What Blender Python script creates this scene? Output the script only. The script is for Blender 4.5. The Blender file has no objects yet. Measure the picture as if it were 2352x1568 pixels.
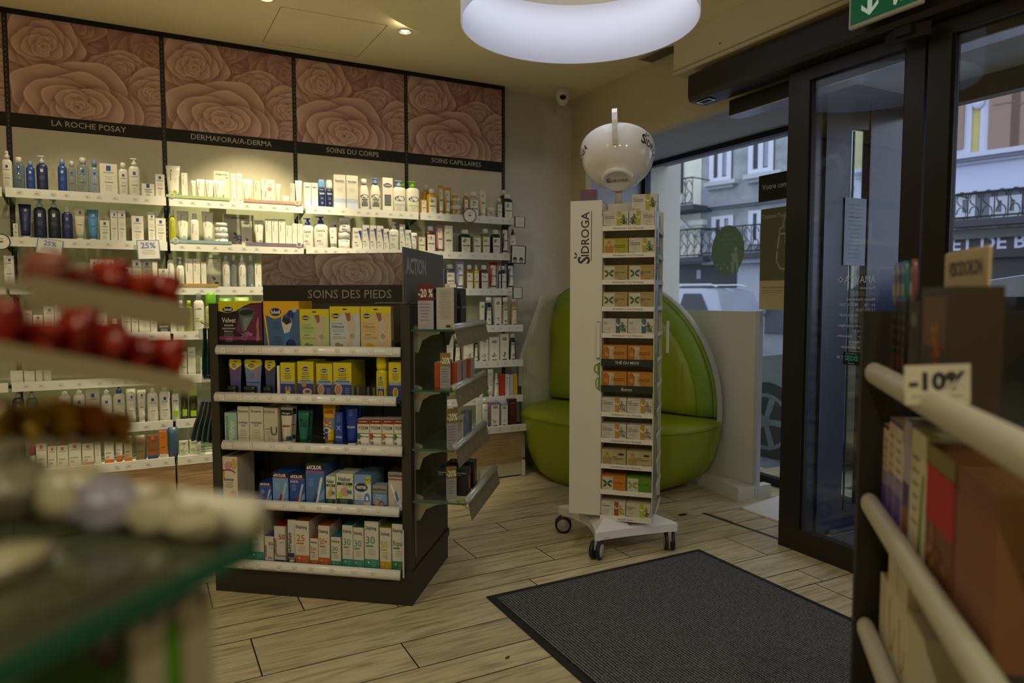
import bpy, math, random
import numpy as np
from math import sin, cos, pi, radians, atan, sqrt
from mathutils import Vector, Matrix
random.seed(7)
SC=bpy.context.scene; COL=SC.collection
# ---------------------------------------------------------------- camera
F=1600.0; CX=1176.0; CY=784.0; EYE=np.array([0,0,1.3]); YAW=radians(27.7); PIT=atan(99/1600)
cd=bpy.data.cameras.new('camera'); cam=bpy.data.objects.new('camera',cd); COL.objects.link(cam); SC.camera=cam
cam.location=(0,0,1.3); cam.rotation_euler=(pi/2-PIT,0,-YAW); cd.sensor_width=36; cd.lens=F/2352*36
cd.clip_start=.02; cd.clip_end=200
cd.dof.use_dof=True; cd.dof.focus_distance=3.3; cd.dof.aperture_fstop=2.6
# ---------------------------------------------------------------- world and light
SC.view_settings.view_transform='Standard'; SC.view_settings.look='None'; SC.view_settings.gamma=1; SC.view_settings.exposure=0.55
try: SC.view_settings.use_curve_mapping=False
except Exception: pass
W=bpy.data.worlds.new('overcast_sky'); SC.world=W; W.use_nodes=True
bg=W.node_tree.nodes['Background']; bg.inputs[0].default_value=(.74,.80,1.0,1); bg.inputs[1].default_value=1.25
WARM=(1.0,.84,.50)
NEUT=(1.0,.90,.66)
def spot(loc,to,power,ang,blend=.25,col=WARM,size=.03):
    l=bpy.data.lights.new('downlight_or_fill_beam','SPOT'); l.energy=power; l.spot_size=radians(ang); l.spot_blend=blend; l.color=col; l.shadow_soft_size=size
    o=bpy.data.objects.new('downlight_or_fill_beam',l); COL.objects.link(o); o.location=loc
    o.rotation_euler=(Vector(to)-Vector(loc)).to_track_quat('-Z','Y').to_euler(); return o
def area(loc,to,power,sx,sy,col):
    l=bpy.data.lights.new('lamp_panel','AREA'); l.energy=power; l.shape='RECTANGLE'; l.size=sx; l.size_y=sy; l.color=col
    o=bpy.data.objects.new('lamp_panel',l); COL.objects.link(o); o.location=loc
    o.rotation_euler=(Vector(to)-Vector(loc)).to_track_quat('-Z','Y').to_euler(); return o
DOWN_FILL=[ # (position in the ceiling, aim, watts, cone, blend)
 ((.62,4.03,2.90),(.62,4.78,.95),112,62,.6),
 ((1.38,4.015,2.86),(1.30,4.75,.95),68,62,.6),
 ((-.30,4.03,2.90),(-.35,4.7,.9),24,62,.6),
 ((2.20,3.95,2.90),(2.15,4.7,.9),34,62,.6),
 ((2.10,3.95,2.90),(2.0,3.45,0),230,58,.2),
 ((-.9,1.6,2.90),(.3,3.1,.4),36,100,.8,NEUT),  # this and the next three: unseen fill spots added to brighten the foreground
 ((.3,-.4,2.90),(.9,2.2,.2),24,110,.8,NEUT),
 ((-1.2,-.6,2.90),(-.6,1.2,.6),45,120,.8,NEUT),
 ((1.6,-1.0,2.90),(2.2,1.2,.6),28,120,.8,NEUT),
 ((-1.8,2.8,2.90),(-1.8,2.9,0),150,70,.5,NEUT),  # from here on: unseen spots added so the floor bounces ambient light
 ((-1.6,.6,2.90),(-1.6,.6,0),150,80,.5,NEUT),
 ((-1.2,-2.0,2.90),(-1.2,-2.0,0),170,80,.5,NEUT),
 ((1.2,-2.4,2.90),(1.2,-2.4,0),170,80,.5,NEUT),
]
for d in DOWN_FILL: spot(*d)
# ---------------------------------------------------------------- viewing maths used to lay things out on their real planes
_f=np.array([sin(YAW)*cos(PIT),cos(YAW)*cos(PIT),-sin(PIT)]); _r=np.array([cos(YAW),-sin(YAW),0]); _u=np.cross(_r,_f)
def ray(x,y): return _f+_r*((x-CX)/F)-_u*((y-CY)/F)
def on(x,y,n,d):
    r=ray(x,y); n=np.array(n,float); return EYE+r*((d-n@EYE)/(n@r))
def onY(x,y,Y): return on(x,y,(0,1,0),Y)
def onX(x,y,X): return on(x,y,(1,0,0),X)
def onZ(x,y,Z=0): return on(x,y,(0,0,1),Z)
def atd(x,y,D): return EYE+ray(x,y)*D
# ---------------------------------------------------------------- materials
def lin(c): c/=255; return c/12.92 if c<=.04045 else ((c+.055)/1.055)**2.4
def rgb(h): return (lin(int(h[0:2],16)),lin(int(h[2:4],16)),lin(int(h[4:6],16)),1)
MC={}
def M(h,rough=.5,metal=0,key='',**kw):
    k=(h,rough,metal,key)
    if k in MC: return MC[k]
    m=bpy.data.materials.new('paint_'+h); m.use_nodes=True; b=m.node_tree.nodes['Principled BSDF']
    b.inputs['Base Color'].default_value=rgb(h); b.inputs['Roughness'].default_value=rough; b.inputs['Metallic'].default_value=metal
    for a,v in kw.items(): b.inputs[a.replace('_',' ')].default_value=v
    MC[k]=m; return m
def emi(h,s,key='e'):
    k=(h,s,key)
    if k in MC: return MC[k]
    m=M(h,.5,0,'em%g'%s); b=m.node_tree.nodes['Principled BSDF']; b.inputs['Emission Color'].default_value=rgb(h); b.inputs['Emission Strength'].default_value=s
    MC[k]=m; return m
def clear(name,tint,amt,rough=.02,ior=1.45):
    if name in MC: return MC[name]
    m=bpy.data.materials.new(name); m.use_nodes=True; nt=m.node_tree; nt.nodes.clear()
    o=nt.nodes.new('ShaderNodeOutputMaterial'); mx=nt.nodes.new('ShaderNodeMixShader'); t=nt.nodes.new('ShaderNodeBsdfTransparent'); g=nt.nodes.new('ShaderNodeBsdfGlossy')
    lw=nt.nodes.new('ShaderNodeLayerWeight'); pw=nt.nodes.new('ShaderNodeMath'); pw.operation='POWER'; pw.inputs[1].default_value=5; fr=nt.nodes.new('ShaderNodeMath'); fr.operation='MULTIPLY_ADD'; fr.inputs[1].default_value=.93; fr.inputs[2].default_value=.045
    nt.links.new(lw.outputs['Facing'],pw.inputs[0]); nt.links.new(pw.outputs[0],fr.inputs[0]); g.inputs['Roughness'].default_value=rough; t.inputs[0].default_value=rgb(tint)
    if amt>0:
        d=nt.nodes.new('ShaderNodeBsdfDiffuse'); d.inputs[0].default_value=rgb(tint); m2=nt.nodes.new('ShaderNodeMixShader'); m2.inputs[0].default_value=amt
        nt.links.new(t.outputs[0],m2.inputs[1]); nt.links.new(d.outputs[0],m2.inputs[2]); nt.links.new(m2.outputs[0],mx.inputs[1])
    else: nt.links.new(t.outputs[0],mx.inputs[1])
    nt.links.new(fr.outputs[0],mx.inputs[0]); nt.links.new(g.outputs[0],mx.inputs[2]); nt.links.new(mx.outputs[0],o.inputs[0])
    MC[name]=m; return m
def noisy(name,c1,c2,scale,rough=.6,stretch=(1,1,1),bump=0,detail=4,metal=0,lo=.35,hi=.65,attr=None):
    if name in MC: return MC[name]
    m=bpy.data.materials.new(name); m.use_nodes=True; nt=m.node_tree; b=nt.nodes['Principled BSDF']; b.inputs['Roughness'].default_value=rough; b.inputs['Metallic'].default_value=metal
    tc=nt.nodes.new('ShaderNodeTexCoord'); mp=nt.nodes.new('ShaderNodeMapping'); mp.inputs['Scale'].default_value=stretch
    n=nt.nodes.new('ShaderNodeTexNoise'); n.inputs['Scale'].default_value=scale; n.inputs['Detail'].default_value=detail
    r=nt.nodes.new('ShaderNodeValToRGB'); r.color_ramp.elements[0].position=lo; r.color_ramp.elements[1].position=hi
    r.color_ramp.elements[0].color=rgb(c1); r.color_ramp.elements[1].color=rgb(c2)
    L=nt.links.new; L(tc.outputs['Object'],mp.inputs[0])
    src=mp.outputs[0]
    if attr:
        a=nt.nodes.new('ShaderNodeAttribute'); a.attribute_name=attr
        ad=nt.nodes.new('ShaderNodeVectorMath'); ad.operation='MULTIPLY_ADD'; ad.inputs[1].default_value=(37,23,11); L(a.outputs['Color'],ad.inputs[0]); L(src,ad.inputs[2]); src=ad.outputs[0]
        hs=nt.nodes.new('ShaderNodeHueSaturation'); mr=nt.nodes.new('ShaderNodeMapRange'); mr.inputs['To Min'].default_value=.78; mr.inputs['To Max'].default_value=1.12
        L(a.outputs['Fac'],mr.inputs[0]); L(mr.outputs[0],hs.inputs['Value']); L(r.outputs[0],hs.inputs['Color']); L(hs.outputs[0],b.inputs['Base Color'])
    else: L(r.outputs[0],b.inputs['Base Color'])
    L(src,n.inputs['Vector']); L(n.outputs[0],r.inputs[0])
    if bump:
        bp=nt.nodes.new('ShaderNodeBump'); bp.inputs['Strength'].default_value=bump; bp.inputs['Distance'].default_value=.002; L(n.outputs[0],bp.inputs['Height']); L(bp.outputs[0],b.inputs['Normal'])
    MC[name]=m; return m
def colattr(name,rough=.5):
    if name in MC: return MC[name]
    m=bpy.data.materials.new(name); m.use_nodes=True; nt=m.node_tree; b=nt.nodes['Principled BSDF']; b.inputs['Roughness'].default_value=rough
    a=nt.nodes.new('ShaderNodeAttribute'); a.attribute_name='Col'; nt.links.new(a.outputs['Color'],b.inputs['Base Color']); MC[name]=m; return m
WALL=noisy('wall_plaster','cfc8b8','d6cfc0',60,.8,bump=.15)
BEIGE=noisy('beige_plaster','d0c4a2','d6caa8',60,.8,bump=.15)
CEIL=noisy('ceiling_plaster','eee2be','f2e6c4',50,.85)
BPAN=noisy('back_panel_laminate','d2cbb4','d6cfb9',20,.35)
WOODF=noisy('floor_plank','877a5e','cfc19b',5,.40,(1.0,11,1),.08,6,lo=.22,hi=.56,attr='Col')
WOODD=noisy('drawer_oak','8d7250','b79a70',4,.5,(1.2,30,30),.1,8)
MAT=noisy('mat_ribbed','17171a','2b2b2e',90,.95,(1,1,1),.8,2)
ASPH=noisy('asphalt','54565e','74767e',14,.9,bump=.5)
STONE=noisy('grey_stone_facade','868b90','9da2a6',2.0,.9)
CREAM=noisy('cream_facade','cfcdbc','dcdac8',1.5,.9)
DGREY='211f1c'
METD=M('23201b',.45,.2); METP=M('2b2822',.4,.3)
WHITE=M('e6e2d8',.4); WHG=M('e9e6de',.22,Coat_Weight=.3) if False else M('e6e3dc',.2)
RAIL=M('e4e4e0',.22); CHROME=M('d8d8d8',.12,1); STEEL=M('9a9a9a',.3,.9)
GLASS=clear('pane_glass','f4f8f8',0,.0,1.45); SHG=clear('shelf_glass','e6efe6',.04,.05,1.45); GEDGE=M('1e5a42',.15)
ACRY=clear('acrylic','e8ece8',.08,.05,1.45); BLK=M('0d0c0b',.6); LG=clear('bottle_clear','c9d2d4',.25,.05,1.5)
# ---------------------------------------------------------------- mesh collector
GC={}
def glyph(s,bold=0):
    k=(s,bold)
    if k in GC: return GC[k]
    cu=bpy.data.curves.new('lettering','FONT'); cu.body=s; cu.size=1; cu.resolution_u=2; cu.offset=bold; cu.fill_mode='FRONT'
    o=bpy.data.objects.new('lettering',cu); COL.objects.link(o); dg=bpy.context.evaluated_depsgraph_get(); me=bpy.data.meshes.new_from_object(o.evaluated_get(dg))
    vs=[(v.co.x,v.co.y) for v in me.vertices]; fs=[tuple(p.vertices) for p in me.polygons]
    bpy.data.objects.remove(o); bpy.data.curves.remove(cu); bpy.data.meshes.remove(me)
    x0=min([v[0] for v in vs] or [0]); x1=max([v[0] for v in vs] or [1])
    vs=[((x-x0)/.73,y/.73) for x,y in vs]; GC[k]=(vs,fs,(x1-x0)/.73); return GC[k]
class MB:
    def __init__(s): s.v=[];s.f=[];s.m=[];s.s=[];s.mats=[]
    def mi(s,m):
        if isinstance(m,str): m=M(m)
        if m not in s.mats: s.mats.append(m)
        return s.mats.index(m)
    def add(s,vs,fs,m,smooth=False):
        b=len(s.v); i=s.mi(m); s.v+= [tuple(float(c) for c in v) for v in vs]
        for f in fs: s.f.append(tuple(b+k for k in f)); s.m.append(i); s.s.append(smooth)
        return s
    def box(s,x0,x1,y0,y1,z0,z1,m,R=None,o=(0,0,0)):
        vs=[(x,y,z) for x in(x0,x1) for y in(y0,y1) for z in(z0,z1)]
        if R is not None: vs=[tuple(np.array(o)+R@np.array(v)) for v in vs]
        return s.add(vs,[(0,1,3,2),(4,6,7,5),(0,4,5,1),(2,3,7,6),(0,2,6,4),(1,5,7,3)],m)
    def cham(s,x0,x1,y0,y1,z0,z1,b,m):
        # box with chamfered edges
        cx,cy,cz=(x0+x1)/2,(y0+y1)/2,(z0+z1)/2
        P=[(x0+b,y0),(x1-b,y0),(x1,y0+b),(x1,y1-b),(x1-b,y1),(x0+b,y1),(x0,y1-b),(x0,y0+b)]
        def q(p,k): return (cx+(p[0]-cx)*(1-k*b/max(x1-cx,1e-6)),cy+(p[1]-cy)*(1-k*b/max(y1-cy,1e-6)))
        rings=[[q(p,1)+(z0,) for p in P],[p+(z0+b,) for p in P],[p+(z1-b,) for p in P],[q(p,1)+(z1,) for p in P]]
        return s.loft(rings,m,True,True,False)
    def loft(s,rings,m,cap0=True,cap1=True,smooth=True,closed=True):
        n=len(rings[0]); vs=[p for r in rings for p in r]; fs=[]
        for i in range(len(rings)-1):
            for j in range(n if closed else n-1):
                k=(j+1)%n; fs.append((i*n+j,i*n+k,(i+1)*n+k,(i+1)*n+j))
        if cap0: fs.append(tuple(range(n))[::-1])
        if cap1: fs.append(tuple((len(rings)-1)*n+j for j in range(n)))
        return s.add(vs,fs,m,smooth)
    def prism(s,poly,a,b,axis,m,smooth=False):
        def P(p,t): return (p[0],p[1],t) if axis=='z' else ((p[0],t,p[1]) if axis=='y' else (t,p[0],p[1]))
        return s.loft([[P(p,a) for p in poly],[P(p,b) for p in poly]],m,True,True,smooth)
    def lathe(s,prof,m,seg=20,ex=1,ey=1,n=2,c=(0,0,0),cap=True,smooth=True):
        rings=[]
        for r,z in prof:
            rg=[]
            for i in range(seg):
                a=2*pi*(i+.5)/seg; ca,sa=cos(a),sin(a); k=(abs(ca)**n+abs(sa)**n)**(-1/n)
                rg.append((c[0]+r*ex*k*ca,c[1]+r*ey*k*sa,c[2]+z))
            rings.append(rg)
        return s.loft(rings,m,cap,cap,smooth)
    def tube(s,pts,r,m,seg=8,cap=True):
        pts=[Vector(p) for p in pts]; rings=[]; up=Vector((0,0,1))
        for i,p in enumerate(pts):
            t=(pts[min(i+1,len(pts)-1)]-pts[max(i-1,0)]).normalized()
            a=t.cross(up); a=a.normalized() if a.length>1e-3 else Vector((1,0,0)); b=a.cross(t).normalized()
            rr=r[i] if isinstance(r,(list,tuple)) else r
            rings.append([tuple(p+a*cos(2*pi*k/seg)*rr+b*sin(2*pi*k/seg)*rr) for k in range(seg)])
        return s.loft(rings,m,cap,cap,True)
    def ball(s,c,r,m,sc=(1,1,1),seg=12):
        prof=[(r*sin(pi*i/8) if 0<i<8 else r*.02,-r*cos(pi*i/8)*sc[2]) for i in range(9)]
        return s.lathe(prof,m,seg,sc[0],sc[1],2,c)
    # flat drawing on a mapped surface fm(x,z,layer)
    def R(s,fm,x0,z0,x1,z1,m,l=1,n=4):
        vs=[];fs=[]
        for i in range(n+1):
            x=x0+(x1-x0)*i/n; vs+= [fm(x,z0,l),fm(x,z1,l)]
        for i in range(n): fs.append((2*i,2*i+2,2*i+3,2*i+1))
        return s.add(vs,fs,m)
    def P(s,fm,pts,m,l=1): return s.add([fm(x,z,l) for x,z in pts],[tuple(range(len(pts)))],m)
    def E(s,fm,x,z,a,b,m,l=1,n=14,rot=0):
        return s.P(fm,[(x+a*cos(t)*cos(rot)-b*sin(t)*sin(rot),z+a*cos(t)*sin(rot)+b*sin(t)*cos(rot)) for t in [2*pi*k/n for k in range(n)]],m,l)
    def ring(s,fm,x,z,a,b,w,m,l=1,n=20,t0=0,t1=2*pi):
        vs=[];fs=[]
        for k in range(n+1):
            t=t0+(t1-t0)*k/n; vs+=[fm(x+a*cos(t),z+b*sin(t),l),fm(x+(a-w)*cos(t),z+(b-w)*sin(t),l)]
        for k in range(n): fs.append((2*k,2*k+2,2*k+3,2*k+1))
        return s.add(vs,fs,m)
    def T(s,fm,t,x,z,h,m,l=2,al='c',bold=0,rot=0,wmax=None,mir=False,sq=1):
        vs,fs,w=glyph(t,bold); k=h*sq
        if wmax and w*k>wmax: k=wmax/w
        ox={'c':-w*k/2,'l':0,'r':-w*k}[al]; out=[]
        for a,b in vs:
            p=ox+a*k; q=b*h
            if mir: p=-p
            if rot==90: p,q=-q,p
            elif rot==-90: p,q=q,-p
            out.append(fm(x+p,z+q,l))
        return s.add(out,fs,m)
    def LN(s,fm,x0,x1,z,step,n,m,l=2,th=.0012,seed=0):
        rr=random.Random(seed+n)
        for i in range(n):
            k=.55+.45*rr.random(); c=(x0+x1)/2; w=(x1-x0)/2*k; s.R(fm,c-w,z-i*step-th,c+w,z-i*step,m,l,1)
    def BL(s,fm,x,z,r,cols,n=9,l=2,seed=1):
        rr=random.Random(seed)
        for i in range(n):
            a=rr.random()*6.28; d=r*rr.random()**.6; q=r*(.2+.28*rr.random()); s.E(fm,x+d*cos(a),z+d*sin(a),q,q*.45,cols[i%len(cols)],l+i*.08,8,rr.random()*3)
    def build(s,name,parent=None,loc=None,rz=0,mat4=None):
        me=bpy.data.meshes.new(name); me.from_pydata(s.v,[],s.f)
        for m in s.mats: me.materials.append(m)
        me.polygons.foreach_set('material_index',s.m); me.polygons.foreach_set('use_smooth',s.s)
        import bmesh
        if len(s.f)<60000:
            me.validate(verbose=False)
        me.update()
        o=bpy.data.objects.new(name,me); COL.objects.link(o)
        if parent is not None: o.parent=parent
        if loc is not None: o.location=loc
        o.rotation_euler.z=rz; return o
def tag(o,label=None,cat=None,group=None,kind=None):
    if label: o['label']=label
    if cat: o['category']=cat
    if group: o['group']=group
    if kind: o['kind']=kind
    return o
def thing(name,label,cat,loc=(0,0,0),rz=0,group=None):
    o=bpy.data.objects.new(name,None); COL.objects.link(o); o.location=loc; o.rotation_euler.z=rz; o.empty_display_size=.05
    return tag(o,label,cat,group)
def struct(name,mb,label=None):
    o=mb.build(name); o['kind']='structure'
    if label: o['label']=label
    return o
def frame(ox,oy,ang):
    # local frame: u to the right, v away from the viewer, turned clockwise by ang
    u=np.array([cos(ang),-sin(ang),0]); v=np.array([sin(ang),cos(ang),0]); o=np.array([ox,oy,0.]); return u,v,o
def flat(y=0,e=.0004): return lambda x,z,l: (x,y-e*l,z)
# ================================================================ the shop shell
CZ=2.915; XW=3.13; XO=3.85; YB=4.92; YC=4.70
rng=np.random.RandomState(3)
def make_floor():
    vs=[];fs=[];cols=[]; per=[.30,.15,.20]; y=1.81-.65*8; k=0; g=.0026
    known={(1.81,):2.67,(2.26,):.817,(2.46,):.319,(2.91,):1.77,(3.11,):1.432,(3.41,):1.765}
    while y<5.4:
        w=per[k%3]; off=rng.rand()*1.22
        for kk,xx in known.items():
            if abs(kk[0]-y)<.02: off=xx
        x=off-1.22*math.ceil((off+4.2)/1.22)
        while x<4.0:
            b=len(vs); vs+=[(x+g,y+g,0),(x+1.22-g,y+g,0),(x+1.22-g,y+w-g,0),(x+g,y+w-g,0)]; fs.append((b,b+1,b+2,b+3)); c=rng.rand(3); cols+=[tuple(c)+(1,)]*4; x+=1.22
        y+=w; k+=1
    b=len(vs); vs+=[(-4.2,-4.2,-.003),(4.0,-4.2,-.003),(4.0,5.6,-.003),(-4.2,5.6,-.003),(-4.2,-4.2,-.12),(4.0,-4.2,-.12),(4.0,5.6,-.12),(-4.2,5.6,-.12)]
    cols+=[(0,0,0,1)]*8; q=[(b,b+1,b+2,b+3),(b+4,b+7,b+6,b+5),(b,b+4,b+5,b+1),(b+1,b+5,b+6,b+2),(b+2,b+6,b+7,b+3),(b+3,b+7,b+4,b)]
    me=bpy.data.meshes.new('floor'); me.from_pydata(vs,[],fs+q); me.materials.append(WOODF); me.materials.append(M('1e1a14',.9))
    me.polygons.foreach_set('material_index',[0]*len(fs)+[1]*6)
    a=me.color_attributes.new('Col','FLOAT_COLOR','POINT'); a.data.foreach_set('color',[c for v in cols for c in v]); me.update()
    o=bpy.data.objects.new('floor',me); COL.objects.link(o); o['kind']='structure'
make_floor()
m=MB(); m.box(-4.2,XW+.1,-4.2,YB+.1,CZ,CZ+.12,CEIL)
hp=[(.700,4.719),(.711,4.112),(1.316,4.094),(1.305,4.706)]
for i in range(4):
    a=np.array(hp[i]);b=np.array(hp[(i+1)%4]); d=(b-a)/np.linalg.norm(b-a); n=np.array([-d[1],d[0]])*.0018
    m.add([tuple(p)+(CZ-.0006,) for p in (a-n,b-n,b+n,a+n)],[(0,1,2,3)],M('5a5544',.9))
struct('ceiling',m)
m=MB(); m.box(-4.2,XO+.45,YB,YB+.1,-.02,CZ,WALL); struct('wall_back',m)
# window wall: beige above the opening, a short grey return beside it
m=MB(); m.box(XW,XW+.08,-4.2,YB,2.45,CZ,BEIGE); m.box(XW,XW+.06,YC,YB,0,2.45,BEIGE)
m.box(XW+.08,XO+.02,-4.2,YB,2.45,2.53,M('aeb2b8',.8)); struct('wall_window',m)
m=MB(); m.prism([(XW+.061,YC),(XO,4.88),(XO,YB),(XW+.061,YB)],0,2.45,'z',M('aeb2b8',.8)); struct('wall_niche',m)
m=MB(); m.box(XO,XO+.3,-4.2,YB+.1,2.47,3.4,M('8e929a',.9)); m.box(XO,XO+.4,4.93,YB+.8,-.1,2.47,M('9196a0',.9)); struct('wall_exterior',m)
m=MB(); m.box(-4.3,-4.2,-4.2,YB,0,CZ,WALL); struct('wall_left',m)
m=MB(); m.box(-4.2,XW+.1,-4.3,-4.2,0,CZ,WALL); struct('wall_rear',m)
m=MB(); m.box(XW,XW+.08,-4.2,.9,0,2.45,WALL); struct('wall_entrance',m)
# dark strip painting the shade of the gap above the rose panels
m=MB(); m.box(-4.2,2.475,4.83,YB-.001,2.895,CZ-.001,M('14120d',.9)); struct('gap_shade',m)
# big window
m=MB(); fr=M('1b1c22',.4,.3)
for a in [(XO-.03,XO+.03,2.60,4.88,2.412,2.45),(XO-.03,XO+.03,2.60,4.88,0,.055),(XO-.03,XO+.03,4.82,4.88,.055,2.412),(XO-.03,XO+.03,2.60,2.65,.055,2.412)]: m.box(*a,fr)
w1=struct('window_1',m); g=MB().box(XO-.004,XO+.004,2.65,4.82,.055,2.412,GLASS).build('pane',w1); g['kind']='structure'
# vestibule side screen along X and its blue film
m=MB(); BLU=M('1a1f34',.3); BLF=M('222b4a',.25)
for a in [(2.99,3.30,2.0,2.40),(2.99,3.40,.03,.12),(3.55,3.87,.10,.30)]: pass
m.box(2.99,3.14,2.52,2.58,0,2.40,BLU); m.box(3.20,3.40,2.53,2.57,0,2.40,M('232838',.4)); m.box(3.545,3.87,2.53,2.57,0.0,2.40,BLF); m.box(3.40,3.545,2.53,2.57,0,.14,BLU); m.box(3.40,3.545,2.53,2.57,2.22,2.40,BLU); m.box(2.99,3.87,2.515,2.585,2.40,2.45,fr)
m.box(3.28,3.84,2.50,2.515,.0,.03,CHROME); m.box(3.14,3.20,2.545,2.555,0,2.40,M('15161c',.4))
m.box(3.548,3.556,2.524,2.53,.12,2.36,METD); m.box(3.41,3.42,2.524,2.53,.12,2.2,fr)
w2=struct('window_2',m); g=MB().box(3.40,3.545,2.546,2.554,.14,2.22,GLASS).build('pane',w2); g['kind']='structure'
MB().box(3.0,3.84,-.6,2.49,.0003,.006,noisy('coarse_mat','26262a','4a4a4e',220,.95,bump=.5)).build('vestibule_mat'); tag(bpy.data.objects['vestibule_mat'],'grey coarse mat on the floor between the glass doors','mat')
# outside entrance head
m=MB(); m.box(XO-.02,XO+.05,-1.0,2.52,2.33,2.47,M('3c3e42',.5)); struct('trim_2',m)
m=MB(); m.box(3.0,XO,-1.,2.5,2.44,2.449,M('a3a8b2',.7)); struct('trim_3',m)
# ================================================================ automatic sliding door
def leaf(num,y0,y1,post0,post1):
    m=MB(); X0,X1=2.93,2.985
    m.box(X0,X1,y1-post1,y1,0,2.435,METP); m.box(X0,X1,y0,y0+post0,0,2.435,METP)
    m.box(X0,X1,y0+post0,y1-post1,0,.115,METP); m.box(X0,X1,y0+post0,y1-post1,2.375,2.435,METP)
    for a,b in ((y1-post1-.012,y1-post1),(y0+post0,y0+post0+.012)): m.box(X0+.012,X1-.012,a,b,.115,2.375,BLK)
    d=struct('door_%d'%num,m); g=MB(); g.box(2.952,2.960,y0+post0+.012,y1-post1-.012,.115,2.375,GLASS); g=g.build('pane',d); g['kind']='structure'; return d
d1=leaf(1,1.845,2.548,.085,.125); d2=leaf(2,.70,1.832,.09,.095)
# lettering on the outside of the left leaf: seen mirrored from indoors
m=MB(); fm=lambda y,z,l:(2.951-.0003*l,y,z); tw=M('c9cdd6',.6); y0=2.052
def mt(t,z,h,y=y0,al='l',wm=None):
    m.T(lambda x,zz,l: fm(y+(x if True else 0),zz,l),t,0,z,h,tw,al=al,wmax=wm)
mt('AMAVITA',1.372,.036,wm=.16); mt('Pharmacie',1.343,.014); m.R(fm,2.222,1.385,2.247,1.394,tw,1,1); m.R(fm,2.230,1.377,2.239,1.402,tw,1,1)
for t,z in (("Heures d'ouverture",1.290),('Lu - Ve      08.00 à 12.00',1.265),('                 13.30 à 18.30',1.240),('Sa             08.00 à 16.00',1.215),('Pharmacie Amavita Alpha',1.165),('GaleniCare SA',1.142),('Pharmacien      responsable',1.116),('Julien Stil-Baudry',1.090),('Docteur en pharmacie',1.064),('Téléphone: 058 878 31 30',1.012)): mt(t,z,.0135,wm=.19)
m.R(fm,2.06,1.05,2.16,1.0515,tw,1,1)
m.build('lettering',d1)
m=MB(); m.box(2.949,2.9515,2.117,2.207,.985,1.046,BLK); f2=lambda y,z,l:(2.949-.0003*l,y,z)
m.T(lambda x,z,l:f2(2.162-x,z,l),'SEDIS',0,1.006,.024,'2fb3ad',bold=.02,wmax=.07); m.T(lambda x,z,l:f2(2.162-x,z,l),'Site surveillé par',0,1.036,.007,tw,wmax=.06); m.T(lambda x,z,l:f2(2.162-x,z,l),'Sécurité',0,.990,.007,tw)
tag(m.build('alarm_sticker'),'small black security sticker in the middle of the left door leaf glass','sticker')
# paper notice on the side screen
m=MB(); m.box(3.352,3.53,2.5235,2.5245,1.48,1.845,'7d8494'); ff=flat(2.5235)
m.LN(ff,3.37,3.50,1.81,.022,14,M('5b6270'),2,.004,3); m.R(ff,3.37,1.74,3.50,1.742,'8a4040',2,1)
tag(m.build('paper_notice'),'white printed paper notice stuck on the vestibule screen behind the door glass','notice')
t=MB().prism([(3.43,1.02),(3.47,1.03),(3.52,1.015),(3.515,.78),(3.52,.60),(3.47,.50),(3.44,.80)],2.62,2.63,'y',M('7fa032',.6)).build('lime_strip'); tag(t,'lime green strip seen low through the side screen behind the door glass','cloth')  # flat lime strip standing behind the glass slot of the screen
# drive beam above the doors, with the grey rounded cover, sensor and second rail
t=thing('door_operator','long dark brown automatic door operator beam above the glass door leaves','door operator')
prof=[(2.85,2.60),(2.842,2.585),(2.842,2.47),(2.855,2.445),(2.92,2.44),(2.98,2.44),(2.98,2.60)]
MB().prism(prof,-.6,3.20,'y',METP).build('cover',t)
MB().box(2.875,2.93,3.06,3.17,2.436,2.4395,CHROME).box(2.885,2.92,3.08,3.15,2.434,2.436,BLK).build('sensor',t)
MB().box(3.02,3.10,-.6,3.05,2.35,2.44,METD).box(3.01,3.11,-.6,3.05,2.345,2.35,M('b8c0d4',.25,.4)).build('guide_rail',t)
MB().prism([(2.84,1.83),(2.86,1.78),(2.86,1.98),(2.84,1.93)],2.375,2.43,'z',BLK).box(2.825,2.84,1.845,1.92,2.395,2.43,BLK).build('motion_sensor',t)
m=MB(); m.cham(2.85,XW-.001,-4.0,3.345,2.635,CZ-.001,.006,M('cdbf98',.5)); m.box(2.845,2.85,-4.0,3.34,2.655,2.662,M('a39878',.6))
for y in (2.95,2.3): m.box(2.844,2.849,y,y+.008,2.70,2.708,M('5a5240'))
tag(m.build('ventilation_duct'),'long cream boxed duct under the ceiling above the door beam','duct')
# exit sign
t=thing('exit_sign','green emergency exit sign with a white downward arrow over the door','sign',(2.78,1.93,2.475))
MB().cham(-.012,.012,-.165,.165,0,.30,.004,M('c9ccc4',.3)).build('housing',t)
m=MB(); fe=lambda y,z,l:(-.0125-.0004*l,-y,z); GR=emi('0b6a44',.12); WH=emi('cfe4d6',.18)
m.R(fe,-.152,.014,.152,.29,GR,1); a=-.062
m.P(fe,[(a-.040,.064),(a,.030),(a+.040,.064),(a+.040,.086),(a+.011,.058),(a+.011,.27),(a-.011,.27),(a-.011,.058),(a-.040,.086)],WH,2)
b=.075
m.P(fe,[(b-.030,.034),(b-.018,.030),(b-.004,.062),(b+.004,.10),(b+.012,.20),(b-.022,.20),(b-.030,.12)],WH,2); m.P(fe,[(b+.0,.040),(b+.022,.036),(b+.058,.052),(b+.050,.062),(b+.028,.058),(b+.016,.12),(b+.004,.10),(b-.002,.062)],WH,2.2); m.E(fe,b+.01,.235,.02,.02,WH,2); m.P(fe,[(b-.055,.16),(b-.022,.20),(b-.022,.18),(b-.045,.14)],WH,2.5); m.build('pictogram',t)
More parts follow.
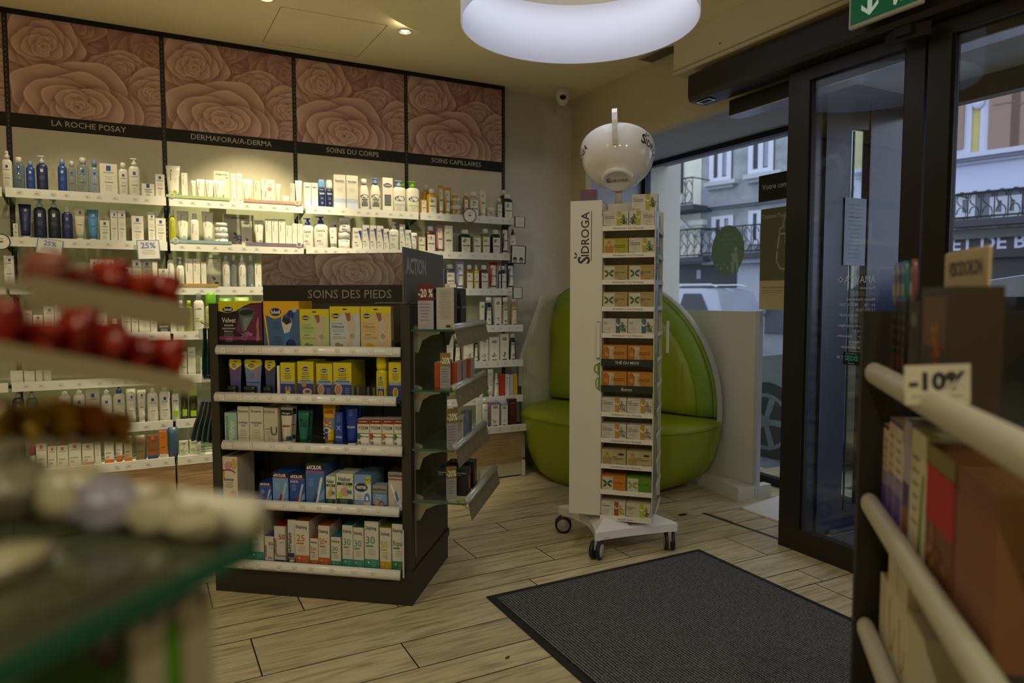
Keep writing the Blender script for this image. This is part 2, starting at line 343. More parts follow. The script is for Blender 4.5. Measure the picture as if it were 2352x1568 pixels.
# camera dome
t=thing('security_camera','white dome security camera under the ceiling at the room corner','camera',(2.905,4.69,CZ))
MB().lathe([(.052,-.001),(.052,-.045),(.05,-.052)],WHITE,24).box(-.02,-.016,-.054,-.05,-.03,-.026,BLK).build('mount',t)
MB().lathe([(.05,-.052),(.049,-.07),(.043,-.095),(.03,-.115),(.012,-.124),(.001,-.126)],WHITE,24).build('dome',t)
Rm=Matrix.Rotation(radians(25),4,'Z')@Matrix.Rotation(radians(105),4,'X')
o=MB().lathe([(.024,.034),(.026,.038),(.024,.045),(.016,.051),(.002,.053)],M('0b0b0b',.08),20).ball((-.008,.006,.05),.007,M('6a604a',.1)).ball((.009,.006,.05),.007,M('6a604a',.1)).build('lens',t); o.location=(0,0,-.078); o.rotation_euler=(radians(75),0,radians(-28))
# ceiling grille
m=MB(); q=(2.985,3.115,3.50,3.86); m.box(q[0],q[1],q[2],q[3],CZ-.012,CZ-.0005,M('b3ab90',.6))
for i in range(26): m.box(q[0]+.015,q[1]-.015,q[2]+.012+i*.0132,q[2]+.017+i*.0132,CZ-.0135,CZ-.012,M('3a362c',.8))
tag(m.build('ceiling_grille'),'small slatted ventilation grille in the ceiling beside the cream duct','grille')
# shallow round ceiling raft and the drum lamp
_n=96; _c=lambda x,y,r,z:[(x+r*cos(2*pi*i/_n),y+r*sin(2*pi*i/_n),z) for i in range(_n)]
MB().loft([_c(1.86,2.86,.57,CZ-.001),_c(1.86,2.86,.57,CZ-.046),_c(1.95,2.98,1.12,CZ-.046),_c(1.95,2.98,1.12,CZ-.001)],M('efe2b6',.8),False,False,False).build('ceiling_raft'); tag(bpy.data.objects['ceiling_raft'],'large round cream ceiling disc around the drum lamp','ceiling disc')
t=thing('drum_lamp','large white round drum ceiling lamp glowing cool white','lamp',(1.86,2.86,2.6))
FAB=M('dcdce0',.7,0,'fab',Emission_Color=rgb('c8cde6'),Emission_Strength=.22)
sh=MB(); n=96; rg=lambda r,z:[(r*cos(2*pi*i/n),r*sin(2*pi*i/n),z) for i in range(n)]
sh.loft([rg(.56,.314),rg(.56,0),rg(.556,0),rg(.556,.314)],FAB,False,False,True)
sh.box(-.003,.003,.5535,.556,0,.30,M('c3cad2',.6),np.array([[cos(1.07),-sin(1.07),0],[sin(1.07),cos(1.07),0],[0,0,1]])); sh.build('shade',t)
MB().lathe([(.42,.300),(.42,.313)],emi('e6ecff',1.8),64).build('diffuser',t)
# recessed downlights
for i,d in enumerate([(.62,4.03,'over the second shelf bay'),(1.395,4.01,'at the rim of the round ceiling disc'),(-.30,4.03,'over the leftmost shelf bay'),(2.25,3.75,'over the right-hand shelf bay, nearest the corner'),(-.6,1.6,'behind the camera on the left'),(1.2,.2,'over the entrance mat')]):
    z=CZ if i not in (3,1) else CZ-.046
    if i in(0,1): 
        t=thing('downlight','round recessed ceiling spotlight '+d[2],'ceiling light',(d[0],d[1],z),0,'recessed ceiling spotlights')
        n=24; r2=lambda r,zz:[(r*cos(2*pi*k/n),r*sin(2*pi*k/n),zz) for k in range(n)]
        MB().loft([r2(.045,-.0005),r2(.045,-.006),r2(.034,-.008),r2(.034,-.001)],WHITE,False,False).build('trim_ring',t)
        MB().lathe([(.024,-.002),(.015,-.003)],emi('fff0c0',14),20).build('lens',t)
# entrance mat
def ribmat():
    m=bpy.data.materials.new('ribbed_textile'); m.use_nodes=True; nt=m.node_tree; b=nt.nodes['Principled BSDF']; b.inputs['Roughness'].default_value=.95; L=nt.links.new
    tc=nt.nodes.new('ShaderNodeTexCoord'); w=nt.nodes.new('ShaderNodeTexWave'); w.bands_direction='X'; w.inputs['Scale'].default_value=26; w.inputs['Distortion'].default_value=2.5; w.inputs['Detail'].default_value=1; w.inputs['Detail Scale'].default_value=7
    n=nt.nodes.new('ShaderNodeTexNoise'); n.inputs['Scale'].default_value=3.5; n2=nt.nodes.new('ShaderNodeTexNoise'); n2.inputs['Scale'].default_value=160
    r=nt.nodes.new('ShaderNodeValToRGB'); r.color_ramp.elements[0].color=rgb('121214'); r.color_ramp.elements[1].color=rgb('76767a'); r.color_ramp.elements[0].position=.35; r.color_ramp.elements[1].position=.8
    a=nt.nodes.new('ShaderNodeMath'); a.operation='MULTIPLY_ADD'; a.inputs[1].default_value=.5; h=nt.nodes.new('ShaderNodeMath'); h.operation='MULTIPLY'; 
    L(tc.outputs['Object'],w.inputs['Vector']); L(tc.outputs['Object'],n.inputs['Vector']); L(tc.outputs['Object'],n2.inputs['Vector'])
    L(n2.outputs[0],a.inputs[0]); L(w.outputs['Fac'],h.inputs[0]); h.inputs[1].default_value=.6; L(h.outputs[0],a.inputs[2]); L(a.outputs[0],r.inputs[0]); L(r.outputs[0],b.inputs['Base Color'])
    bp=nt.nodes.new('ShaderNodeBump'); bp.inputs['Distance'].default_value=.003; L(a.outputs[0],bp.inputs['Height']); L(bp.outputs[0],b.inputs['Normal']); return m
RIB=ribmat()
c=[(1.276,2.672),(2.500,2.680),(2.500,.6),(1.262,.6)]; e=.035
o=thing('entrance_mat','large dark ribbed entrance mat lying on the plank floor','mat')
MB().prism(c[::-1],.0005,.005,'z',M('141318',.65)).build('rubber_border',o)
MB().prism([(c[0][0]+e,c[0][1]-e),(c[1][0]-e,c[1][1]-e),(c[2][0]-e,c[2][1]+e),(c[3][0]+e,c[3][1]+e)][::-1],.005,.009,'z',RIB).build('pile',o)
# floor details
m=MB(); a=onZ(1615,1178);b=onZ(1795,1240); d=(b-a)/np.linalg.norm(b-a); n=np.array([-d[1],d[0],0])
for k,w in ((-.012,.004),(.010,.004)): 
    p=[a+n*(k-w/2),b+n*(k-w/2),b+n*(k+w/2),a+n*(k+w/2)]; m.prism([(q[0],q[1]) for q in p],.0003,.002,'z',M('8c8f98',.3,.8))
p=[a-n*.011,b-n*.011,b+n*.009,a+n*.009]; m.prism([(q[0],q[1]) for q in p],.0002,.001,'z',BLK)
tag(m.build('door_guide_track'),'narrow metal guide track set into the floor left of the glass door','floor track')
m=MB(); p=[onZ(*q)[:2] for q in ((1530,1178),(1568,1171),(1603,1188),(1562,1196))]; m.prism([tuple(x) for x in p][::-1],.0003,.0012,'z',WOODF); c0=sum(p)/4; m.box(c0[0]-.02,c0[0]+.035,c0[1]-.012,c0[1]+.012,.001,.004,BLK)
tag(m.build('floor_socket_hatch'),'small floor socket hatch with a black slot behind the tea display','floor socket')
m=MB(); p=[onZ(*q)[:2] for q in ((1703,1169),(1800,1139),(1830,1190),(1797,1203))]; m.prism([tuple(x) for x in p][::-1],.001,.012,'z',WHITE)
tag(m.build('white_board'),'flat white board lying on the floor left of the glass door','board')
m=MB(); q=onZ(1166,1511); m.ball((q[0],q[1],.003),.006,M('4a2c16',.9),(1.3,.8,.5)); m.ball((q[0]+.006,q[1]+.004,.003),.004,M('5a3a20',.9),(1,1,.6)); m.ball((q[0]-.007,q[1]-.003,.003),.004,M('3a2412',.9),(1,1,.6))
tag(m.build('crumb'),'small brown crumb of dirt on the planks in front of the mat','crumb')
# ================================================================ printed rose picture as a vertex-coloured sheet
def rose_field(w,h,roses,seed):
    # a printed photograph of rose heads: every head is a stack of overlapping petals with thin pale rims
    yy,xx=np.mgrid[0:h,0:w].astype(float); xx/=w; yy=1-yy/h; asp=h/w; rr=np.random.RandomState(seed)
    lo=np.array([.27,.085,.085]); hi=np.array([.97,.70,.60]); V=.32+.10*np.sin(xx*17+3*np.sin(yy*9))*np.cos(yy*13)
    for (cx,cy,R,sq,tone,sd) in roses:
        r2=np.random.RandomState(sd); X=xx-cx; Y=(yy-cy)*asp/sq; r=R; ox=oy=0.; k=0; a=r2.rand()*6.28; edge=max(.0035,R*.012)
        while r>R*.07:
            npt=5 if k==0 else (4 if k==1 else 3 if k<4 else 2)
            for i in range(npt):
                # petal = disc pushed outwards along angle a, cut by a bigger ring, with a wavy outline
                pr=r*(.70+.10*r2.rand()) if k<2 else r*(.66+.08*r2.rand()); px=ox+cos(a)*(r-pr*.86)*1.0; py=oy+sin(a)*(r-pr*.86)*1.0
                dx=X-px; dy=Y-py; th=np.arctan2(dy,dx); wav=1+.035*np.sin(3*th+sd+i*2+k)+.018*np.sin(7*th+k*3+i); tip=1+.10*np.exp(-((th-a+pi)%(2*pi)-pi)**2*9)*(k<3)
                q=np.hypot(dx,dy)/(pr*wav*tip); ins=q<1; rim=np.clip(1-np.abs(q-.975)*pr/edge,0,1)
                fold=.5+.5*np.cos(th-a)            # outer side of the petal catches the light
                val=tone*(.20+.50*fold*np.clip(q,0,1)**1.6+.10*(1-q)*r2.rand()+.05*np.sin(5*(th-a)+k))
                V=np.where((q>=1)&(q<1.3),V*(.42+.58*np.clip((q-1)/.3,0,1)**.7),V)
                V=np.where(ins,val,V); V=np.where(rim>0,V*(1-rim)+rim*np.minimum(tone*(.66+.32*fold),1),V)
                a+=6.283/npt+.35*r2.randn()*.5
            a+=1.1; ox+=R*.02*cos(sd+k); oy+=R*.02*sin(sd+k*1.7)-R*.010; r*=.72; k+=1
        q=np.hypot(X-ox,Y-oy)/(R*.09); V=np.where(q<1,V*(.45+.55*q),V)
    V=(2*V+np.roll(V,1,0)+np.roll(V,1,1)+np.roll(V,-1,0)+np.roll(V,-1,1))/6
    V=np.clip(V+rr.randn(h,w)*.010,0,1)[...,None]
    return lo*(1-V)+hi*V
ROSES=[(.62,.93,.24,.8,.52,11),(.93,.80,.27,1,.55,2),(.40,1.0,.2,.8,.6,7),(.02,.42,.22,.8,.85,21),(.72,.60,.20,.6,.92,8),(.22,.74,.23,.95,.98,3),(.97,.36,.24,.75,1.0,14),(.02,.05,.18,.8,.85,31),(.97,.04,.15,.8,.95,17),(.42,.17,.40,.74,1.0,4)]
def sheet(name,W_,H_,w,h,roses,seed,mul=(1,1,1)):
    colr=rose_field(w,h,roses,seed)*np.array(mul)
    vs=[(W_*i/(w-1),0,H_*(1-j/(h-1))) for j in range(h) for i in range(w)]
    fs=[(j*w+i,(j+1)*w+i,(j+1)*w+i+1,j*w+i+1) for j in range(h-1) for i in range(w-1)]
    me=bpy.data.meshes.new(name); me.from_pydata(vs,[],fs); me.materials.append(colattr('rose_print',.55))
    a=me.color_attributes.new('Col','FLOAT_COLOR','POINT'); a.data.foreach_set('color',np.concatenate([colr.reshape(-1,3),np.ones((w*h,1))],1).ravel()); me.update(); return me
ROSEME=sheet('rose_picture',.78,.545,250,180,ROSES,1)
BX=[-1.44,-.655,.13,.913,1.69,2.472]; PW=.78
YP=4.85
BAYN=['cropped far-left bay','leftmost bay','second bay','third bay','right-hand bay']
# ---- slotted uprights
for i,x in enumerate(BX):
    m=MB(); m.box(x-.012,x+.012,YP-.001,YP+.06,.1,2.90,M('191713',.5))
    z=.36
    while z<2.88: m.box(x-.003,x+.003,YP-.0025,YP-.001,z,z+.012,M('6a6658',.5)); z+=.028
    tag(m.build('slotted_upright'),None)
    o=bpy.data.objects[m and [k.name for k in bpy.data.objects if k.name.startswith('slotted_upright')][-1]]
    lab=['far left of the shelf wall, at the picture edge','left of the leftmost bay','between the leftmost and second bays','between the second and third bays','between the third and right-hand bays','at the right end of the shelf wall'][i]
    tag(o,'black slotted steel upright '+lab,'upright',"black slotted uprights of the shelf wall")
SIGN=['SOLAIRES','LA ROCHE POSAY','DERMAFORA/A-DERMA','SOINS DU CORPS','SOINS CAPILLAIRES']
for b in range(5):
    x=BX[b]+.013; wd=BX[b+1]-BX[b]-.026
    m=MB(); m.box(x,x+wd,YP+.004,YP+.02,.345,2.268,BPAN)
    tag(m.build('back_panel'),'cream back panel behind the shelves of the '+BAYN[b],'panel','cream back panels of the shelf wall')
    t=thing('rose_banner','pink rose picture banner with a black title strip above the '+BAYN[b],'banner',(x,YP,2.272),0,'rose banners above the wall shelves')
    MB().box(0,wd,.004,.012,0,.622,M('2a1d18',.6)).build('board',t)
    p=bpy.data.objects.new('rose_picture',ROSEME); COL.objects.link(p); p.parent=t; p.location=(0,.003,.074); p.scale=(wd/.78,1,1)
    MB().box(0,wd,0,.0035,0,.073,BLK).build('title_strip',t)
    if b: 
        m=MB(); m.T(flat(0),SIGN[b],wd/2,.022,.034,M('c4bca4',.5),2,'c',.006,wmax=.62 if b in (2,) else .50 if b!=4 else .56); m.build('lettering',t)
# ---- wall shelves: surface heights and fronts
ROWZ=[1.878,1.616,1.358,1.093,.836,.572,.372]; ROWY=[4.60,4.60,4.60,4.53,4.53,4.53,4.43]
ROWN=['top','second','third','fourth','fifth','sixth','lowest']
def price_tags(m,x0,x1,y,z,s=0):
    rr=random.Random(s); x=x0+.05
    while x<x1-.05: m.box(x,x+.028,y-.0012,y,z-.030,z-.010,M('dad9d4',.4)); m.R(flat(y-.0013),x+.006,z-.025,x+.018,z-.021,M('9a958a'),1,1); x+=.055+rr.random()*.05
for b in range(5):
    for r in range(7):
        if b==3 and r in(3,4,5,6): pass
        x0,x1=BX[b]+.008,BX[b+1]-.008; z=ROWZ[r]; y=ROWY[r]
        t=thing('wall_shelf','%s shelf of the %s with its white price rail'%(ROWN[r],BAYN[b]),'shelf',(0,0,0),0,'glass wall shelves of the '+BAYN[b])
        if r<6:
            MB().box(x0,x1,y,YP-.003,z-.008,z,SHG).build('glass_board',t)
            for k,xx in enumerate((x0+.006,x1-.010)):
                pr=[(y+.02,z-.009),(YP-.003,z-.009),(YP-.003,z-.055),(YP-.06,z-.05),(y+.06,z-.022),(y+.02,z-.018)]
                MB().prism(pr,xx,xx+.004,'x',M('5f7f74',.3,.2)).build('bracket',t)
        else:
            MB().box(x0,x1,y,YP-.003,z-.02,z,WHITE).build('board',t)
        m=MB(); m.box(x0,x1,y-.012,y+.006,z-.036,z+.014,RAIL)
        price_tags(m,x0,x1,y-.012,z+.012,b*9+r); m.build('price_rail',t)
    x0,x1=BX[b]+.004,BX[b+1]-.004
    if b==4: x1=2.405
    t=thing('drawer_cabinet','oak drawer base cabinet under the shelves of the '+BAYN[b],'cabinet',(0,0,0),0,'oak base cabinets of the shelf wall')
    MB().box(x0,x1,4.445,YP+.06,.11,.335,M('cbc4b0',.6)).build('body',t)
    MB().cham(x0+.002,x1-.002,4.425,4.444,.112,.333,.0015,WOODD).build('drawer_front',t)
    MB().box(x0,x1,4.44,4.50,.012,.108,M('d8d0b4',.5)).build('plinth',t)
    if b==4: MB().box(2.407,2.43,4.42,4.86,.005,.118,WHITE).box(2.407,2.472,4.5,4.86,.118,.372,WHITE).build('end_trim',t)
# ================================================================ right-hand white edge strip of the wall unit
# ================================================================ gondola
GA=radians(37.75); gu,gv,go=frame(.962,2.74,GA)
GT=Matrix.Translation(Vector(go))@Matrix.Rotation(-GA,4,'Z')
def gfr(x,y,d=0.):
    p=on(x,y,-gv,-gv@(go+gv*d)); q=p-go; return q@gu,q[2]
def gsd(x,y,d=0.):
    p=on(x,y,gu,gu@go+d); q=p-go; return q@gv,q[2]
GW=.912; GD=.57; GB=M('2b2721',.5); GB2=M('37322a',.5)
G=thing('gondola_shelf','dark free-standing gondola shelf of foot care and sun creams on the plank floor','shelf unit',tuple(go),-GA)
m=MB(); m.box(-GW,0,0,GD,.001,.112,GB); m.box(-GW-.006,.006,-.006,GD+.006,.112,.150,GB); m.build('plinth',G)
m=MB(); m.box(-GW,-GW+.040,0,GD,.150,1.277,GB); m.build('end_panel',G)
m=MB(); m.box(-.040,0,0,GD,.150,1.277,GB); m.box(-.002,.0015,.05,GD-.03,.16,1.27,GB2); m.box(0,.004,.046,.052,.20,1.18,M('8a8678',.4,.5)); m.box(0,.004,GD-.034,GD-.028,.20,1.2,M('8a8678',.4,.5)); m.build('end_panel',G)
m=MB(); m.box(-GW+.04,-.04,.262,.308,.15,1.277,GB2)
for x in (-.80,-.12):
    m.box(x-.015,x+.015,.255,.262,.15,1.277,GB); z=.2
    while z<1.25: m.box(x-.004,x+.004,.2535,.255,z,z+.02,BLK); z+=.045
m.build('back_panel',G)
MB().box(-GW+.04,-.04,.04,.262,.15,.162,GB).build('bottom_deck',G)
GZ=[1.077,.872,.662,.405,.135]  # product surfaces behind rails
def tubrail(m,x0,x1,y,z,axis='x'):
    # rounded price rail, cross section in (y,z)
    pr=[(y,z-.022),(y-.016,z-.020),(y-.022,z-.004),(y-.016,z+.012),(y-.004,z+.020),(y+.002,z+.016),(y+.002,z-.022)]
    m.prism(pr,x0,x1,'x',RAIL,True)
    k=x0+.03; rr=random.Random(int(z*1000))
    while k<x1-.04: m.box(k,k+.022,y-.0232,y-.021,z-.012,z+.010,M('d6d5d0',.35)); m.R(flat(y-.0233),k+.007,z-.004,k+.015,z-.001,M('9c978c'),1,1); k+=.06+rr.random()*.045
for i,(z,xa,xb) in enumerate([(GZ[0],-.869,-.037),(GZ[1],-.881,-.058),(GZ[2],-.851,-.034),(GZ[3],-.856,-.049),(GZ[4],-.878,-.047)]):
    s=MB()
    if i<4:
        s.box(-GW+.045,-.045,-.004,.25,z-.008,z,SHG); s.box(-GW+.045,-.045,-.006,-.004,z-.008,z,GEDGE)
        for x in (-GW+.042,-.046): s.prism([(0.0,z-.010),(.25,z-.010),(.25,z-.06),(.15,z-.028),(0,z-.02)],x,x+.004,'x',GB)
    else: s.box(-GW+.045,-.045,-.004,.25,z+.0275,z+.03,GB) if False else s.box(-GW+.045,-.045,-.004,.04,z-.004,z,GB)
    o=s.build('shelf_board' if i==4 else 'glass_shelf',G)
    m=MB(); tubrail(m,xa,xb,-.006,z+.002+ (0 if i<4 else .0)); m.build('price_rail',o)
# end-cap glass shelves on the right side
GS=[]
for i,(pc,zz) in enumerate([((1040,757),1.172),((1040,897),.925),((1042,1034),.682),((1071,1156),.408)]):
    a,_=gfr(*pc,0.0); z=gfr(*pc,0.0)[1]; GS.append((z,a))
    s=MB(); s.box(.006,a,0.0,GD,z-.008,z,SHG); s.box(.006,a,-.0015,0,z-.008,z,GEDGE); o=s.build('end_glass_shelf',G)
    for y in (.05,GD-.035):
        br=[(.002,z-.10),(.002,z+.014),(.012,z+.014),(.035,z+.004),(.035,z-.009),(a*.62,z-.009),(a*.62,z-.02),(a*.4,z-.028),(a*.2,z-.05),(.02,z-.10)]
        MB().prism(br,y,y+.004,'y',M('8f8d82',.35,.4)).build('bracket',o)
    m=MB(); pr=[(a-.004,z),(a+.010,z-.003),(a+.016,z+.007),(a+.010,z+.018),(a-.004,z+.024),(a-.009,z+.021),(a-.004,z+.008)]
    m.prism(pr,.0,.60,'y',M('a9aba4',.25,.3),True); m.build('price_rail',o)
    m=MB(); pl=MB(); 
    fl=[(a+.008,z-.002),(a+.0095,z-.002),(a+.0245,z-.072),(a+.023,z-.072)]; pl.prism(fl,.0,.60,'y',M('6f6243',.6))
    f=lambda y,zz,l,a=a,z=z:(a+.0096+.015*(z-.002-zz)/.07+.0004*l,y,zz)
    for k in range(6): pl.T(f,'20%',.05+k*.1,z-.05,.026,M('8a7f62',.6),1,'c',.01)
    pl.build('discount_strip',o)
# signs on top
t=thing('foot_care_sign','rose picture sign with the title SOINS DES PIEDS on top of the gondola','sign',tuple(go+gu*0),-GA)
yb=.285; xa,z1=gfr(602,583,yb); xb=-.012; z0=1.277
xa2,_=gfr(604,690,yb); zs=gfr(603,655,yb)[1]; zt=gfr(602,584,yb)[1]
MB().box(xa,xb,yb,yb+.012,z0,zt,M('2b2620',.4)).build('board',t)
mm=sheet('rose_strip',xb-xa-.004,zt-zs-.003,300,64,[(.88,.3,.20,.8,.8,8),(.10,.2,.13,.9,.8,5),(.28,.85,.16,.9,.7,15),(.72,.9,.12,.9,.75,2),(.56,.42,.22,.85,1,4)],2,(.42,.50,.50)); p=bpy.data.objects.new('rose_picture',mm); COL.objects.link(p); p.parent=t; p.location=(xa+.002,yb-.001,zs)
mm_=MB(); mm_.T(flat(yb),'SOINS DES PIEDS',(xa+xb)/2+.03,z0+.024,.040,M('958f80',.5),2,'c',.004,wmax=.43); mm_.build('lettering',t)
MB().box(-.25,-.02,yb-.03,yb,1.2775,1.281,M('a8a69c',.3,.4)).build('clip',t)
t=thing('action_sign','plain grey upright board with the word ACTION at the gondola right end','sign',tuple(go),-GA)
MB().box(-.016,-.010,-.042,.548,1.282,1.508,M('585150',.5)).build('board',t)
m=MB(); fs_=lambda y,z,l:(-.0098+.0003*l,y,z); m.T(fs_,'ACTION',-.012,1.405,.066,M('9a9a9a',.5),1,'l',.03,sq=.80,wmax=.34); m.build('lettering',t)
MB().box(-.02,.002,.02,.2,1.2775,1.284,M('4a463e',.3)).build('holder',t)
# hooks on the left end with foot files
def hook(x0,x1,y,z,sag=.02):
    m=MB()
    for dy in (-.012,.012): m.tube([(x0,y+dy,z-.004),((x0+x1)/2,y+dy,z-.002),(x1,y+dy,z+sag)],.003,CHROME,8)
    m.box(x1-.012,x1+.012,y-.014,y+.014,z-.055,z-.01,ACRY); return m
for (z,ln) in ((1.172,.085),(.955,.075),(.64,.11)):
    hook(-GW-.0005,-GW-ln-.02,.11,z).build('display_hook',G)
TEAL=M('0f3a40',.45); TEAL2=M('0e4a4a',.35)
def foot_file(L,w1,tone,tilt):
    m=MB(); pts=[]
    n=10
    for sgn in (1,-1):
        for i in range(n+1):
            s_=i/n if sgn==1 else 1-i/n; ww=(.010+(w1-.010)*(1/(1+math.exp(-(s_-.45)*11)))); ww*= sqrt(max(0,1-max(0,(s_-.9)/.1)**2))*.5+.5 if s_>.9 else 1
            pts.append((sgn*ww,-L*s_))
    m.prism(pts,-.003,.003,'x',tone); return m
k=0
for (z,n,L,w1,x0,dx,tl) in ((1.155,4,.23,.024,-GW-.095,.024,0),(.64+.20,6,.0,.0,0,0,0)):
    if not L: continue
    for i in range(n):
        o=thing('foot_file','teal foot file hanging on the upper side hook, number %s from the left'%['one','two','three','four'][i],'foot file',tuple(go+gu*(x0+dx*i)+gv*.11+np.array([0,0,1.165])),-GA,'teal foot files hanging on the gondola side')
        foot_file(L,w1,TEAL,0).build('paddle',o); MB().prism([(-.018,-.13),(.018,-.13),(.02,-.22),(-.02,-.22)],-.0045,.0045,'x',TEAL2).build('rasp',o)
for i in range(6):
    x=-GW-.115+.019*i
    o=thing('foot_file','teal and grey foot file fanned on the lower side hook, number %s from the left'%['one','two','three','four','five','six'][i],'foot file',tuple(go+gu*x+gv*.11+np.array([0,0,.83])),-GA,'teal foot files hanging on the gondola side')
    o.rotation_euler=(0,radians(16-3*i),-GA)
    foot_file(.19,.026,M('56606a',.4),0).build('paddle',o); MB().prism([(-.02,-.10),(.02,-.10),(.021,-.18),(-.021,-.18)],-.0048,.0048,'x',TEAL2).build('rasp',o)
o=thing('round_hand_mirror','plain grey round paddle mirror hanging on the middle side hook','mirror',tuple(go+gu*(-GW-.035)+gv*.11+np.array([0,0,.955])),-GA)
m=MB(); m.box(-.006,.006,-.002,.002,-.11,0,M('7d7b74',.4)); m.prism([(.062*cos(2*pi*i/28),-.155+.075*sin(2*pi*i/28)) for i in range(28)],-.004,.0,'y',M('7d7b74',.4)); m.build('paddle',o)
MB().lathe([(.05,0),(.05,.001)],M('6d6b66',.3),20).build('glass',o)
o.children[1].rotation_euler=(pi/2,0,0); o.children[1].location=(0,-.0045,-.155)
o=thing('grey_nail_file','long grey pale plastic file hanging low at the gondola left end','foot file',tuple(go+gu*(-GW-.02)+gv*.11+np.array([0,0,.62])),-GA)
MB().prism([(-.012,0),(.012,0),(.03,-.26),(-.028,-.26)],-.002,.002,'y',M('8a8d92',.4)).build('blade',o)
# ================================================================ tea display
TA=radians(44.9); tu,tv,to=frame(2.02,2.92,TA)
def tfr(x,y,d=0.):
    p=on(x,y,-tv,-tv@(to+tv*d)); q=p-to; return q@tu,q[2]
T_=thing('tea_display','tall white rotating tea display tower on a wheeled base with a giant cup','display stand',tuple(to),-TA)
TW=M('dcd8cc',.4); TX0,TX1=-.14,.285; ZB,ZT=.20,1.79; SD=.155
TZ=[1.650-.1335*k for k in range(12)]
MIR=M('b8bcc0',.18,.7)
m=MB(); m.box(TX0,.020,-.004,0,ZB-.012,ZT,TW); m.build('side_panel',T_)         # wide plain face
sdm=MB(); fv=flat(-.004)
DK=M('1c241c',.5)
def sidroga(m,fm,x,z,h,mat,l=2,rot=0,leaf=True,line=True,wmax=None):
    # wordmark with tall initial and two leaves; rot 90 reads upwards
    _,_,w1_=glyph('S',.01); _,_,w2_=glyph('IDROGA',.006); tw_=w1_*h*1.0+.06*h+w2_*h*.72
    if rot==0: f=fm
    else: f=lambda a,b,l_: fm(x-(b-z),z+(a-x),l_)
    m.T(f,'S',x-tw_/2,z,h*1.02,mat,l,'l',.02); m.T(f,'IDROGA',x-tw_/2+w1_*h+.06*h,z+.06*h,h*.70,mat,l,'l',.01)
    lx=x-tw_/2+w1_*h*1.05; lz=z+h*1.02
    if leaf: m.E(f,lx-.06*h,lz+.16*h,.17*h,.07*h,mat,l,8,1.9); m.E(f,lx+.22*h,lz+.14*h,.17*h,.07*h,mat,l,8,.7)
    if line: m.R(f,x-tw_/2+.2*h,z-.17*h,x+tw_/2,z-.12*h,mat,l,1)
xc,zc=tfr(1345,545); xc+=.022; sidroga(sdm,fv,xc,zc,.061,DK,2,90); sdm.build('lettering',[c for c in T_.children if c.name.startswith('side_panel')][0])
# compartment A, front
m=MB(); m.box(.020,.024,0,SD,ZB,ZT-.08,TW); m.box(TX1-.004,TX1,0,SD,ZB-.012,ZT-.03,TW); m.box(.024,TX1-.004,SD-.004,SD,ZB,ZT-.0,TW); m.box(.020,TX1,0,SD,ZB-.012,ZB-.008,TW); m.build('front_compartment',T_)
LIP=M('e4e0d4',.45); LT=M('3a3a34',.6)
for k,z in enumerate(TZ):
    s=MB(); s.box(.024,TX1-.004,.002,SD-.004,z-.004,z,TW)
    gr=k in(5,6)
    s.box(.022,TX1-.003,-.003,.002,z-(.014 if not gr else .022),z+.010 if not gr else z+.012,M('16261f',.5) if gr else LIP)
    o=s.build('tea_shelf',T_)
    x=(TX1+.02)/2; lm=MB()
    if k==5: lm.T(flat(-.003),'THÉ DU MOIS',x,z-.012,.015,'d8dccd',2,'c',.004,wmax=.12)
    elif k==6: sidroga(lm,flat(-.003),x,z-.012,.013,M('d8dccd'),2,0,True,True)
    elif k==10: pass
    elif k==11: lm.T(flat(-.003),'Sidroga® infusion',x,z-.007,.008,LT,2,'c')
    else: lm.T(flat(-.003),'Refroidissements / Toux / Mal de gorge',x,z-.006,.0085,LT,2,'c',wmax=.15)
    if lm.v: lm.build('lettering',o)
# green cup cut-outs sticking out at the left edge of the month shelf
m=MB(); GRN=M('5f8a1c',.5)
m.prism([(.018,1.02),(.004,1.035),(-.004,1.03),(.006,1.015),(-.002,1.0),(.018,1.0)],-.008,-.006,'y',GRN)
fg=lambda x,z,l:(x,-.007-.0002*l,z)
m.ring(fg,.004,.945,.018,.024,.006,GRN,1,20,pi/2,1.5*pi); m.prism([(.006,.915),(.016,.905),(.019,.98),(.004,.97)],-.008,-.006,'y',GRN)
m.ring(fg,.008,.87,.014,.03,.005,GRN,1,20,pi/2,1.5*pi); m.prism([(.006,.84),(.018,.83),(.019,.91),(.010,.90)],-.008,-.006,'y',GRN); m.build('cup_cutout',T_)
# compartment B (left), C (right), D (back)
S2=TX1-TX0
m=MB(); m.box(TX0,TX0+.004,S2*0+.0,.004,ZB,ZT,TW); m.box(TX0,TX0+SD,.26,.264,ZB,ZT,TW); m.box(TX0+SD-.004,TX0+SD,0,.26,ZB,ZT,TW); m.box(TX0,TX0+SD,0,.26,ZB-.008,ZB-.004,TW); m.build('left_compartment',T_)
m=MB(); m.box(TX1-SD,TX1,SD+.002,SD+.006,ZB,ZT-.06,TW); m.box(TX1-SD,TX1,S2-.004,S2,ZB,ZT-.02,TW); m.box(TX1-SD,TX1-SD+.004,SD,S2,ZB,ZT-.06,TW)
for k,z in enumerate(TZ): m.box(TX1-SD,TX1,SD+.006,S2-.004,z-.004,z,TW); m.box(TX1,TX1+.003,SD+.006,S2-.004,z-.012,z+.010,TW)
m.build('right_compartment',T_)
m=MB(); m.box(TX0,TX1-SD-.004,S2-SD,S2-SD+.004,ZB,ZT,TW); m.box(TX0,TX0+.004,.268,S2,ZB,ZT,TW); m.box(TX0,TX1-SD-.004,S2-SD,S2,ZB-.008,ZB-.004,TW); m.build('back_compartment',T_)
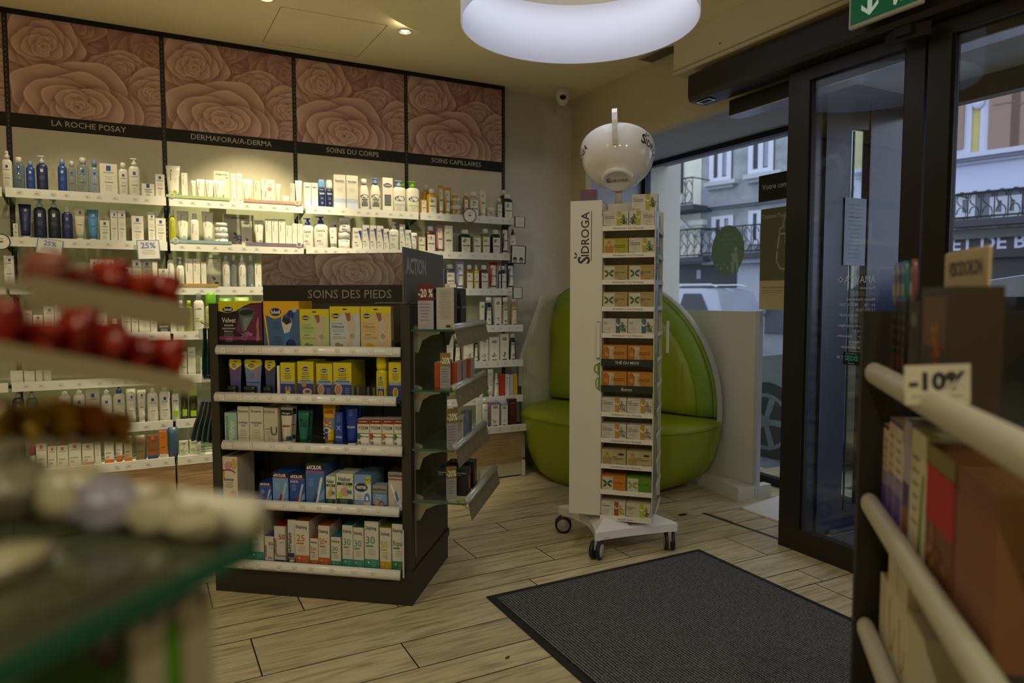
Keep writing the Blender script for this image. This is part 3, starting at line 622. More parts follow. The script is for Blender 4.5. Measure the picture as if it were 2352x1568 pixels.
m=MB(); m.box(TX1+.0005,TX1+.0025,.004,SD,ZB,ZT-.03,MIR); o=m.build('mirror_strip',T_); m=MB(); fr_=lambda y,z,l:(TX1+.0026+.0003*l,y,z); sidroga(m,fr_,.07,1.52,.06,M('3c4440'),1,-90 if False else 90,False); m.build('lettering',o)
# grip handles
for (x,y,z0_,z1_) in ((.012,-.020,1.00,1.18),(TX1+.035,S2-.03,1.00,1.18)):
    m=MB(); m.cham(x-.010,x+.006,y-.006,y+.006,z0_,z1_,.002,TW); m.box(x-.010,x+.006,y-.006,y+.006,z1_,z1_+.002,BLK); m.box(x-.010,x+.006,y-.006,y+.006,z0_-.002,z0_,BLK); m.build('grip_handle',T_)
# pole and cup
cxL,cyL=.072,.21
MB().lathe([(.020,ZT-.05),(.020,1.93)],M('c6bfae',.4),20,c=(cxL,cyL,0)).build('pole',T_)
m=MB(); m.box(TX0+SD,TX1-SD,SD,S2-SD,1.2,ZT-.03,TW); m.build('core',T_)
cm=MB(); CUPW=M('e4e0d8',.1,0,'cup')
R0=.195
prof=[(.0,-.004),(.062,-.004),(.070,-.014),(.078,-.012),(.082,.002),(.083,.012),(.105,.022),(.140,.050),(.168,.090),(.186,.135),(.194,.180),(R0,.200),(R0-.004,.2025),(R0-.008,.200),(.180,.14),(.150,.07),(.10,.035),(.01,.03)]
cm.loft([[(max(r,.001)*cos(2*pi*i/48),max(r,.001)*sin(2*pi*i/48),z) for i in range(48)] for r,z in prof],CUPW,True,True)
co=cm.build('tea_cup',T_)
lm=MB(); sidroga(lm,lambda x,z,l:(x,-z,-.0045-.0004*l),0,-.012,.026,DK,1)
def bowl(a,h,l):
    for i in range(5,11):
        if prof[i][1]<=h<=prof[i+1][1]: t=(h-prof[i][1])/(prof[i+1][1]-prof[i][1]); r=prof[i][0]*(1-t)+prof[i+1][0]*t; break
    else: r=.19
    r+=.0012+.0003*l; return (r*cos(a),r*sin(a),h)
for a0 in (radians(-90+76),radians(-90-84)):
    sidroga(lm,lambda x,z,l,a0=a0: bowl(a0+x/.19,min(max(z,.025),.199),l),0,.12,.05,DK,1)
lm.build('lettering',co)
hm=MB(); pts=[];n=16
for i in range(n+1):
    t=i/n; a=-.9+t*(2.85); r_=.19+.062*sin(pi*t)**.7; 
hp_=[(.165,.085),(.188,.10),(.215,.13),(.24,.17),(.252,.205),(.245,.235),(.222,.245),(.203,.225),(.197,.195)]
for k in range(len(hp_)-1): pass
rings=[]
for k,(r_,z_) in enumerate(hp_):
    p0=np.array(hp_[max(k-1,0)]);p1=np.array(hp_[min(k+1,len(hp_)-1)]); d=(p1-p0)/np.linalg.norm(p1-p0); nn=np.array([-d[1],d[0]])*.007
    rings.append([(-.013,-(r_+nn[0]),z_+nn[1]),(.013,-(r_+nn[0]),z_+nn[1]),(.013,-(r_-nn[0]),z_-nn[1]),(-.013,-(r_-nn[0]),z_-nn[1])])
hm.loft(rings,CUPW,True,True,False); ho=hm.build('cup_handle',co)
cw=atd(1418,404,float((np.array([2.2,2.93,2.0])-EYE)@_f))
lp=(cw-to); co.location=(lp@tu,lp@tv,cw[2]-.018)
# tilt: the opening leans away from the viewer
co.rotation_euler=(radians(-27),radians(4),radians(0))
co.rotation_euler=(Matrix.Rotation(radians(9),3,'Z')@Matrix.Rotation(radians(-33),3,'X')@Matrix.Rotation(radians(-4),3,'Z')).to_euler()
co.location.y+=.0
# base
m=MB(); bc=np.array([2.203,2.998]); ba=radians(-9)
ex=np.array([cos(ba),sin(ba)]); ey=np.array([-sin(ba),cos(ba)])
def bp_(x,y,z):
    q=bc+ex*x+ey*y; p=np.array([q[0],q[1],z])-to; return (p@tu,p@tv,z)
N=8; hb=.235; rings=[]
def outline(s,z0_,bow,pinch):
    pts=[]
    for sd in range(4):
        a=sd*pi/2
        for i in range(N):
            t=-1+2*i/N; x=t*hb*s; y=-(hb*s-pinch*(1-t*t)*0)  # front edge
            xx=x*cos(a)-y*sin(a); yy=x*sin(a)+y*cos(a)
            k=1-.28*(1-abs(t)**1.5) if sd in(1,3) else 1-.05*(1-t*t)
            if sd in(1,3): xx*=k
            else: yy*=k
            pts.append(bp_(xx,yy,z0_))
    return pts
def base_ring(s,zf): 
    pts=outline(s,0,0,0); return [(p[0],p[1],zf) for p in pts]
TB=M('e2dfe0',.15)
m.loft([base_ring(.98,.098),base_ring(1,.10),base_ring(1,.140),base_ring(.97,.147),base_ring(.75,.165),base_ring(.55,.182),base_ring(.4,.19)],TB,True,True,False)
bo=m.build('wheeled_base',T_)
m=MB(); 
def bf(x,y,l):  # lettering on the sloping front top
    z=.147+ (y+.228)/.052*.018 ; return bp_(x,y,z+.001+.0003*l)
sidroga(m,bf,.03,-.222+.012,.030,M('2a302a'),1,0,True,True); m.T(lambda x,z,l:bp_(x,-.2235-.0006*l-.0065,z),'METADISPLAY',-.20,.106,.006,'3a3a3a',1,'l'); m.build('lettering',bo)
for i,(px,py) in enumerate([(1293,1222),(1367,1278),(1535,1260),None] if False else [0,0,0,0]) if False else []: pass
for i,(sx,sy,ra) in enumerate([(-1,-1,80),(1,-1,100),(-1,1,15),(1,1,40)]):
    q=bp_(sx*.205,sy*.205,0)
    m=MB(); w=MB()
    for s in (-1,1):
        w.lathe([(.028,-.006),(.044,-.009),(.046,0),(.044,.009),(.028,.006)],M('1f1f20',.5),24,c=(0,0,s*.017)); w.lathe([(.034,.0095*s),(.033,.0115*s)] if s>0 else [(.033,-.0115),(.034,-.0095)],M('a8a49a',.4),24,c=(0,0,s*.017))
    m.prism([(-.030,.05),(.02,.05),(.03,.098),(-.02,.098)],-.009,.009,'y',M('b9b6ae',.35)); m.lathe([(.016,.08),(.016,.099)],CHROME,12)
    co_=m.build('caster',T_); co_.location=q; co_.rotation_euler.z=radians(ra)
    wo=w.build('wheel',co_); wo.rotation_euler.x=pi/2; wo.location=(-.012,0,.047)
# ================================================================ round bench with back
A_=np.array([2.97,4.82,0]); bt=np.array([.301,-.954,0]); bn=np.array([.954,.301,0])
B_=thing('round_bench','lime green round upholstered bench with a high oval back beside the window','bench')
LIME=noisy('lime_leather','8a9a12','96a61c',300,.42,bump=.1,detail=2); LIME_DAY=noisy('daylit_lime_leather','7a9a2e','84a236',300,.4,bump=.1)  # second leather: window daylight on the border put into its greener colour
def BP(s,d,z): q=A_+bt*s-bn*d; return (q[0],q[1],z)
sc_,cz_,RB=.49,.54,.925
def half(s0,s1,d0): pass
m=MB(); rings=[]; n=30
def seat_pt(i,k,z):
    a=pi*i/n; ca,sa=cos(a),sin(a); q=(abs(ca)**3+max(sa,0)**3)**(-1/3); ks=.62+.38*k if k<1 else k
    return (max(.69-.745*(2*k-1 if k<1 and z<.4 else k)*q*ca,.012),.70*(.5+.5*k if z<.4 else k)*q*sa,z)
def seat_ring(k,z):
    pts=[BP(*seat_pt(i,k,z)) for i in range(n+1)]
    return [BP(pts and seat_pt(0,k,z)[0],0,z)]+pts+[BP(seat_pt(n,k,z)[0],0,z)]
m.loft([seat_ring(k,z) for k,z in ((.82,.004),(.88,.05),(.93,.13),(.965,.22),(.985,.33),(1.0,.42),(1.0,.435))],LIME,True,False)
m.build('seat_base',B_)
m=MB(); m.loft([seat_ring(k,z) for k,z in ((1.0,.434),(1.004,.441),(.998,.455),(.985,.470),(.96,.484),(.90,.494),(.7,.498),(.3,.498))],LIME,True,True); m.build('seat_cushion',B_)
m=MB(); m.tube([BP(*(lambda p:(p[0],p[1]+.002,.438))(seat_pt(i,1.003,.438))) for i in range(1,n)],.0035,M('6f8a12',.5),6); m.build('piping',B_)
# back cushion: disc with a rounded front and a rim band coloured greener for the daylight on it
def back_ring(R,d,lo=.505):
    pts=[]
    a0=math.asin(max(-1,min(1,(lo-cz_)/R)))
    nn=36
    for i in range(nn+1):
        a=a0+(pi-2*a0)*i/nn; s=sc_+R*cos(a); z=cz_+R*sin(a); pts.append(BP(max(s,.004),d,max(z,lo)))
    return pts
m=MB(); m.loft([back_ring(RB,-.04),back_ring(RB,.02),back_ring(RB-.012,.045)],LIME_DAY,True,True); m.build('back_shell',B_)
m=MB(); m.loft([back_ring(RB-.014,.0452),back_ring(RB-.03,.06),back_ring(RB-.09,.08),back_ring(RB-.12,.085)],LIME_DAY,True,True); m.build('back_border',B_)
m=MB(); m.loft([back_ring(RB-.115,.078,.51),back_ring(RB-.128,.10,.51),back_ring(RB-.20,.125,.515),back_ring(RB-.45,.14,.52)],LIME,True,True); m.build('back_cushion',B_)
m=MB(); m.loft([back_ring(RB+.004,-.045,.30),back_ring(RB+.004,.022,.30),back_ring(RB-.001,.022,.30),back_ring(RB-.001,-.045,.30)],M('c9c9c4',.4),False,False); m.build('edge_trim',B_)
# white wing panels either side of the bench
PWH=M('dfdccf',.45)
def wp(x,y,s_=-.02): p=on(x,y,bt,bt@(A_+bt*s_)); q=p-A_; return (-(q@bn),p[2])
def wprism(m,pts,s0,s1,mat): m.loft([[BP(s0,d,z) for d,z in pts],[BP(s1,d,z) for d,z in pts]],mat,True,True,False)
t=thing('bench_wing_panel','white panel with painted bench reflection and a sloping edge left of the green bench','panel')
e1=wp(1203,828);e2=wp(1253,678); dB=e1[0]
m=MB(); wprism(m,[(0,0),(0,e2[1]),(e2[0],e2[1]),(e1[0],e1[1]),(e1[0],0)],-.045,-.02,M('cfcfb0',.5)); m.build('board',t)  # board colour carries the green reflected from the bench
m=MB(); wprism(m,[(e2[0]-.012,e2[1]+.002),(e2[0],e2[1]+.002),(e1[0]+.003,e1[1]),(e1[0]+.003,.62),(e1[0]-.010,.62),(e1[0]-.010,e1[1])],-.075,-.046,WHITE); m.build('edge_strip',t)
t=thing('window_partition','white low upright partition on a foot right of the green bench','partition')
MB().box(3.475,3.495,3.235,3.90,.02,1.215,PWH).build('board',t)
MB().box(3.465,3.497,3.20,3.235,.0,1.218,M('c9cbd4',.4)).build('post',t)
MB().prism([(3.33,3.22),(3.465,3.20),(3.465,3.40),(3.43,3.70),(3.39,3.66)],.0,.085,'z',PWH).box(3.497,3.60,3.20,3.26,0,.085,PWH).box(3.452,3.456,3.198,3.2,.03,.036,BLK).box(3.452,3.456,3.198,3.2,.06,.066,BLK).build('foot',t)
MB().box(3.40,3.45,3.231,3.235,.80,.803,M('c9b98a',.4)).build('brass_rod',t) if False else None
# posters at the window
XPo=3.70
def pr(x0,y0,x1,y1): a=onX(x0,y0,XPo);b=onX(x1,y1,XPo); return a,b
t=thing('shop_notice_board','dark card with the words Votre centre hanging in the window','sign')
a=onX(1742,465,XPo); b=onX(1742,405,XPo); m=MB(); m.box(XPo,XPo+.004,2.95,a[1],a[2],b[2],M('151a18',.5)); m.build('board',t)
m=MB(); f=lambda y,z,l:(XPo-.0005*l,-y,z); m.T(f,'Votre centre',-a[1]+.03,(a[2]+b[2])/2-.01,.036,M('c8c8be',.5),1,'l',.012); m.build('lettering',t)
t=thing('test_poster','olive poster with a white hand outline titled DiabetoTest in the window','poster')
a=onX(1743,710,XPo); b=onX(1743,482,XPo); c=onX(1743,645,XPo); m=MB(); m.box(XPo,XPo+.003,2.95,a[1],c[2],b[2],M('6a6a44',.3)); m.box(XPo,XPo+.003,2.95,a[1],a[2],c[2],M('d0ba84',.3)); m.build('sheet',t)
m=MB(); m.T(f,'DiabetoTest',-a[1]+.015,b[2]-.065,.028,M('c8c6b4'),1,'l',.006); m.T(f,'Faites le test dès maintenant',-a[1]+.02,c[2]-.05,.012,M('3a3624'),1,'l',.01); m.LN(f,-a[1]+.02,-a[1]+.20,c[2]-.065,.014,2,M('6a6040'),1,.003)
y0=-a[1]+.19; z0=c[2]+.10
def stroke(pts,w=.006):
    for (x0,z0_),(x1,z1_) in zip(pts[:-1],pts[1:]):
        d=np.array([x1-x0,z1_-z0_]); d=d/np.linalg.norm(d); q=np.array([-d[1],d[0]])*w; e=d*w*.6
        m.P(f,[tuple(np.array([x0,z0_])-q-e),tuple(np.array([x1,z1_])-q+e),tuple(np.array([x1,z1_])+q+e),tuple(np.array([x0,z0_])+q-e)],M('b8b49c'),1)
stroke([(y0+.03,z0+.36),(y0,z0+.28),(y0+.0,z0+.25),(y0-.03,z0+.235),(y0-.03,z0+.205),(y0+.06,z0+.20)]); stroke([(y0-.03,z0+.19),(y0-.045,z0+.10),(y0-.05,z0+.03),(y0-.02,z0-.02),(y0+.03,z0-.03),(y0+.06,z0-.03)]); stroke([(y0+.02,z0+.19),(y0+.02,z0+.14),(y0+.05,z0+.13)])
m.build('print',t)
a=onX(1670,575,3.838); g=MB(); cc=(a[1],a[2]); f3=lambda y,z,l:(3.8445-.0005*l,y,z); GS_=M('7f9a82',.5)
g.prism([(a[1]+.165*cos(2*pi*i/40),a[2]+.185*sin(2*pi*i/40)) for i in range(40)],3.8435,3.8445,'x',GS_)
f3=lambda y,z,l:(3.8435-.0005*l,y,z); GT2=M('b4c4ae',.5)
for t_,z in (('Allergique ?',.11),('Nous vous conseillons',.075),('volontiers.',.04)): g.T(lambda x,zz,l:f3(a[1]+x,zz,l),t_,0,a[2]+z,.016,GT2,1,'c',.005,wmax=.24)
g.E(f3,a[1]-.08,a[2]+.005,.017,.018,GT2,1); g.P(f3,[(a[1]-.055,a[2]-.02),(a[1]-.10,a[2]-.02),(a[1]-.105,a[2]-.07),(a[1]-.11,a[2]-.165),(a[1]-.09,a[2]-.165),(a[1]-.085,a[2]-.09),(a[1]-.07,a[2]-.09),(a[1]-.06,a[2]-.17),(a[1]-.04,a[2]-.165),(a[1]-.05,a[2]-.06),(a[1]-.03,a[2]-.03)],GT2,1)
for i in range(5): g.E(f3,a[1]+.10-.035*i,a[2]-.10-.03*(i%2),.008,.012,GT2,1)
tag(g.build('window_sticker'),'round green window sticker with mirrored words and a sneezing figure','sticker')
# ================================================================ products
TX='6d6a62'; DKT='3a3a44'
def st_lrp(m,f,w,h,a):
    c=a or '2450a8'; s=w*.13; x=0 if w>h*.28 else w*.08
    m.R(f,x-s,h*.86-s*1.3,x+s,h*.86+s*1.3,c,1); m.T(f,'LA ROCHE-POSAY',0,h*.86-s*1.3-.012,.006,DKT,2,'c',.01,wmax=w*.62)
    m.LN(f,-w*.3,w*.3,h*.62,h*.045,3,'8f9aa8',2,.001,int(w*1e4)); m.T(f,'TOLERIANE',0,h*.42,.006,DKT,2,'c',.02,wmax=w*.55); m.LN(f,-w*.3,w*.25,h*.34,h*.05,4,TX,2,.0012)
def st_lrs(m,f,w,h,a):
    s=w*.14; m.R(f,-s,h*.84,s,h*.97,'c8702a',1); m.T(f,'LA ROCHE-POSAY',0,h*.76,.006,DKT,2,'c',.01,wmax=w*.66); m.T(f,'ANTHELIOS',-w*.38,h*.42,.006,DKT,2,'l',.02,wmax=w*.6); m.T(f,'50',-w*.38,h*.24,.013,'c8702a',2,'l',.02)
    if a: m.R(f,-w*.5,0,w*.5,h*.2,a,1)
def st_df(m,f,w,h,a):
    m.R(f,-w*.22,h*.88,-w*.10,h*.915,'a03a34',1,1); m.T(f,'dermafora',-w*.17,h*.70,min(.011,w*.2),TX,2,'c',.0,90,wmax=h*.34)
    m.E(f,w*.12,h*.14,w*.17,w*.17,a or '9a8f9c',1); m.E(f,w*.12,h*.14,w*.09,w*.09,'e8e4da',1.5) if a is None else 0; m.LN(f,0,w*.34,h*.62,h*.045,4,'a8a294',2,.001)
def st_cv(m,f,w,h,a):
    c=a or '2f3f9e'; m.P(f,[(w*.10,h*.88),(w*.46,h*.88),(w*.46,h*.36)],c,1); m.T(f,'CeraVe',-w*.42,h*.76,.015,DKT,2,'l',.01,wmax=w*.66)
    m.LN(f,-w*.38,w*.1,h*.66,h*.045,3,c,2,.0014); m.R(f,-w*.38,h*.34,-w*.05,h*.37,'44444a',1); m.LN(f,-w*.38,w*.2,h*.28,h*.045,3,c,2,.0014); m.R(f,-w*.2,h*.06,w*.25,h*.085,'44444a',1)
def st_ct(m,f,w,h,a):
    z=h*(.78 if a=='t' else .62); m.E(f,0,z,w*.44,w*.22,'9cb82a',1,20); m.E(f,0,z+w*.02,w*.42,w*.19,'1c2a6a',1.5,20); m.T(f,'Cetaphil',0,z-w*.06,.016,'e4e6ea',2,'c',.01,wmax=w*.66)
    if a in('g','t'): m.R(f,-w*.32,h*.20,w*.32,h*.52,'565c5c',1); m.LN(f,-w*.26,w*.26,h*.47,h*.05,5,'b8bcb8',2)
    else: m.R(f,-w*.38,h*.32,w*.38,h*.38,'9fb4d8' if a=='b' else 'a8c860',1); m.LN(f,-w*.36,w*.2,h*.27,h*.05,4,TX,2)
def st_kl(m,f,w,h,a):
    x=w*.39; m.R(f,-x,h*.05,x,h*.93,'dedbcb',1)
    cols=(a or 'c06a2a')+',2f5a2c'; m.BL(f,-x*.3,h*.76,w*.2,cols.split(','),12,2,int(h*1e4)); m.ring(f,x*.6,h*.70,w*.08,w*.08,w*.01,'8a8a80',2,12)
    m.R(f,-x*.8,h*.44,x*.8,h*.50,'18413a',2); m.T(f,'KLORANE',0,h*.452,h*.035,'c8d0c8',3,'c',.01,wmax=x*1.2); m.LN(f,-x*.8,x*.4,h*.37,h*.05,4,TX,2,.001); m.E(f,x*.7,h*.10,w*.09,w*.03,'2f5a2c',2,8,.6)
def st_ra(m,f,w,h,a):
    x=w*.40; m.R(f,-x,h*.04,x,h*.90,'e4e1d4',1); m.R(f,-x*.6,h*.76,x*.6,h*.86,'2f7a34',2); m.T(f,'RAUSCH',0,h*.79,h*.04,'eef0e8',3,'c',.01,wmax=x); m.LN(f,-x*.7,x*.7,h*.68,h*.045,4,TX,2,.0012)
    m.BL(f,0,h*.26,w*.24,(a or 'c8b020,4a7a2a').split(','),11,2,int(w*3e4)); m.R(f,-x*.6,h*.06,x*.6,h*.10,'23303c',2)
def st_ad(m,f,w,h,a):
    m.T(f,'A-DERMA',-w*.05,h*.80,.010,DKT,2,'c',.01,wmax=w*.62); m.ring(f,-w*.42,h*.75,w*.5,h*.35,.0012,'7fae3a',2,14,-pi/2,0); 
    if a!='p': m.R(f,-w*.4,h*.36,w*.4,h*.42,'8fb83a',1); m.R(f,-w*.4,h*.47,w*.0,h*.50,'b87a3a',1)
    else: m.R(f,-w*.36,h*.16,w*.36,h*.42,'9cc428',1)
    m.LN(f,-w*.36,w*.2,h*.31,h*.05,3,TX,2)
def st_bp(m,f,w,h,a):
    m.T(f,'Bepanthen',0,h*.80,.014,'38507a' if a!='w' else 'dfe6f4',2,'c',.01,wmax=w*.72); m.R(f,-w*.38,h*.77,w*.38,h*.775,'38507a',2,1); 
    if a!='w': m.R(f,-w*.498,0,w*.498,h*.33,'aebfdc',1); m.R(f,-w*.498,0,w*.498,h*.22,'c8d2e4',1.2)
    m.ring(f,0,h*.32,w*.14,w*.14,w*.03,'dfe3ea',2,16); m.LN(f,-w*.3,w*.3,h*.62,h*.04,3,'b0a894',2)
def st_ln(m,f,w,h,a):
    c=a or TX; m.T(f,'DERMA',0,h*.82,min(.012,w*.18),c,2,'c',.01,wmax=w*.6); m.LN(f,-w*.32,w*.3,h*.7,h*.06,6,c,2,.0012,int(w*1e4))
def st_disp(m,f,w,h,a):
    n,c=(a or 'RETINOL;3a1a14').split(';'); m.R(f,-w*.49,0,w*.49,h*.30,c,1); m.T(f,n,0,h*.20,.010,'e4dcd0',2,'c',.02,wmax=w*.75); m.LN(f,-w*.3,w*.3,h*.15,h*.05,2,'d8d0c4',2,.003)
def st_no(m,f,w,h,a): pass
def st_df2(m,f,w,h,a):
    m.T(f,'DERMAFORA',-w*.0,h*.88,.010,TX,2,'c',.015,wmax=w*.78); m.R(f,w*.3,h*.80,w*.38,h*.84,'a03a34',1); m.LN(f,-w*.4,w*.3,h*.76,h*.04,4,'b09a90',2); m.BL(f,-w*.05,h*.32,w*.18,['4a3f78','6a5a98','3a3040'],10,2,4); m.E(f,w*.18,h*.18,w*.16,w*.09,'7a7a78',2); m.E(f,w*.18,h*.18,w*.10,w*.055,'3a2a28',2.5)
ST=dict(lrp=st_lrp,lrs=st_lrs,df=st_df,cv=st_cv,ct=st_ct,kl=st_kl,ra=st_ra,ad=st_ad,bp=st_bp,ln=st_ln,disp=st_disp,no=st_no,card=st_df2)
def surf(prof,ex,ey,n):
    zs=[p[1] for p in prof]; rs=[p[0] for p in prof]
    def f(x,z,l):
        r=float(np.interp(z,zs,rs)); t=min(abs(x)/max(r*ex,1e-5),.995); return (x,-(r*ey)*(1-t**n)**(1/n)-.0004*l-.0002,z)
    return f
CATS=dict(x='carton',b='bottle',p='bottle',s='bottle',t='tube',T='tube',j='jar',c='display card',d='counter display',u='pouch',g='bottle')
NAMES=dict(x='carton',b='bottle',p='pump_bottle',s='spray_bottle',t='tube',T='tube',j='jar',c='display_card',d='serum_display',u='pouch',g='bottle')
def product(kind,w,h,body,cap,style,arg,label,group,loc,rz,dep=None,glossy=.35):
    bm=LG if body=='clear' else (clear('tint_'+body[1:],body[1:],.45,.05,1.45) if body[0]=='~' else M(body,glossy)); cm=LG if cap=='clear' else M(cap or 'e4e2da',.35)
    sty=ST.get(style) or (lambda m,f,w,h,a: style(m,f,w,h,a)) if not callable(style) else style
    cat=CATS[kind]; nm=NAMES[kind]
    if kind in 'xc':
        d=dep or (max(.018,min(w*.62,.06)) if kind=='x' else .004)
        m=MB(); m.box(-w/2,w/2,-d/2,d/2,0,h,bm)
        if kind=='x' and cap: m.box(-w/2-.0002,w/2+.0002,-d/2-.0002,d/2+.0002,h-.0006,h+.0004,cm)
        sty(m,flat(-d/2),w,h,arg); o=m.build(nm,None,loc,rz); tag(o,label,cat,group); return o,d
    t=thing(nm,label,cat,loc,rz,group); m=MB(); r=w/2
    if kind in 'bpsg':
        ey=.62 if w>.045 else .9; n=3.2 if style in('kl','lrp','ra') or w>.06 else 2.4
        ch={'b':.17,'p':.10,'s':.2,'g':.3}[kind]*h; 
        if kind=='p': ph=min(.045,h*.26); bh=h-ph
        else: bh=h-ch
        nk=min(r*.42,.016)
        if style=='ra': prof=[(r*.9,0),(r,.004),(r,bh*.10),(r*.72,bh*.86),(r*.40,bh*.97),(nk,bh)]
        elif arg=='round': prof=[(r*.82,0),(r*.9,bh*.05),(r,bh*.4),(r*.92,bh*.72),(r*.7,bh*.9),(nk,bh)]
        else: prof=[(r*.94,0),(r,.004),(r,bh*.86),(r*.9,bh*.94),(r*.6,bh*.985),(nk,bh)]
        m.lathe(prof,bm,20,1,ey,n); lh=bh*.86; f0=surf([(p[0],p[1]) for p in prof],1,ey,n)
        sty(m,lambda x,z,l:f0(x,z+bh*.02,l),w*.94,lh,arg if arg!='round' else 'g'); m.build('body',t)
        c=MB(); nr=nk*1.15
        if kind=='p':
            c.lathe([(nr,bh),(nr,bh+ph*.4),(nr*.5,bh+ph*.45),(nr*.4,bh+ph*.8)],cm,14); c.box(-nr*.7,nr*.9,-nr*.6,nr*.6,bh+ph*.78,bh+ph*.92,cm); c.prism([(-nr*.2,bh+ph*.80),(-r*.75,bh+ph*.86),(-r*.78,bh+ph*.94),(r*.35,bh+ph),(r*.4,bh+ph*.86)],-nr*.35,nr*.35,'y',cm); c.build('pump',t)
        elif kind=='s': c.lathe([(nr*1.1,bh),(nr*1.1,bh+ch*.45),(nr*.7,bh+ch*.55),(nr*.7,bh+ch),(nr*.5,bh+ch)],cm,14); c.box(-nr*.25,nr*.25,-nr*1.1,0,bh+ch*.66,bh+ch*.82,cm); c.build('spray_head',t)
        elif kind=='g': c.lathe([(r*.86,bh-.004),(r*.95,bh+ch*.2),(r*.9,bh+ch*.8),(r*.7,bh+ch*.95),(.001,bh+ch)],cm,18,1,ey,2.4); c.build('cap',t)
        else: 
            cr=r*.62 if style in('kl','ra') else r*.55; c.lathe([(cr,bh-.001),(cr*(.85 if style in('kl',) else 1),bh+ch*.94),(cr*.75,bh+ch)],cm,16,1,min(1,ey*1.4)); c.build('cap',t)
        return t,w*ey
    if kind in 'tT':
        ch=h*.13; rings=[]; nn=16; d0=r*.85
        for k in range(7):
            s=k/6; hw=r*(.70+.30*s) if kind=='t' else r; hd=d0*.72*(1-s)**.8+.0012
            rings.append([(hw*cos(2*pi*(i+.5)/nn),hd*sin(2*pi*(i+.5)/nn),ch+(h-ch)*s) for i in range(nn)])
        m.loft(rings,bm,True,True,True)
        def f(x,z,l):
            s=min(max((z)/(h-ch),0),1); hw=r*(.70+.30*s) if kind=='t' else r; hd=d0*.72*(1-s)**.8+.0012; t_=min(abs(x)/hw,.98); return (x,-hd*sqrt(1-t_*t_)-.0003*l-.0008,ch+z)
        sty(m,f,w*.74,(h-ch)*.94,arg); m.build('body',t)
        MB().lathe([(r*.62,0),(r*.66,ch*.9),(r*.5,ch)],cm,18,1,.85).build('cap',t); return t,w*.62
    if kind=='j':
        hh=h*.62; m.lathe([(r*.9,0),(r*.96,.002),(r*.96,hh)],bm,24); f=surf([(r*.96,0),(r*.96,hh)],1,1,2)
        sty(m,f,w*.9,hh,arg); m.build('body',t); MB().lathe([(r,hh),(r,h*.95),(r*.94,h)],cm,24).build('lid',t); return t,w
    if kind=='d':
        d=.05; m.box(-w/2,w/2,-d/2,d/2,0,h*.30,M(arg.split(';')[1],.4)); sty(m,flat(-d/2),w,h,arg); m.box(-w/2,w/2,d/2-.003,d/2,h*.30,h,ACRY); m.box(-w/2,-w/2+.002,-d/2,d/2,h*.3,h*.9,ACRY); m.box(w/2-.002,w/2,-d/2,d/2,h*.3,h*.9,ACRY); m.build('tray',t)
        b=MB(); q=w*.27; b.lathe([(q*.9,h*.301),(q,h*.32),(q,h*.62),(q*.45,h*.70)],M(body,.15),18); b.R(surf([(q,0),(q,h)],1,1,2),-q*.8,h*.38,q*.8,h*.58,'e0dcd2',1,6); b.build('dropper_bottle',t)
        b=MB(); b.lathe([(q*.48,h*.70),(q*.48,h*.80),(q*.3,h*.82),(q*.3,h*.92),(.001,h*.97)],cm,14); b.build('dropper_cap',t); return t,d
    if kind=='u':
        rings=[]; nn=14
        for k in range(6):
            s=k/5; hd=.02*sin(pi*min(s*.8+.1,1))+.0015; rings.append([(r*cos(2*pi*(i+.5)/nn)*(1+.02*sin(k*3+i)),hd*sin(2*pi*(i+.5)/nn),h*s) for i in range(nn)])
        m.loft(rings,bm,True,True,True); sty(m,flat(-.021),w*.8,h*.9,arg); m.build('body',t); return t,.04
NUM=['first','second','third','fourth','fifth','sixth','seventh','eighth','ninth','tenth','eleventh','twelfth']
# one row: (x0,x1,ytop,kind,body,cap,style,arg,description[,flags])  flags: b = stands behind, S = stacked on the previous one
def wall_row(bay,row,ybase,items):
    Y=ROWY[row]; z=ROWZ[row]; prev=None; place='%s shelf, %s'%(ROWN[row],BAYN[bay]); px=-1e9; lastd=.05
    for it in items:
        x0,x1,yt,kind,body,cap,style,arg,desc=it[:9]; fl=it[9] if len(it)>9 else ''
        yf=Y+.018+(.085 if 'b' in fl else 0)
        a=onY(x0,ybase,yf)[0]; b=onY(x1,ybase,yf)[0]; yb=on((x0+x1)/2,yt,(0,1,0),yf)[2]
        if 'b' not in fl and 'S' not in fl:
            a=max(a,px+.001)
        w=(b-a)*.97; cx=(a+b)/2; zz=z+.0005
        if 'S' in fl: zz=prev[0]+.0008
        h=yb-zz; 
        if 'h' in fl: h=prev[1]
        if h<.008: h=.02
        d0={'x':max(.018,min(w*.62,.06)),'c':.004,'d':.05,'u':.04,'j':w,'t':w*.62,'T':w*.62}.get(kind, w*.62 if w>.045 else w*.9)
        o,d=product(kind,w,h,body,cap,style,arg,desc+', '+place,'products on the %s shelf of the %s'%(ROWN[row],BAYN[bay]),(cx,yf+d0/2,zz),0)
        o.location.y=yf+d/2+(.0 if kind!='c' else .07)
        prev=(zz+h,h)
        if 'b' not in fl and 'S' not in fl: px=cx+w/2
B_L='2450a8'; WB='dedbd0'; NV='17285e'; BL2='2348a0'
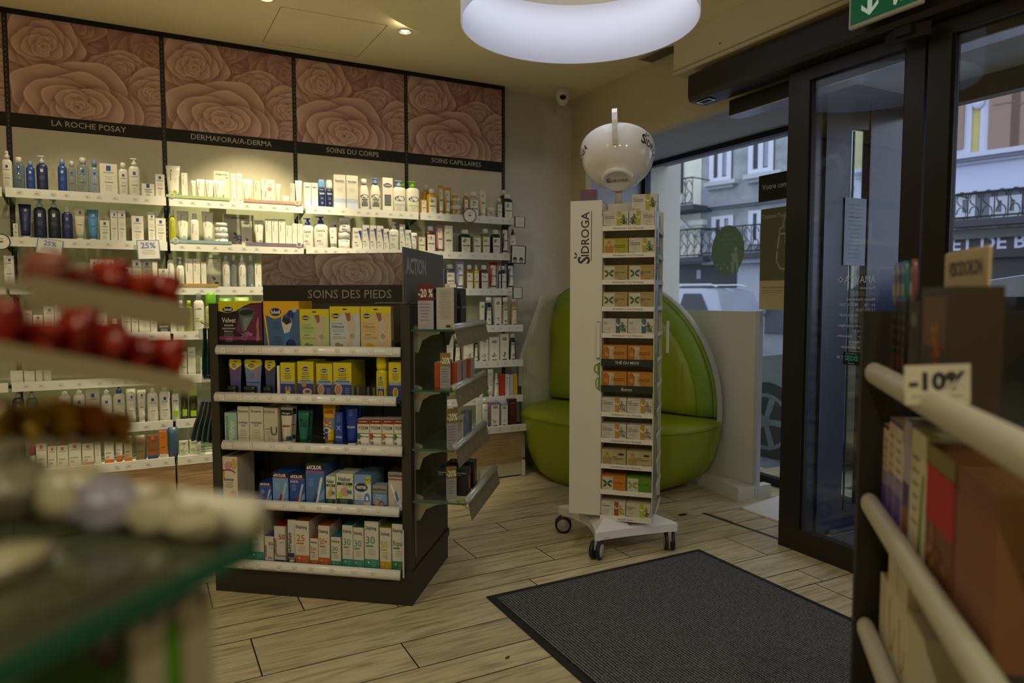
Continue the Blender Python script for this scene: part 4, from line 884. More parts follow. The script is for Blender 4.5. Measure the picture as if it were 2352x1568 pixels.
wall_row(1,0,436,[(5,30,346,'s',WB,'e0ded6','lrp',None,'tall white spray can with a blue square'),(30,58,360,'b','~8fa6b8','e0ded6','lrp',None,'wide two-tone grey-blue clear bottle'),(60,81,369,'b',BL2,'7f9cc8','lrp','d0d4dc','blue bottle with a pale blue cap'),(84,111,356,'p',NV,'b8c4cc','lrp','d0d4dc','dark blue foam bottle with a clear pump'),(133,155,365,'b',BL2,'7f9cc8','lrp','d0d4dc','bright blue bottle standing apart'),(156,176,369,'b','clear','c9ccca','lrp',None,'slim colourless micellar bottle'),(177,206,361,'b','clear','c9ccca','lrp',None,'wide colourless micellar bottle, blue label'),(207,229,369,'b','~c0d0dc','6a88b0','lrp',None,'clear bottle with grey-blue cap'),(230,271,376,'x',WB,None,'lrp',None,'large white carton with a blue square'),(273,295,373,'b',WB,'e6e4dc','lrp',None,'small white bottle with a flip cap'),(296,323,362,'p',WB,'e6e4dc','lrp',None,'white lotion bottle with a pump'),(325,355,422,'x',WB,None,'lrp',None,'low wide white carton'),(357,379,400,'x',WB,None,'lrp',None,'upright white carton at the shelf end')])
GRD='9cc23c'
wall_row(2,0,461,[(382,417,379,'t',WB,'e8e6de','df','7fa83a','tall white tube with a green dot'),(418,432,397,'x',WB,None,'df','7fa83a','slim white carton beside the tall tube'),(440,451,414,'t',WB,None,'df','8fc83a','narrow white tube turned sideways'),(452,472,411,'t',WB,None,'df','8fc83a','white tube, lime dot, first of two'),(473,493,413,'t',WB,None,'df','8fc83a','white tube, lime dot, second of two'),(494,531,389,'c','d8d4c4',None,'card',None,'tall display card with a mortar picture','b'),(494,516,414,'t',WB,None,'df','8fc83a','white tube in front of the card'),(531,543,398,'x',WB,None,'df','c09a7a','slim white carton right of the card'),(544,557,398,'x',WB,None,'df','c09a7a','slim white carton left of a tube'),(559,582,411,'t',WB,None,'df','c08a80','white tube with a pink-brown dot'),(584,600,415,'x','dcd2bc',None,'df','c08a80','cream carton beside the stacked cartons'),(601,632,438,'x',WB,None,'df','c08a80','flat white carton, lower of a stack'),(600,632,412,'x',WB,None,'df','c08a80','flat white carton, upper of a stack','S'),(634,647,422,'t','c8c8c0','e0e0d8','no',None,'tiny silver tube'),(650,666,449,'u','d8d8c8',None,'no',None,'small transparent sachet'),(667,678,421,'x','c9beb4',None,'df',None,'narrow grey-pink carton'),(679,696,414,'t',WB,None,'df',None,'white tube at the shelf end')])
wall_row(3,0,478,[(699,715,419,'x',WB,None,'bp',None,'small white carton, left of a pair'),(716,731,420,'x',WB,None,'bp',None,'small white carton, right of a pair'),(732,749,411,'g','14285a','6a9ad0','bp','w','navy bottle with a light blue cap'),(750,766,412,'g','14285a','d8dce0','bp','w','navy bottle with a white cap'),(767,795,401,'x',WB,None,'bp',None,'tall white and blue carton, left one'),(796,823,403,'x',WB,None,'bp',None,'tall white and blue carton, right one'),(826,850,410,'b',WB,'e8e6e0','ct','round','curvy white bottle with an oval logo'),(851,877,407,'p',WB,'5f8ad0','ct','round','curvy white bottle with a blue pump'),(879,903,408,'x',WB,None,'ct','t','white carton with an oval logo'),(904,934,413,'p',WB,'8fa4d0','ct','b','white lotion bottle with a blue collar'),(920,935,415,'p',WB,'6fb02a','no',None,'bottle with green pump standing behind','b'),(936,966,415,'p',WB,'74c020','ct','l','white lotion bottle with a green pump')])
wall_row(4,0,490,[(967,981,458,'x','b88a20',None,'kl','a05020','small golden carton'),(972,990,424,'b','b88418','d8d6cc','no',None,'golden bottle standing behind','b'),(983,1006,433,'b','c89a1c','e4e2d8','kl','c05018','golden mango shampoo bottle'),(1008,1021,425,'t','cfa028','e4e2d8','kl','c05018','narrow golden tube'),(1022,1038,430,'t','d0a028','e4e2d8','kl','c05018','wide golden tube'),(1039,1064,471,'j','c89a20','e0ded0','kl','c05018','golden jar, bottom of three'),(1039,1064,455,'j','c89a20','e0ded0','kl','c05018','golden jar, middle of three','S'),(1040,1054,444,'j','c89a20','e0ded0','no',None,'golden jar, top of three','S'),(1066,1077,437,'s','9a7a30','e0ded0','kl','3a3018','small amber spray bottle'),(1079,1102,440,'b','b8ad84','e0ded0','kl','4a3a20','beige shampoo bottle'),(1103,1120,432,'t','d8cfa0','e4e2d8','kl','4a5a20','tall cream tube'),(1121,1141,476,'j','d8d2b0','dcd8c4','kl','4a5a20','low cream jar'),(1142,1155,454,'b','8a8f7c','d8d6cc','kl','3a5030','narrow grey-green bottle'),(1157,1180,445,'b','16281e','dcdad0','kl','2a5a30','dark green shampoo bottle'),(1150,1168,436,'b','16382e','d0cec4','no',None,'dark green bottle standing behind','b')])
wall_row(1,1,548,[(31,42,513,'x',WB,None,'lrp',None,'very narrow white carton'),(43,74,468,'t','16255a','d8d8d8','lrp','c8ccd4','dark blue tube standing on its cap'),(78,108,456,'p','101f48','a8b4bc','lrp','c8ccd4','navy gel bottle, larger pump'),(111,140,457,'p','0f2030','a8b4bc','lrp','c8ccd4','black-blue bottle with a clear pump'),(143,168,473,'b','17205a','d8d8d8','lrp','8080c0','dark blue bottle with a white cap'),(170,198,474,'t','d4cfb8','e4e2d8','lrp',None,'cream tube leaning on its cap'),(201,228,481,'t','4f8fc8','e4e6e8','lrp','d8dce4','light blue tube with a white cap'),(230,253,506,'x',WB,None,'lrp','2a6a6a','white carton with a teal bottle picture'),(255,271,482,'x',WB,None,'lrp',None,'tall slim carton, left of a pair'),(272,290,483,'x',WB,None,'lrp',None,'tall slim carton, right of a pair'),(303,331,496,'x',WB,None,'lrp',None,'medium white carton standing alone'),(341,357,487,'x',WB,None,'lrp',None,'tall slim carton near the shelf end'),(358,382,501,'x',WB,None,'lrp',None,'shorter carton at the shelf end')])
wall_row(2,1,553,[(389,406,483,'b','a8a830','e0e0c8','df',None,'olive oil bottle with a white cap'),(407,436,484,'t',WB,None,'df','7ab0b8','big white tube with an aqua dot'),(438,458,490,'b',WB,'e4e2d8','df','7ab0b8','white bottle with rounded shoulders'),(464,493,485,'t',WB,'b8ac94','df','7ab0b8','big white tube with a beige cap'),(494,527,535,'j',WB,'e6e4dc','df','7ab0b8','white cream jar, lower of a stack'),(494,526,511,'j',WB,'e6e4dc','df','7ab0b8','white cream jar, upper of a stack','S'),(514,588,490,'c','b8b4a8',None,'card',None,'wide grey display card with purple flower','b'),(558,583,505,'c','cfcdc0',None,'card',None,'small white photo card'),(585,608,505,'t',WB,None,'df','8a867c','white tube right of the photo card'),(610,624,503,'x',WB,None,'df',None,'first of three slim tall cartons'),(625,639,503,'x',WB,None,'df',None,'second of three slim tall cartons'),(641,656,503,'x',WB,None,'df',None,'third of three slim tall cartons'),(657,671,518,'x',WB,None,'df',None,'short slim carton after the tall three'),(672,683,513,'x',WB,None,'df',None,'very narrow carton near the end'),(684,696,514,'x',WB,None,'df',None,'last narrow carton of the row')])
wall_row(3,1,566,[(696,722,500,'p',WB,'3f52b0','cv',None,'white lotion bottle, smaller blue pump'),(723,756,496,'p',WB,'3f52b0','cv',None,'white lotion bottle, larger blue pump'),(757,778,505,'t',WB,None,'cv',None,'white tube with a blue triangle'),(779,808,533,'j',WB,'e6e4dc','cv',None,'white cream tub, lower of a stack'),(780,808,498,'g',WB,'e6e4dc','cv',None,'upturned domed tub on the lower tub','S'),(811,832,523,'x',WB,None,'cv',None,'short wide carton with blue triangle'),(833,849,516,'x',WB,None,'cv',None,'first of three blue-triangle cartons'),(850,865,517,'x',WB,None,'cv',None,'second of three blue-triangle cartons'),(866,881,518,'x',WB,None,'cv',None,'third of three blue-triangle cartons'),(882,894,525,'x',WB,None,'cv',None,'narrow carton left of the pump bottle'),(895,918,510,'p',WB,'e6e4dc','cv','2a8088','white pump bottle with a teal triangle'),(919,931,515,'x',WB,None,'cv','2a8088','tall carton with a teal triangle'),(932,945,528,'x',WB,None,'cv','2a8088','shorter carton with a teal triangle'),(946,960,534,'t',WB,None,'cv',None,'small white tube at the shelf end')])
wall_row(4,1,572,[(961,978,543,'x','a8946a',None,'kl','a86a70','small kraft carton at the left'),(979,1003,519,'b','4a1a1c','dcdad0','kl','b86a78','dark red shampoo bottle'),(1004,1021,517,'T','b87078','c89898','kl','c06a80','pink tube'),(1022,1040,518,'x','dcd8c8',None,'kl','c88a90','white carton with a peony picture'),(1057,1085,527,'b','10281a','dcdad0','kl','3a7a30','wide dark green bottle'),(1087,1106,543,'x','a8a068',None,'kl','4a8a30','small kraft carton with green leaves'),(1107,1128,525,'b','6a7420','dcdad0','kl','8aa030','olive yellow bottle'),(1130,1152,527,'b','141c18','dcdad0','kl','3a2418','black shampoo bottle'),(1153,1171,520,'t','2c1814','dcdad0','kl','4a2a18','dark brown tube'),(1173,1186,527,'s','c8c8b8','20282a','kl','3a3a30','slim white bottle at the shelf end')])
wall_row(1,2,660,[(11,34,587,'x',WB,None,'lrp',None,'white carton at the far left'),(209,226,595,'x',WB,None,'lrp',None,'first of three matching white cartons'),(227,244,596,'x',WB,None,'lrp',None,'second of three matching white cartons'),(245,264,596,'x',WB,None,'lrp',None,'third of three matching white cartons'),(279,304,614,'x',WB,None,'lrp',None,'lower carton behind the red bags'),(305,327,597,'x','c8c4b4',None,'lrp',None,'grey-white tall carton'),(328,350,597,'x','c4bcac',None,'lrp',None,'beige tall carton'),(351,363,600,'x',WB,None,'no',None,'narrow carton seen edge-on'),(365,387,617,'x',WB,None,'lrp','8a8a80','shorter white carton at the end')])
OR='d8982a'
wall_row(2,2,656,[(385,402,582,'b',WB,'clear','df',OR,'white bottle with a clear tall cap'),(406,425,590,'p',WB,'d8dcd8','df',OR,'white foam pump with an orange dot'),(427,444,594,'x',WB,None,'df',OR,'first white carton with an orange dot'),(445,461,594,'x',WB,None,'df',OR,'second white carton with an orange dot'),(463,475,602,'x',WB,None,'df',OR,'short carton with an orange dot'),(477,511,584,'c','cfccc0',None,'card',None,'display card with purple flowers'),(512,530,585,'b','d4d2cc','~9fb0c0'[1:],'df','8ab0e0','bottle with dark blue liquid above the label'),(532,545,585,'b','clear','c8ccc8','df','5a8a88','clear slim bottle'),(549,567,585,'s',WB,'e4e2d8','df','8ab0e0','white spray with a blue dot'),(570,585,586,'b','clear','c8ccc8','df','8ab0e0','clear bottle near the foot-care sign'),(586,601,604,'x',WB,None,'df','8ab0e0','white carton beside the foot-care sign')])
wall_row(4,2,657,[(1024,1048,607,'b','363a5e','dcdad0','kl','6a6aa8','blue-violet shampoo bottle'),(1049,1070,599,'t','9494c8','dcdad0','kl','7a7ab8','lavender tube'),(1071,1089,608,'b','7a5a1c','dcdad0','kl','c8b040','amber shampoo bottle'),(1090,1102,608,'s','d8b818','e0ded4','kl','c8b040','small yellow spray bottle'),(1104,1124,609,'b','5a2418','dcdad0','kl','b84a28','red-brown shampoo bottle'),(1125,1145,602,'t','b02418','dcdad0','kl','b84a28','bright red tube'),(1146,1151,612,'b','1a1a3c','dcdad0','kl','3a3a7a','indigo bottle seen edge-on'),(1152,1164,610,'b','1e1e4a','dcdad0','kl','3a3a7a','small indigo bottle'),(1165,1184,603,'t','15163a','dcdad0','kl','3a3a7a','dark indigo tube at the end')])
wall_row(1,3,764,[(22,52,715,'d','8a6a9a','d8d8d0','disp','HYALU;6a7488','grey-blue dropper stand behind the red bags'),(53,75,713,'x','c4beb0',None,'ln',None,'beige carton left of low carton'),(77,100,723,'x',WB,None,'lrp','6a8ab0','low white carton'),(102,126,702,'x',WB,None,'lrp','6a8ab0','wide white carton with pale blue print'),(127,144,697,'x',WB,None,'lrp','6a8ab0','tall narrow white carton'),(146,162,711,'x',WB,None,'lrp','3a3a40','carton with a black square'),(164,194,697,'d','7a4410','e0ddd4','disp','VITAMINE C;4a2214','brown dropper stand with amber bottle'),(195,219,698,'x','d4d0c4',None,'lrp','b0a890','first tall vitamin carton'),(221,247,698,'x','d4d0c4',None,'lrp','b0a890','second tall vitamin carton'),(249,278,704,'d','50343a','c8c4bc','disp','RETINOL;2c1414','dark maroon dropper stand'),(280,301,702,'x','d4d0c4',None,'lrp','b0a890','tall white carton after the maroon stand'),(303,318,703,'x','d0ccc0',None,'lrp','b0a890','narrow white carton'),(320,345,690,'x','cfcbc0',None,'lrp','8a8a80','broad tallest white carton'),(347,361,708,'x','d0ccc0',None,'lrp','8a8a80','narrow carton before the violet stand'),(363,391,692,'d','38303c','c8c4bc','disp','NIACINAMIDE;241430','violet dropper stand')])
wall_row(2,3,758,[(392,406,695,'x',WB,None,'lrp','3a3a40','narrow carton with a black square'),(408,425,690,'b',WB,'e4e2da','ad',None,'white bottle with a white cap'),(427,444,690,'b','a8b850','b8d838','ad',None,'lime bottle with a lime cap'),(446,471,673,'b',WB,'clear','ad',None,'big white oval bottle with a clear cap'),(473,500,672,'g','b0b468','6ab01c','ad',None,'big bottle with a green cap'),(505,535,684,'u','5fa428',None,'no',None,'bright green pouch above the gondola'),(540,575,682,'u','86b040',None,'no',None,'lime green pouch above the gondola')])
wall_row(4,3,741,[(1104,1113,693,'x',WB,None,'ra',None,'narrow white carton half hidden'),(1115,1135,683,'b','1a1838','e0ded6','ra','5a6a3a,c8c0a0','dark violet herbal shampoo bottle'),(1136,1152,683,'x','dcd8ca',None,'ra','8a6a98,5a7a3a','white carton with a lavender picture'),(1154,1171,683,'b','a8965a','e0ded6','ra','3a5a20,8a9a3a','beige avocado shampoo bottle'),(1174,1192,683,'b','a8822c','d8d0b8','ra','c8a820,d8c040','amber shampoo bottle at the end')])
wall_row(1,4,868,[(24,53,851,'x',WB,None,'no',None,'white carton under the red bags, first'),(56,80,852,'x',WB,None,'no',None,'white carton under the red bags, second'),(83,98,850,'x','d4d0c4',None,'no',None,'white carton under the red bags, third'),(101,118,850,'x','ccc8bc',None,'no',None,'white carton under the red bags, fourth'),(346,387,845,'j','dcd8cc','e4e2da','no',None,'wide low white tub')])
wall_row(2,4,857,[(390,408,786,'p','d0d0c0','c89890','ad','p','pale bottle with a pump'),(410,430,808,'x','d4d6c4',None,'ad','l','pale green-print carton'),(432,450,798,'x','d0d0c4',None,'ln','7a9a4a','narrow carton with side text'),(461,479,820,'x','d4d4c4',None,'ad','l','short carton beside the gondola')])
wall_row(4,4,823,[(1024,1041,768,'x','dcd8ca',None,'ln','2f6a3a','narrow white and green carton'),(1043,1063,768,'b','241c12','e0ded6','ra','c8b020,e0c840','dark brown herbal bottle'),(1065,1088,768,'x','dcd8ca',None,'ra','b8b020,4a8a2a','white carton with a lime picture'),(1089,1101,770,'b','0e2c1c','e0ded6','ra','3a5a2a','narrow dark green bottle'),(1103,1122,772,'x','dcd8ca',None,'ra','c8a040,7a9a3a','white carton with a grain picture'),(1124,1147,774,'x','dcd8ca',None,'ra','b8a040,1c5a48','wide carton with a red seal and window'),(1149,1169,766,'x','dcd8ca',None,'ra','3a3a3a','tall white caffeine carton'),(1171,1188,764,'b','0f1c18','e0ded6','ra','2a3a20','dark green bottle at the end')])
wall_row(1,5,966,[(28,57,894,'p','141c34','8a9298','lrp','a8acb0','navy bottle with a grey pump'),(60,88,895,'p','~8a8f60','8f9488','lrp','3a6aa8','olive clear bottle with a pump'),(134,165,889,'p',WB,'e4e2da','lrp',None,'first white pump bottle'),(168,198,887,'p',WB,'e4e2da','lrp',None,'second white pump bottle'),(199,231,896,'x','b8b4a4',None,'lrp',None,'large grey-white carton'),(233,259,887,'p',WB,'e4e2da','lrp',None,'third white pump bottle'),(261,289,885,'p','cfcdb8','2c4aa8','lrp',None,'cream bottle with a dark blue pump'),(291,314,893,'u',WB,None,'lrp',None,'white refill pouch with a twist cap'),(316,337,895,'t',WB,None,'lrp',None,'slanted white tube'),(339,365,883,'p',WB,'e4e2da','lrp',None,'white pump bottle left of the last'),(367,393,880,'p',WB,'e4e2da','lrp',None,'white pump bottle at the shelf end')])
wall_row(2,5,957,[(395,414,890,'b','dcdccc','7ac020','ad','p','white bottle with a green flip cap'),(417,433,882,'b','~50583a','88c828','ad','p','dark clear bottle with a green cap'),(435,455,882,'g','~5a6038','a4d424','ad','p','clear bottle with a big lime cap')])
wall_row(4,5,906,[(1103,1112,860,'j','d8d8cc','d0d0c4','no',None,'small pale jar half hidden'),(1122,1135,848,'T','dcdad0','e0ded6','ln','4a7a5a','rounded white bottle'),(1137,1148,857,'s','d8d8cc','e0ded6','ra','8aa03a','small white spray bottle'),(1149,1160,859,'x','b83c1c',None,'no',None,'orange-red narrow carton'),(1161,1170,859,'x','d4d4d0',None,'ln','2a4a8a','white narrow carton with blue text'),(1171,1179,860,'x','b8bcc4',None,'no',None,'grey-blue narrow carton'),(1180,1188,858,'x','d8b020',None,'ln','1a1a1a','yellow narrow carton')])
wall_row(1,6,1050,[(67,82,1023,'j','c8c4b8','a0402a','no',None,'small jar with an orange edge'),(83,108,1020,'x',WB,None,'lrs',None,'first sun carton under the yellow bags'),(110,130,1026,'x',WB,None,'lrs',None,'second sun carton under the yellow bags'),(131,157,1025,'x',WB,None,'lrs',None,'third sun carton under the yellow bags'),(158,187,1020,'x',WB,None,'lrs',None,'fourth sun carton under the yellow bags'),(189,216,1020,'x',WB,None,'lrs','c86a20','sun carton with orange foot'),(218,232,1010,'x',WB,None,'ln',None,'narrow white carton with sideways text'),(240,262,1005,'x',WB,None,'lrs','d07a1c','tall carton with an orange lower part'),(264,285,1000,'t',WB,'c86a1c','lrs','c86a1c','white and orange sun tube'),(286,304,1003,'x','b8aa84',None,'lrs','c87a24','gold carton turned at an angle'),(312,337,1000,'u','8a7a58',None,'lrs',None,'brown sachet in plastic'),(339,365,1000,'x','8a5a3a',None,'lrs','2c4a88','carton with blue and orange beach picture'),(367,385,990,'x','c8741c',None,'lrs','c8c4bc','bright orange sun carton'),(387,410,982,'u','3c5878',None,'no',None,'dark blue pouch')])
wall_row(2,6,1041,[(412,433,1013,'x','d4d6c4',None,'ad','l','low pale carton, left one'),(436,462,1011,'x','d4d6c4',None,'ad','l','low pale carton, right one')])
wall_row(4,6,972,[(1028,1041,930,'x','d8d6cc',None,'ln','8a2a2a','white carton seen past the gondola'),(1096,1106,918,'x','dcdad0',None,'ln','2f8a3a','white carton with a green foot'),(1108,1123,916,'b','dcdad0','e0ded6','ln','2f8a3a','white bottle with a green foot'),(1126,1149,924,'x','8a6a8c',None,'ra','c8b040,6a3a70','lilac carton with a face picture'),(1150,1167,926,'x','8aa0c0',None,'ra','d8b030,c8a890','light blue carton'),(1169,1187,916,'x','4a1418',None,'ln','c87a30','dark red carton with gold print')])
# coloured shelf strips in the second bay
for (r,x0,x1,col,nm) in ((0,382,528,'a4bb78','green'),(0,560,694,'c09280','salmon'),(1,388,530,'86a8b0','aqua'),(1,562,696,'7c6886','mauve'),(2,388,496,'b8903a','golden')):
    a=onY(x0,460,ROWY[r]-.016)[0]; b=onY(x1,460,ROWY[r]-.016)[0]; m=MB(); m.box(a,b,ROWY[r]-.016,ROWY[r]-.0135,ROWZ[r]+.0145,ROWZ[r]+.030,col); m.E(flat(ROWY[r]-.0165),a+.03 if nm not in('salmon','mauve') else b-.03,ROWZ[r]+.026,.016,.016,'e0dcc8',1); m.E(flat(ROWY[r]-.0165),a+.03 if nm not in('salmon','mauve') else b-.03,ROWZ[r]+.026,.012,.012,col,2)
    tag(m.build('shelf_strip'),'%s coloured range strip along the %s shelf of the second bay'%(nm,ROWN[r]),'shelf strip')
# tags hanging from the shelves
def note(x0,y0,x1,y1,Y,rot,fn,nm,label,cat):
    a=onY(x0,y0,Y); b=onY(x1,y1,Y); w=b[0]-a[0]; h=a[2]-b[2]; m=MB(); m.box(-w/2,w/2,0,.0015,-h/2,h/2,'dcdcd4'); fn(m,flat(0),w,h); o=m.build(nm,None,((a[0]+b[0])/2,Y,(a[2]+b[2])/2)); o.rotation_euler.y=rot; tag(o,label,cat); return o
def n25(m,f,w,h):
    m.R(f,-w/2,-h/2,w/2,h/2,'6a86b8',1); m.R(f,-w*.46,-h*.46,w*.46,h*.46,'dcdcd6',2); m.T(f,'25%',0,h*.08,h*.30,'6a86b8',3,'c',.03,wmax=w*.86); m.LN(f,-w*.4,w*.4,-h*.02,h*.09,3,'9aa4b8',3,.003)
note(83,548,145,586,4.575,radians(9),n25,'price_card','white card with blue 25% hanging tilted, leftmost bay, farther left','price card')
note(314,550,368,596,4.575,radians(-3),n25,'price_card','white card with blue 25% near the right end of the leftmost bay','price card')
def nr(m,f,w,h): m.E(f,0,0,w/2,w/2,'1a1a18',1,28); m.E(f,0,0,w*.44,w*.44,'e4e2d6',2,28); m.R(f,-w*.12,w*.18,w*.12,w*.21,'4a5a54',3); m.R(f,-w*.1,-.004,w*.1,.004,'3a5a50',3); m.LN(f,-w*.2,w*.2,w*.12,.006,3,'a8a498',3)
for (x,y,rp,lab) in ((1079,495,19,'round white label with black rim clipped on the right-hand bay top shelf'),(2,555,16,'round white label with black rim at the far left edge')):
    a=onY(x,y,4.57); r_=rp*4.3/1600; m=MB(); m.prism([(r_*cos(2*pi*i/28),r_*sin(2*pi*i/28)) for i in range(28)],0,.0015,'y','e4e2d6'); nr(m,flat(0),2*r_,2*r_); tag(m.build('round_label',None,tuple(a)),lab,'label')
def nk(m,f,w,h):
    m.R(f,-w/2,-h/2,w/2,h/2,'20321c',1); m.BL(f,-w*.4,0,w*.12,['4a7a2a','c86a2a'],6,1.2,2); m.BL(f,w*.42,h*.2,w*.1,['4a7a2a','7a3a2a'],5,1.2,5); m.R(f,-w*.38,-h*.44,w*.42,h*.46,'dcdacc',2); m.LN(f,-w*.3,w*.32,h*.34,h*.13,5,'6a6a60',3,.0015); 
def nk2(m,f,w,h): nk(m,f,w,h); m.E(f,-w*.2,-h*.28,w*.13,h*.15,'2a1a14',4); m.E(f,w*.2,-h*.28,w*.13,h*.15,'2a1a14',4); m.E(f,-w*.2,-h*.34,w*.09,h*.08,'c89070',5); m.E(f,w*.2,-h*.34,w*.09,h*.08,'c89070',5)
note(1181,497,1206,523,4.55,0,nk,'info_card','small leafy card at the right end of the top shelf','card')
note(1172,563,1208,606,4.55,radians(2),nk2,'info_card','card with two hair pictures at the right end of the second shelf','card')
note(1177,659,1200,686,4.55,0,nk,'info_card','small leafy card at the right end of the third shelf','card')
def n50(m,f,w,h): m.R(f,-w/2,-h/2,w/2,h/2,'8a4438',1); m.R(f,-w*.48,-h*.42,w*.48,h*.42,'dedad0',2); m.T(f,'50%',-w*.25,0,h*.3,'8a4438',3,'c',.02)
note(1022,651,1048,666,4.56,0,n50,'price_card','small white card with red print on the third shelf, right-hand bay','price card')
# ================================================================ gondola goods
def frow(y,ybase,items,z,place,yoff=.012):
    px=-9
    for it in items:
        x0,x1,yt,kind,body,cap,style,arg,desc=it[:9]; n=it[9] if len(it)>9 else 1; dep=it[10] if len(it)>10 else None
        off=yoff+(it[11] if len(it)>11 else 0)
        a,_=gfr(x0,ybase,off); b,_=gfr(x1,ybase,off); _,zt=gfr((x0+x1)/2,yt,off); 
        if off==yoff: a=max(a,px+.001)
        w=(b-a)*.985; cx=(a+b)/2; h=zt-z; px=cx+w/2 if off==yoff else px
        d=dep or (max(.02,min(w*.6,.07)) if kind in 'x' else w*.62)
        for k in range(n):
            p=go+gu*cx+gv*(off+d/2+k*(d+.0015)); 
            if off+d+k*(d+.0015)>.25: break
            lab=desc+(', '+NUM[k]+' in its file' if k else '')+', '+place
            o,dd=product(kind,w,h,body,cap,style,arg,lab,'goods on the %s'%place,(p[0],p[1],z+.0006),-GA,dep=d if kind=='x' else None)
def oval(m,f,x,z,a,b,t='Scholl'): m.E(f,x,z,a,b,'d8d8b0',2,20); m.E(f,x,z,a*.92,b*.88,'16204e',2.5,20); m.T(f,t,x,z-b*.35,b*.8,'e8e8e0',3,'c',.02,wmax=a*1.5)
YL='c8b812'
def g_velvet(m,f,w,h,a):
    m.R(f,-w/2,0,w/2,h,'1c0c16',1); m.P(f,[(-w/2,h),(-w/2,h*.80),(-w*.3,h*.76),(-w*.1,h*.80),(w*.08,h*.9),(w*.25,h*.96),(w/2,h*.97),(w/2,h)],YL,2); m.P(f,[(w*.0,h*.82),(w*.2,h*.93),(w/2,h*.95),(w/2,h*.2),(w*.1,h*.25),(-w*.1,h*.4)],'5a1c44',1.5); m.R(f,-w/2,h*.20,w/2,h*.27,'7a2a60',2)
    oval(m,f,-w*.28,h*.83,w*.13,h*.065); m.T(f,'Velvet',-w*.42,h*.56,h*.11,'d8d4d0',3,'l',.0,wmax=w*.32); m.T(f,'smooth',-w*.37,h*.485,h*.05,'d8d4d0',3,'l'); m.R(f,-w*.42,h*.42,-w*.12,h*.455,'7a787a',3); m.T(f,'Elektrischer',-w*.27,h*.365,h*.03,'c8c4c4',3,'c',.01); m.LN(f,-w*.42,-w*.12,h*.34,h*.03,3,'a09a9a',3); m.LN(f,-w*.36,-w*.16,h*.24,h*.03,3,'c8b8c4',3); m.T(f,'5',-w*.45,h*.03,h*.05,'d8d4d4',3,'l',.01); m.LN(f,-w*.38,-w*.1,h*.07,h*.025,2,'c8c4c4',3); m.LN(f,w*.2,w*.46,h*.07,h*.025,2,'c8c4c4',3)
    m.P(f,[(-w*.04,h*.82),(w*.05,h*.88),(w*.30,h*.84),(w*.34,h*.76),(w*.30,h*.66),(w*.16,h*.46),(w*.10,h*.36),(w*.04,h*.38),(w*.02,h*.5),(-w*.02,h*.70)],'4a5a5c',3); m.P(f,[(w*.06,h*.66),(w*.28,h*.68),(w*.18,h*.5),(w*.12,h*.42),(w*.08,h*.46)],'6a7c7e',3.5); m.E(f,w*.15,h*.77,w*.17,h*.06,'1c2420',3.6,14,.1); m.P(f,[(w*.40,h*.66),(w*.43,h*.66),(w*.42,h*.45),(w*.44,h*.20),(w*.36,h*.18),(w*.38,h*.40),(w*.36,h*.5)],'9a6a54',3); m.BL(f,w*.14,h*.30,w*.14,['9a6a8a','7a4a70'],14,3,9)
def g_file(m,f,w,h,a):
    m.R(f,-w/2,0,w/2,h,'3c5c88',1); m.P(f,[(-w/2,h),(w/2,h),(w/2,h*.84),(w*.2,h*.78),(0,h*.68),(-w*.2,h*.64),(-w/2,h*.74)],'d0a010',2); m.P(f,[(-w/2,h*.75),(-w*.44,h*.72),(-w*.33,0),(-w*.36,0)],'d0a010',2); oval(m,f,-w*.16,h*.78,w*.17,h*.09); m.LN(f,-w*.30,w*.02,h*.56,h*.04,4,'22386a',3,.0016); m.LN(f,-w*.28,w*.05,h*.28,h*.035,4,'1c2c50',3,.0016)
    m.P(f,[(w*.10,0),(w*.02,h*.0),(w*.10,h*.36),(w*.24,h*.40),(w*.22,h*.2)],'2f6ab8',3); m.P(f,[(w*.08,h*.34),(w*.02,h*.52),(w*.0,h*.66),(w*.06,h*.70),(w*.28,h*.66),(w*.30,h*.54),(w*.23,h*.38)],'b8bcbc',3.2); m.P(f,[(w*.02,h*.60),(w*.06,h*.70),(w*.26,h*.66),(w*.28,h*.57),(w*.14,h*.52)],'20242c',3.6); m.E(f,w*.26,h*.72,w*.10,h*.10,'1c2c70',3); m.E(f,w*.36,h*.82,w*.07,h*.05,'9aa4b0',3); m.E(f,w*.26,h*.12,w*.14,h*.11,'1c2c60',3); m.R(f,w*.15,h*.05,w*.38,h*.11,'20242c',4)
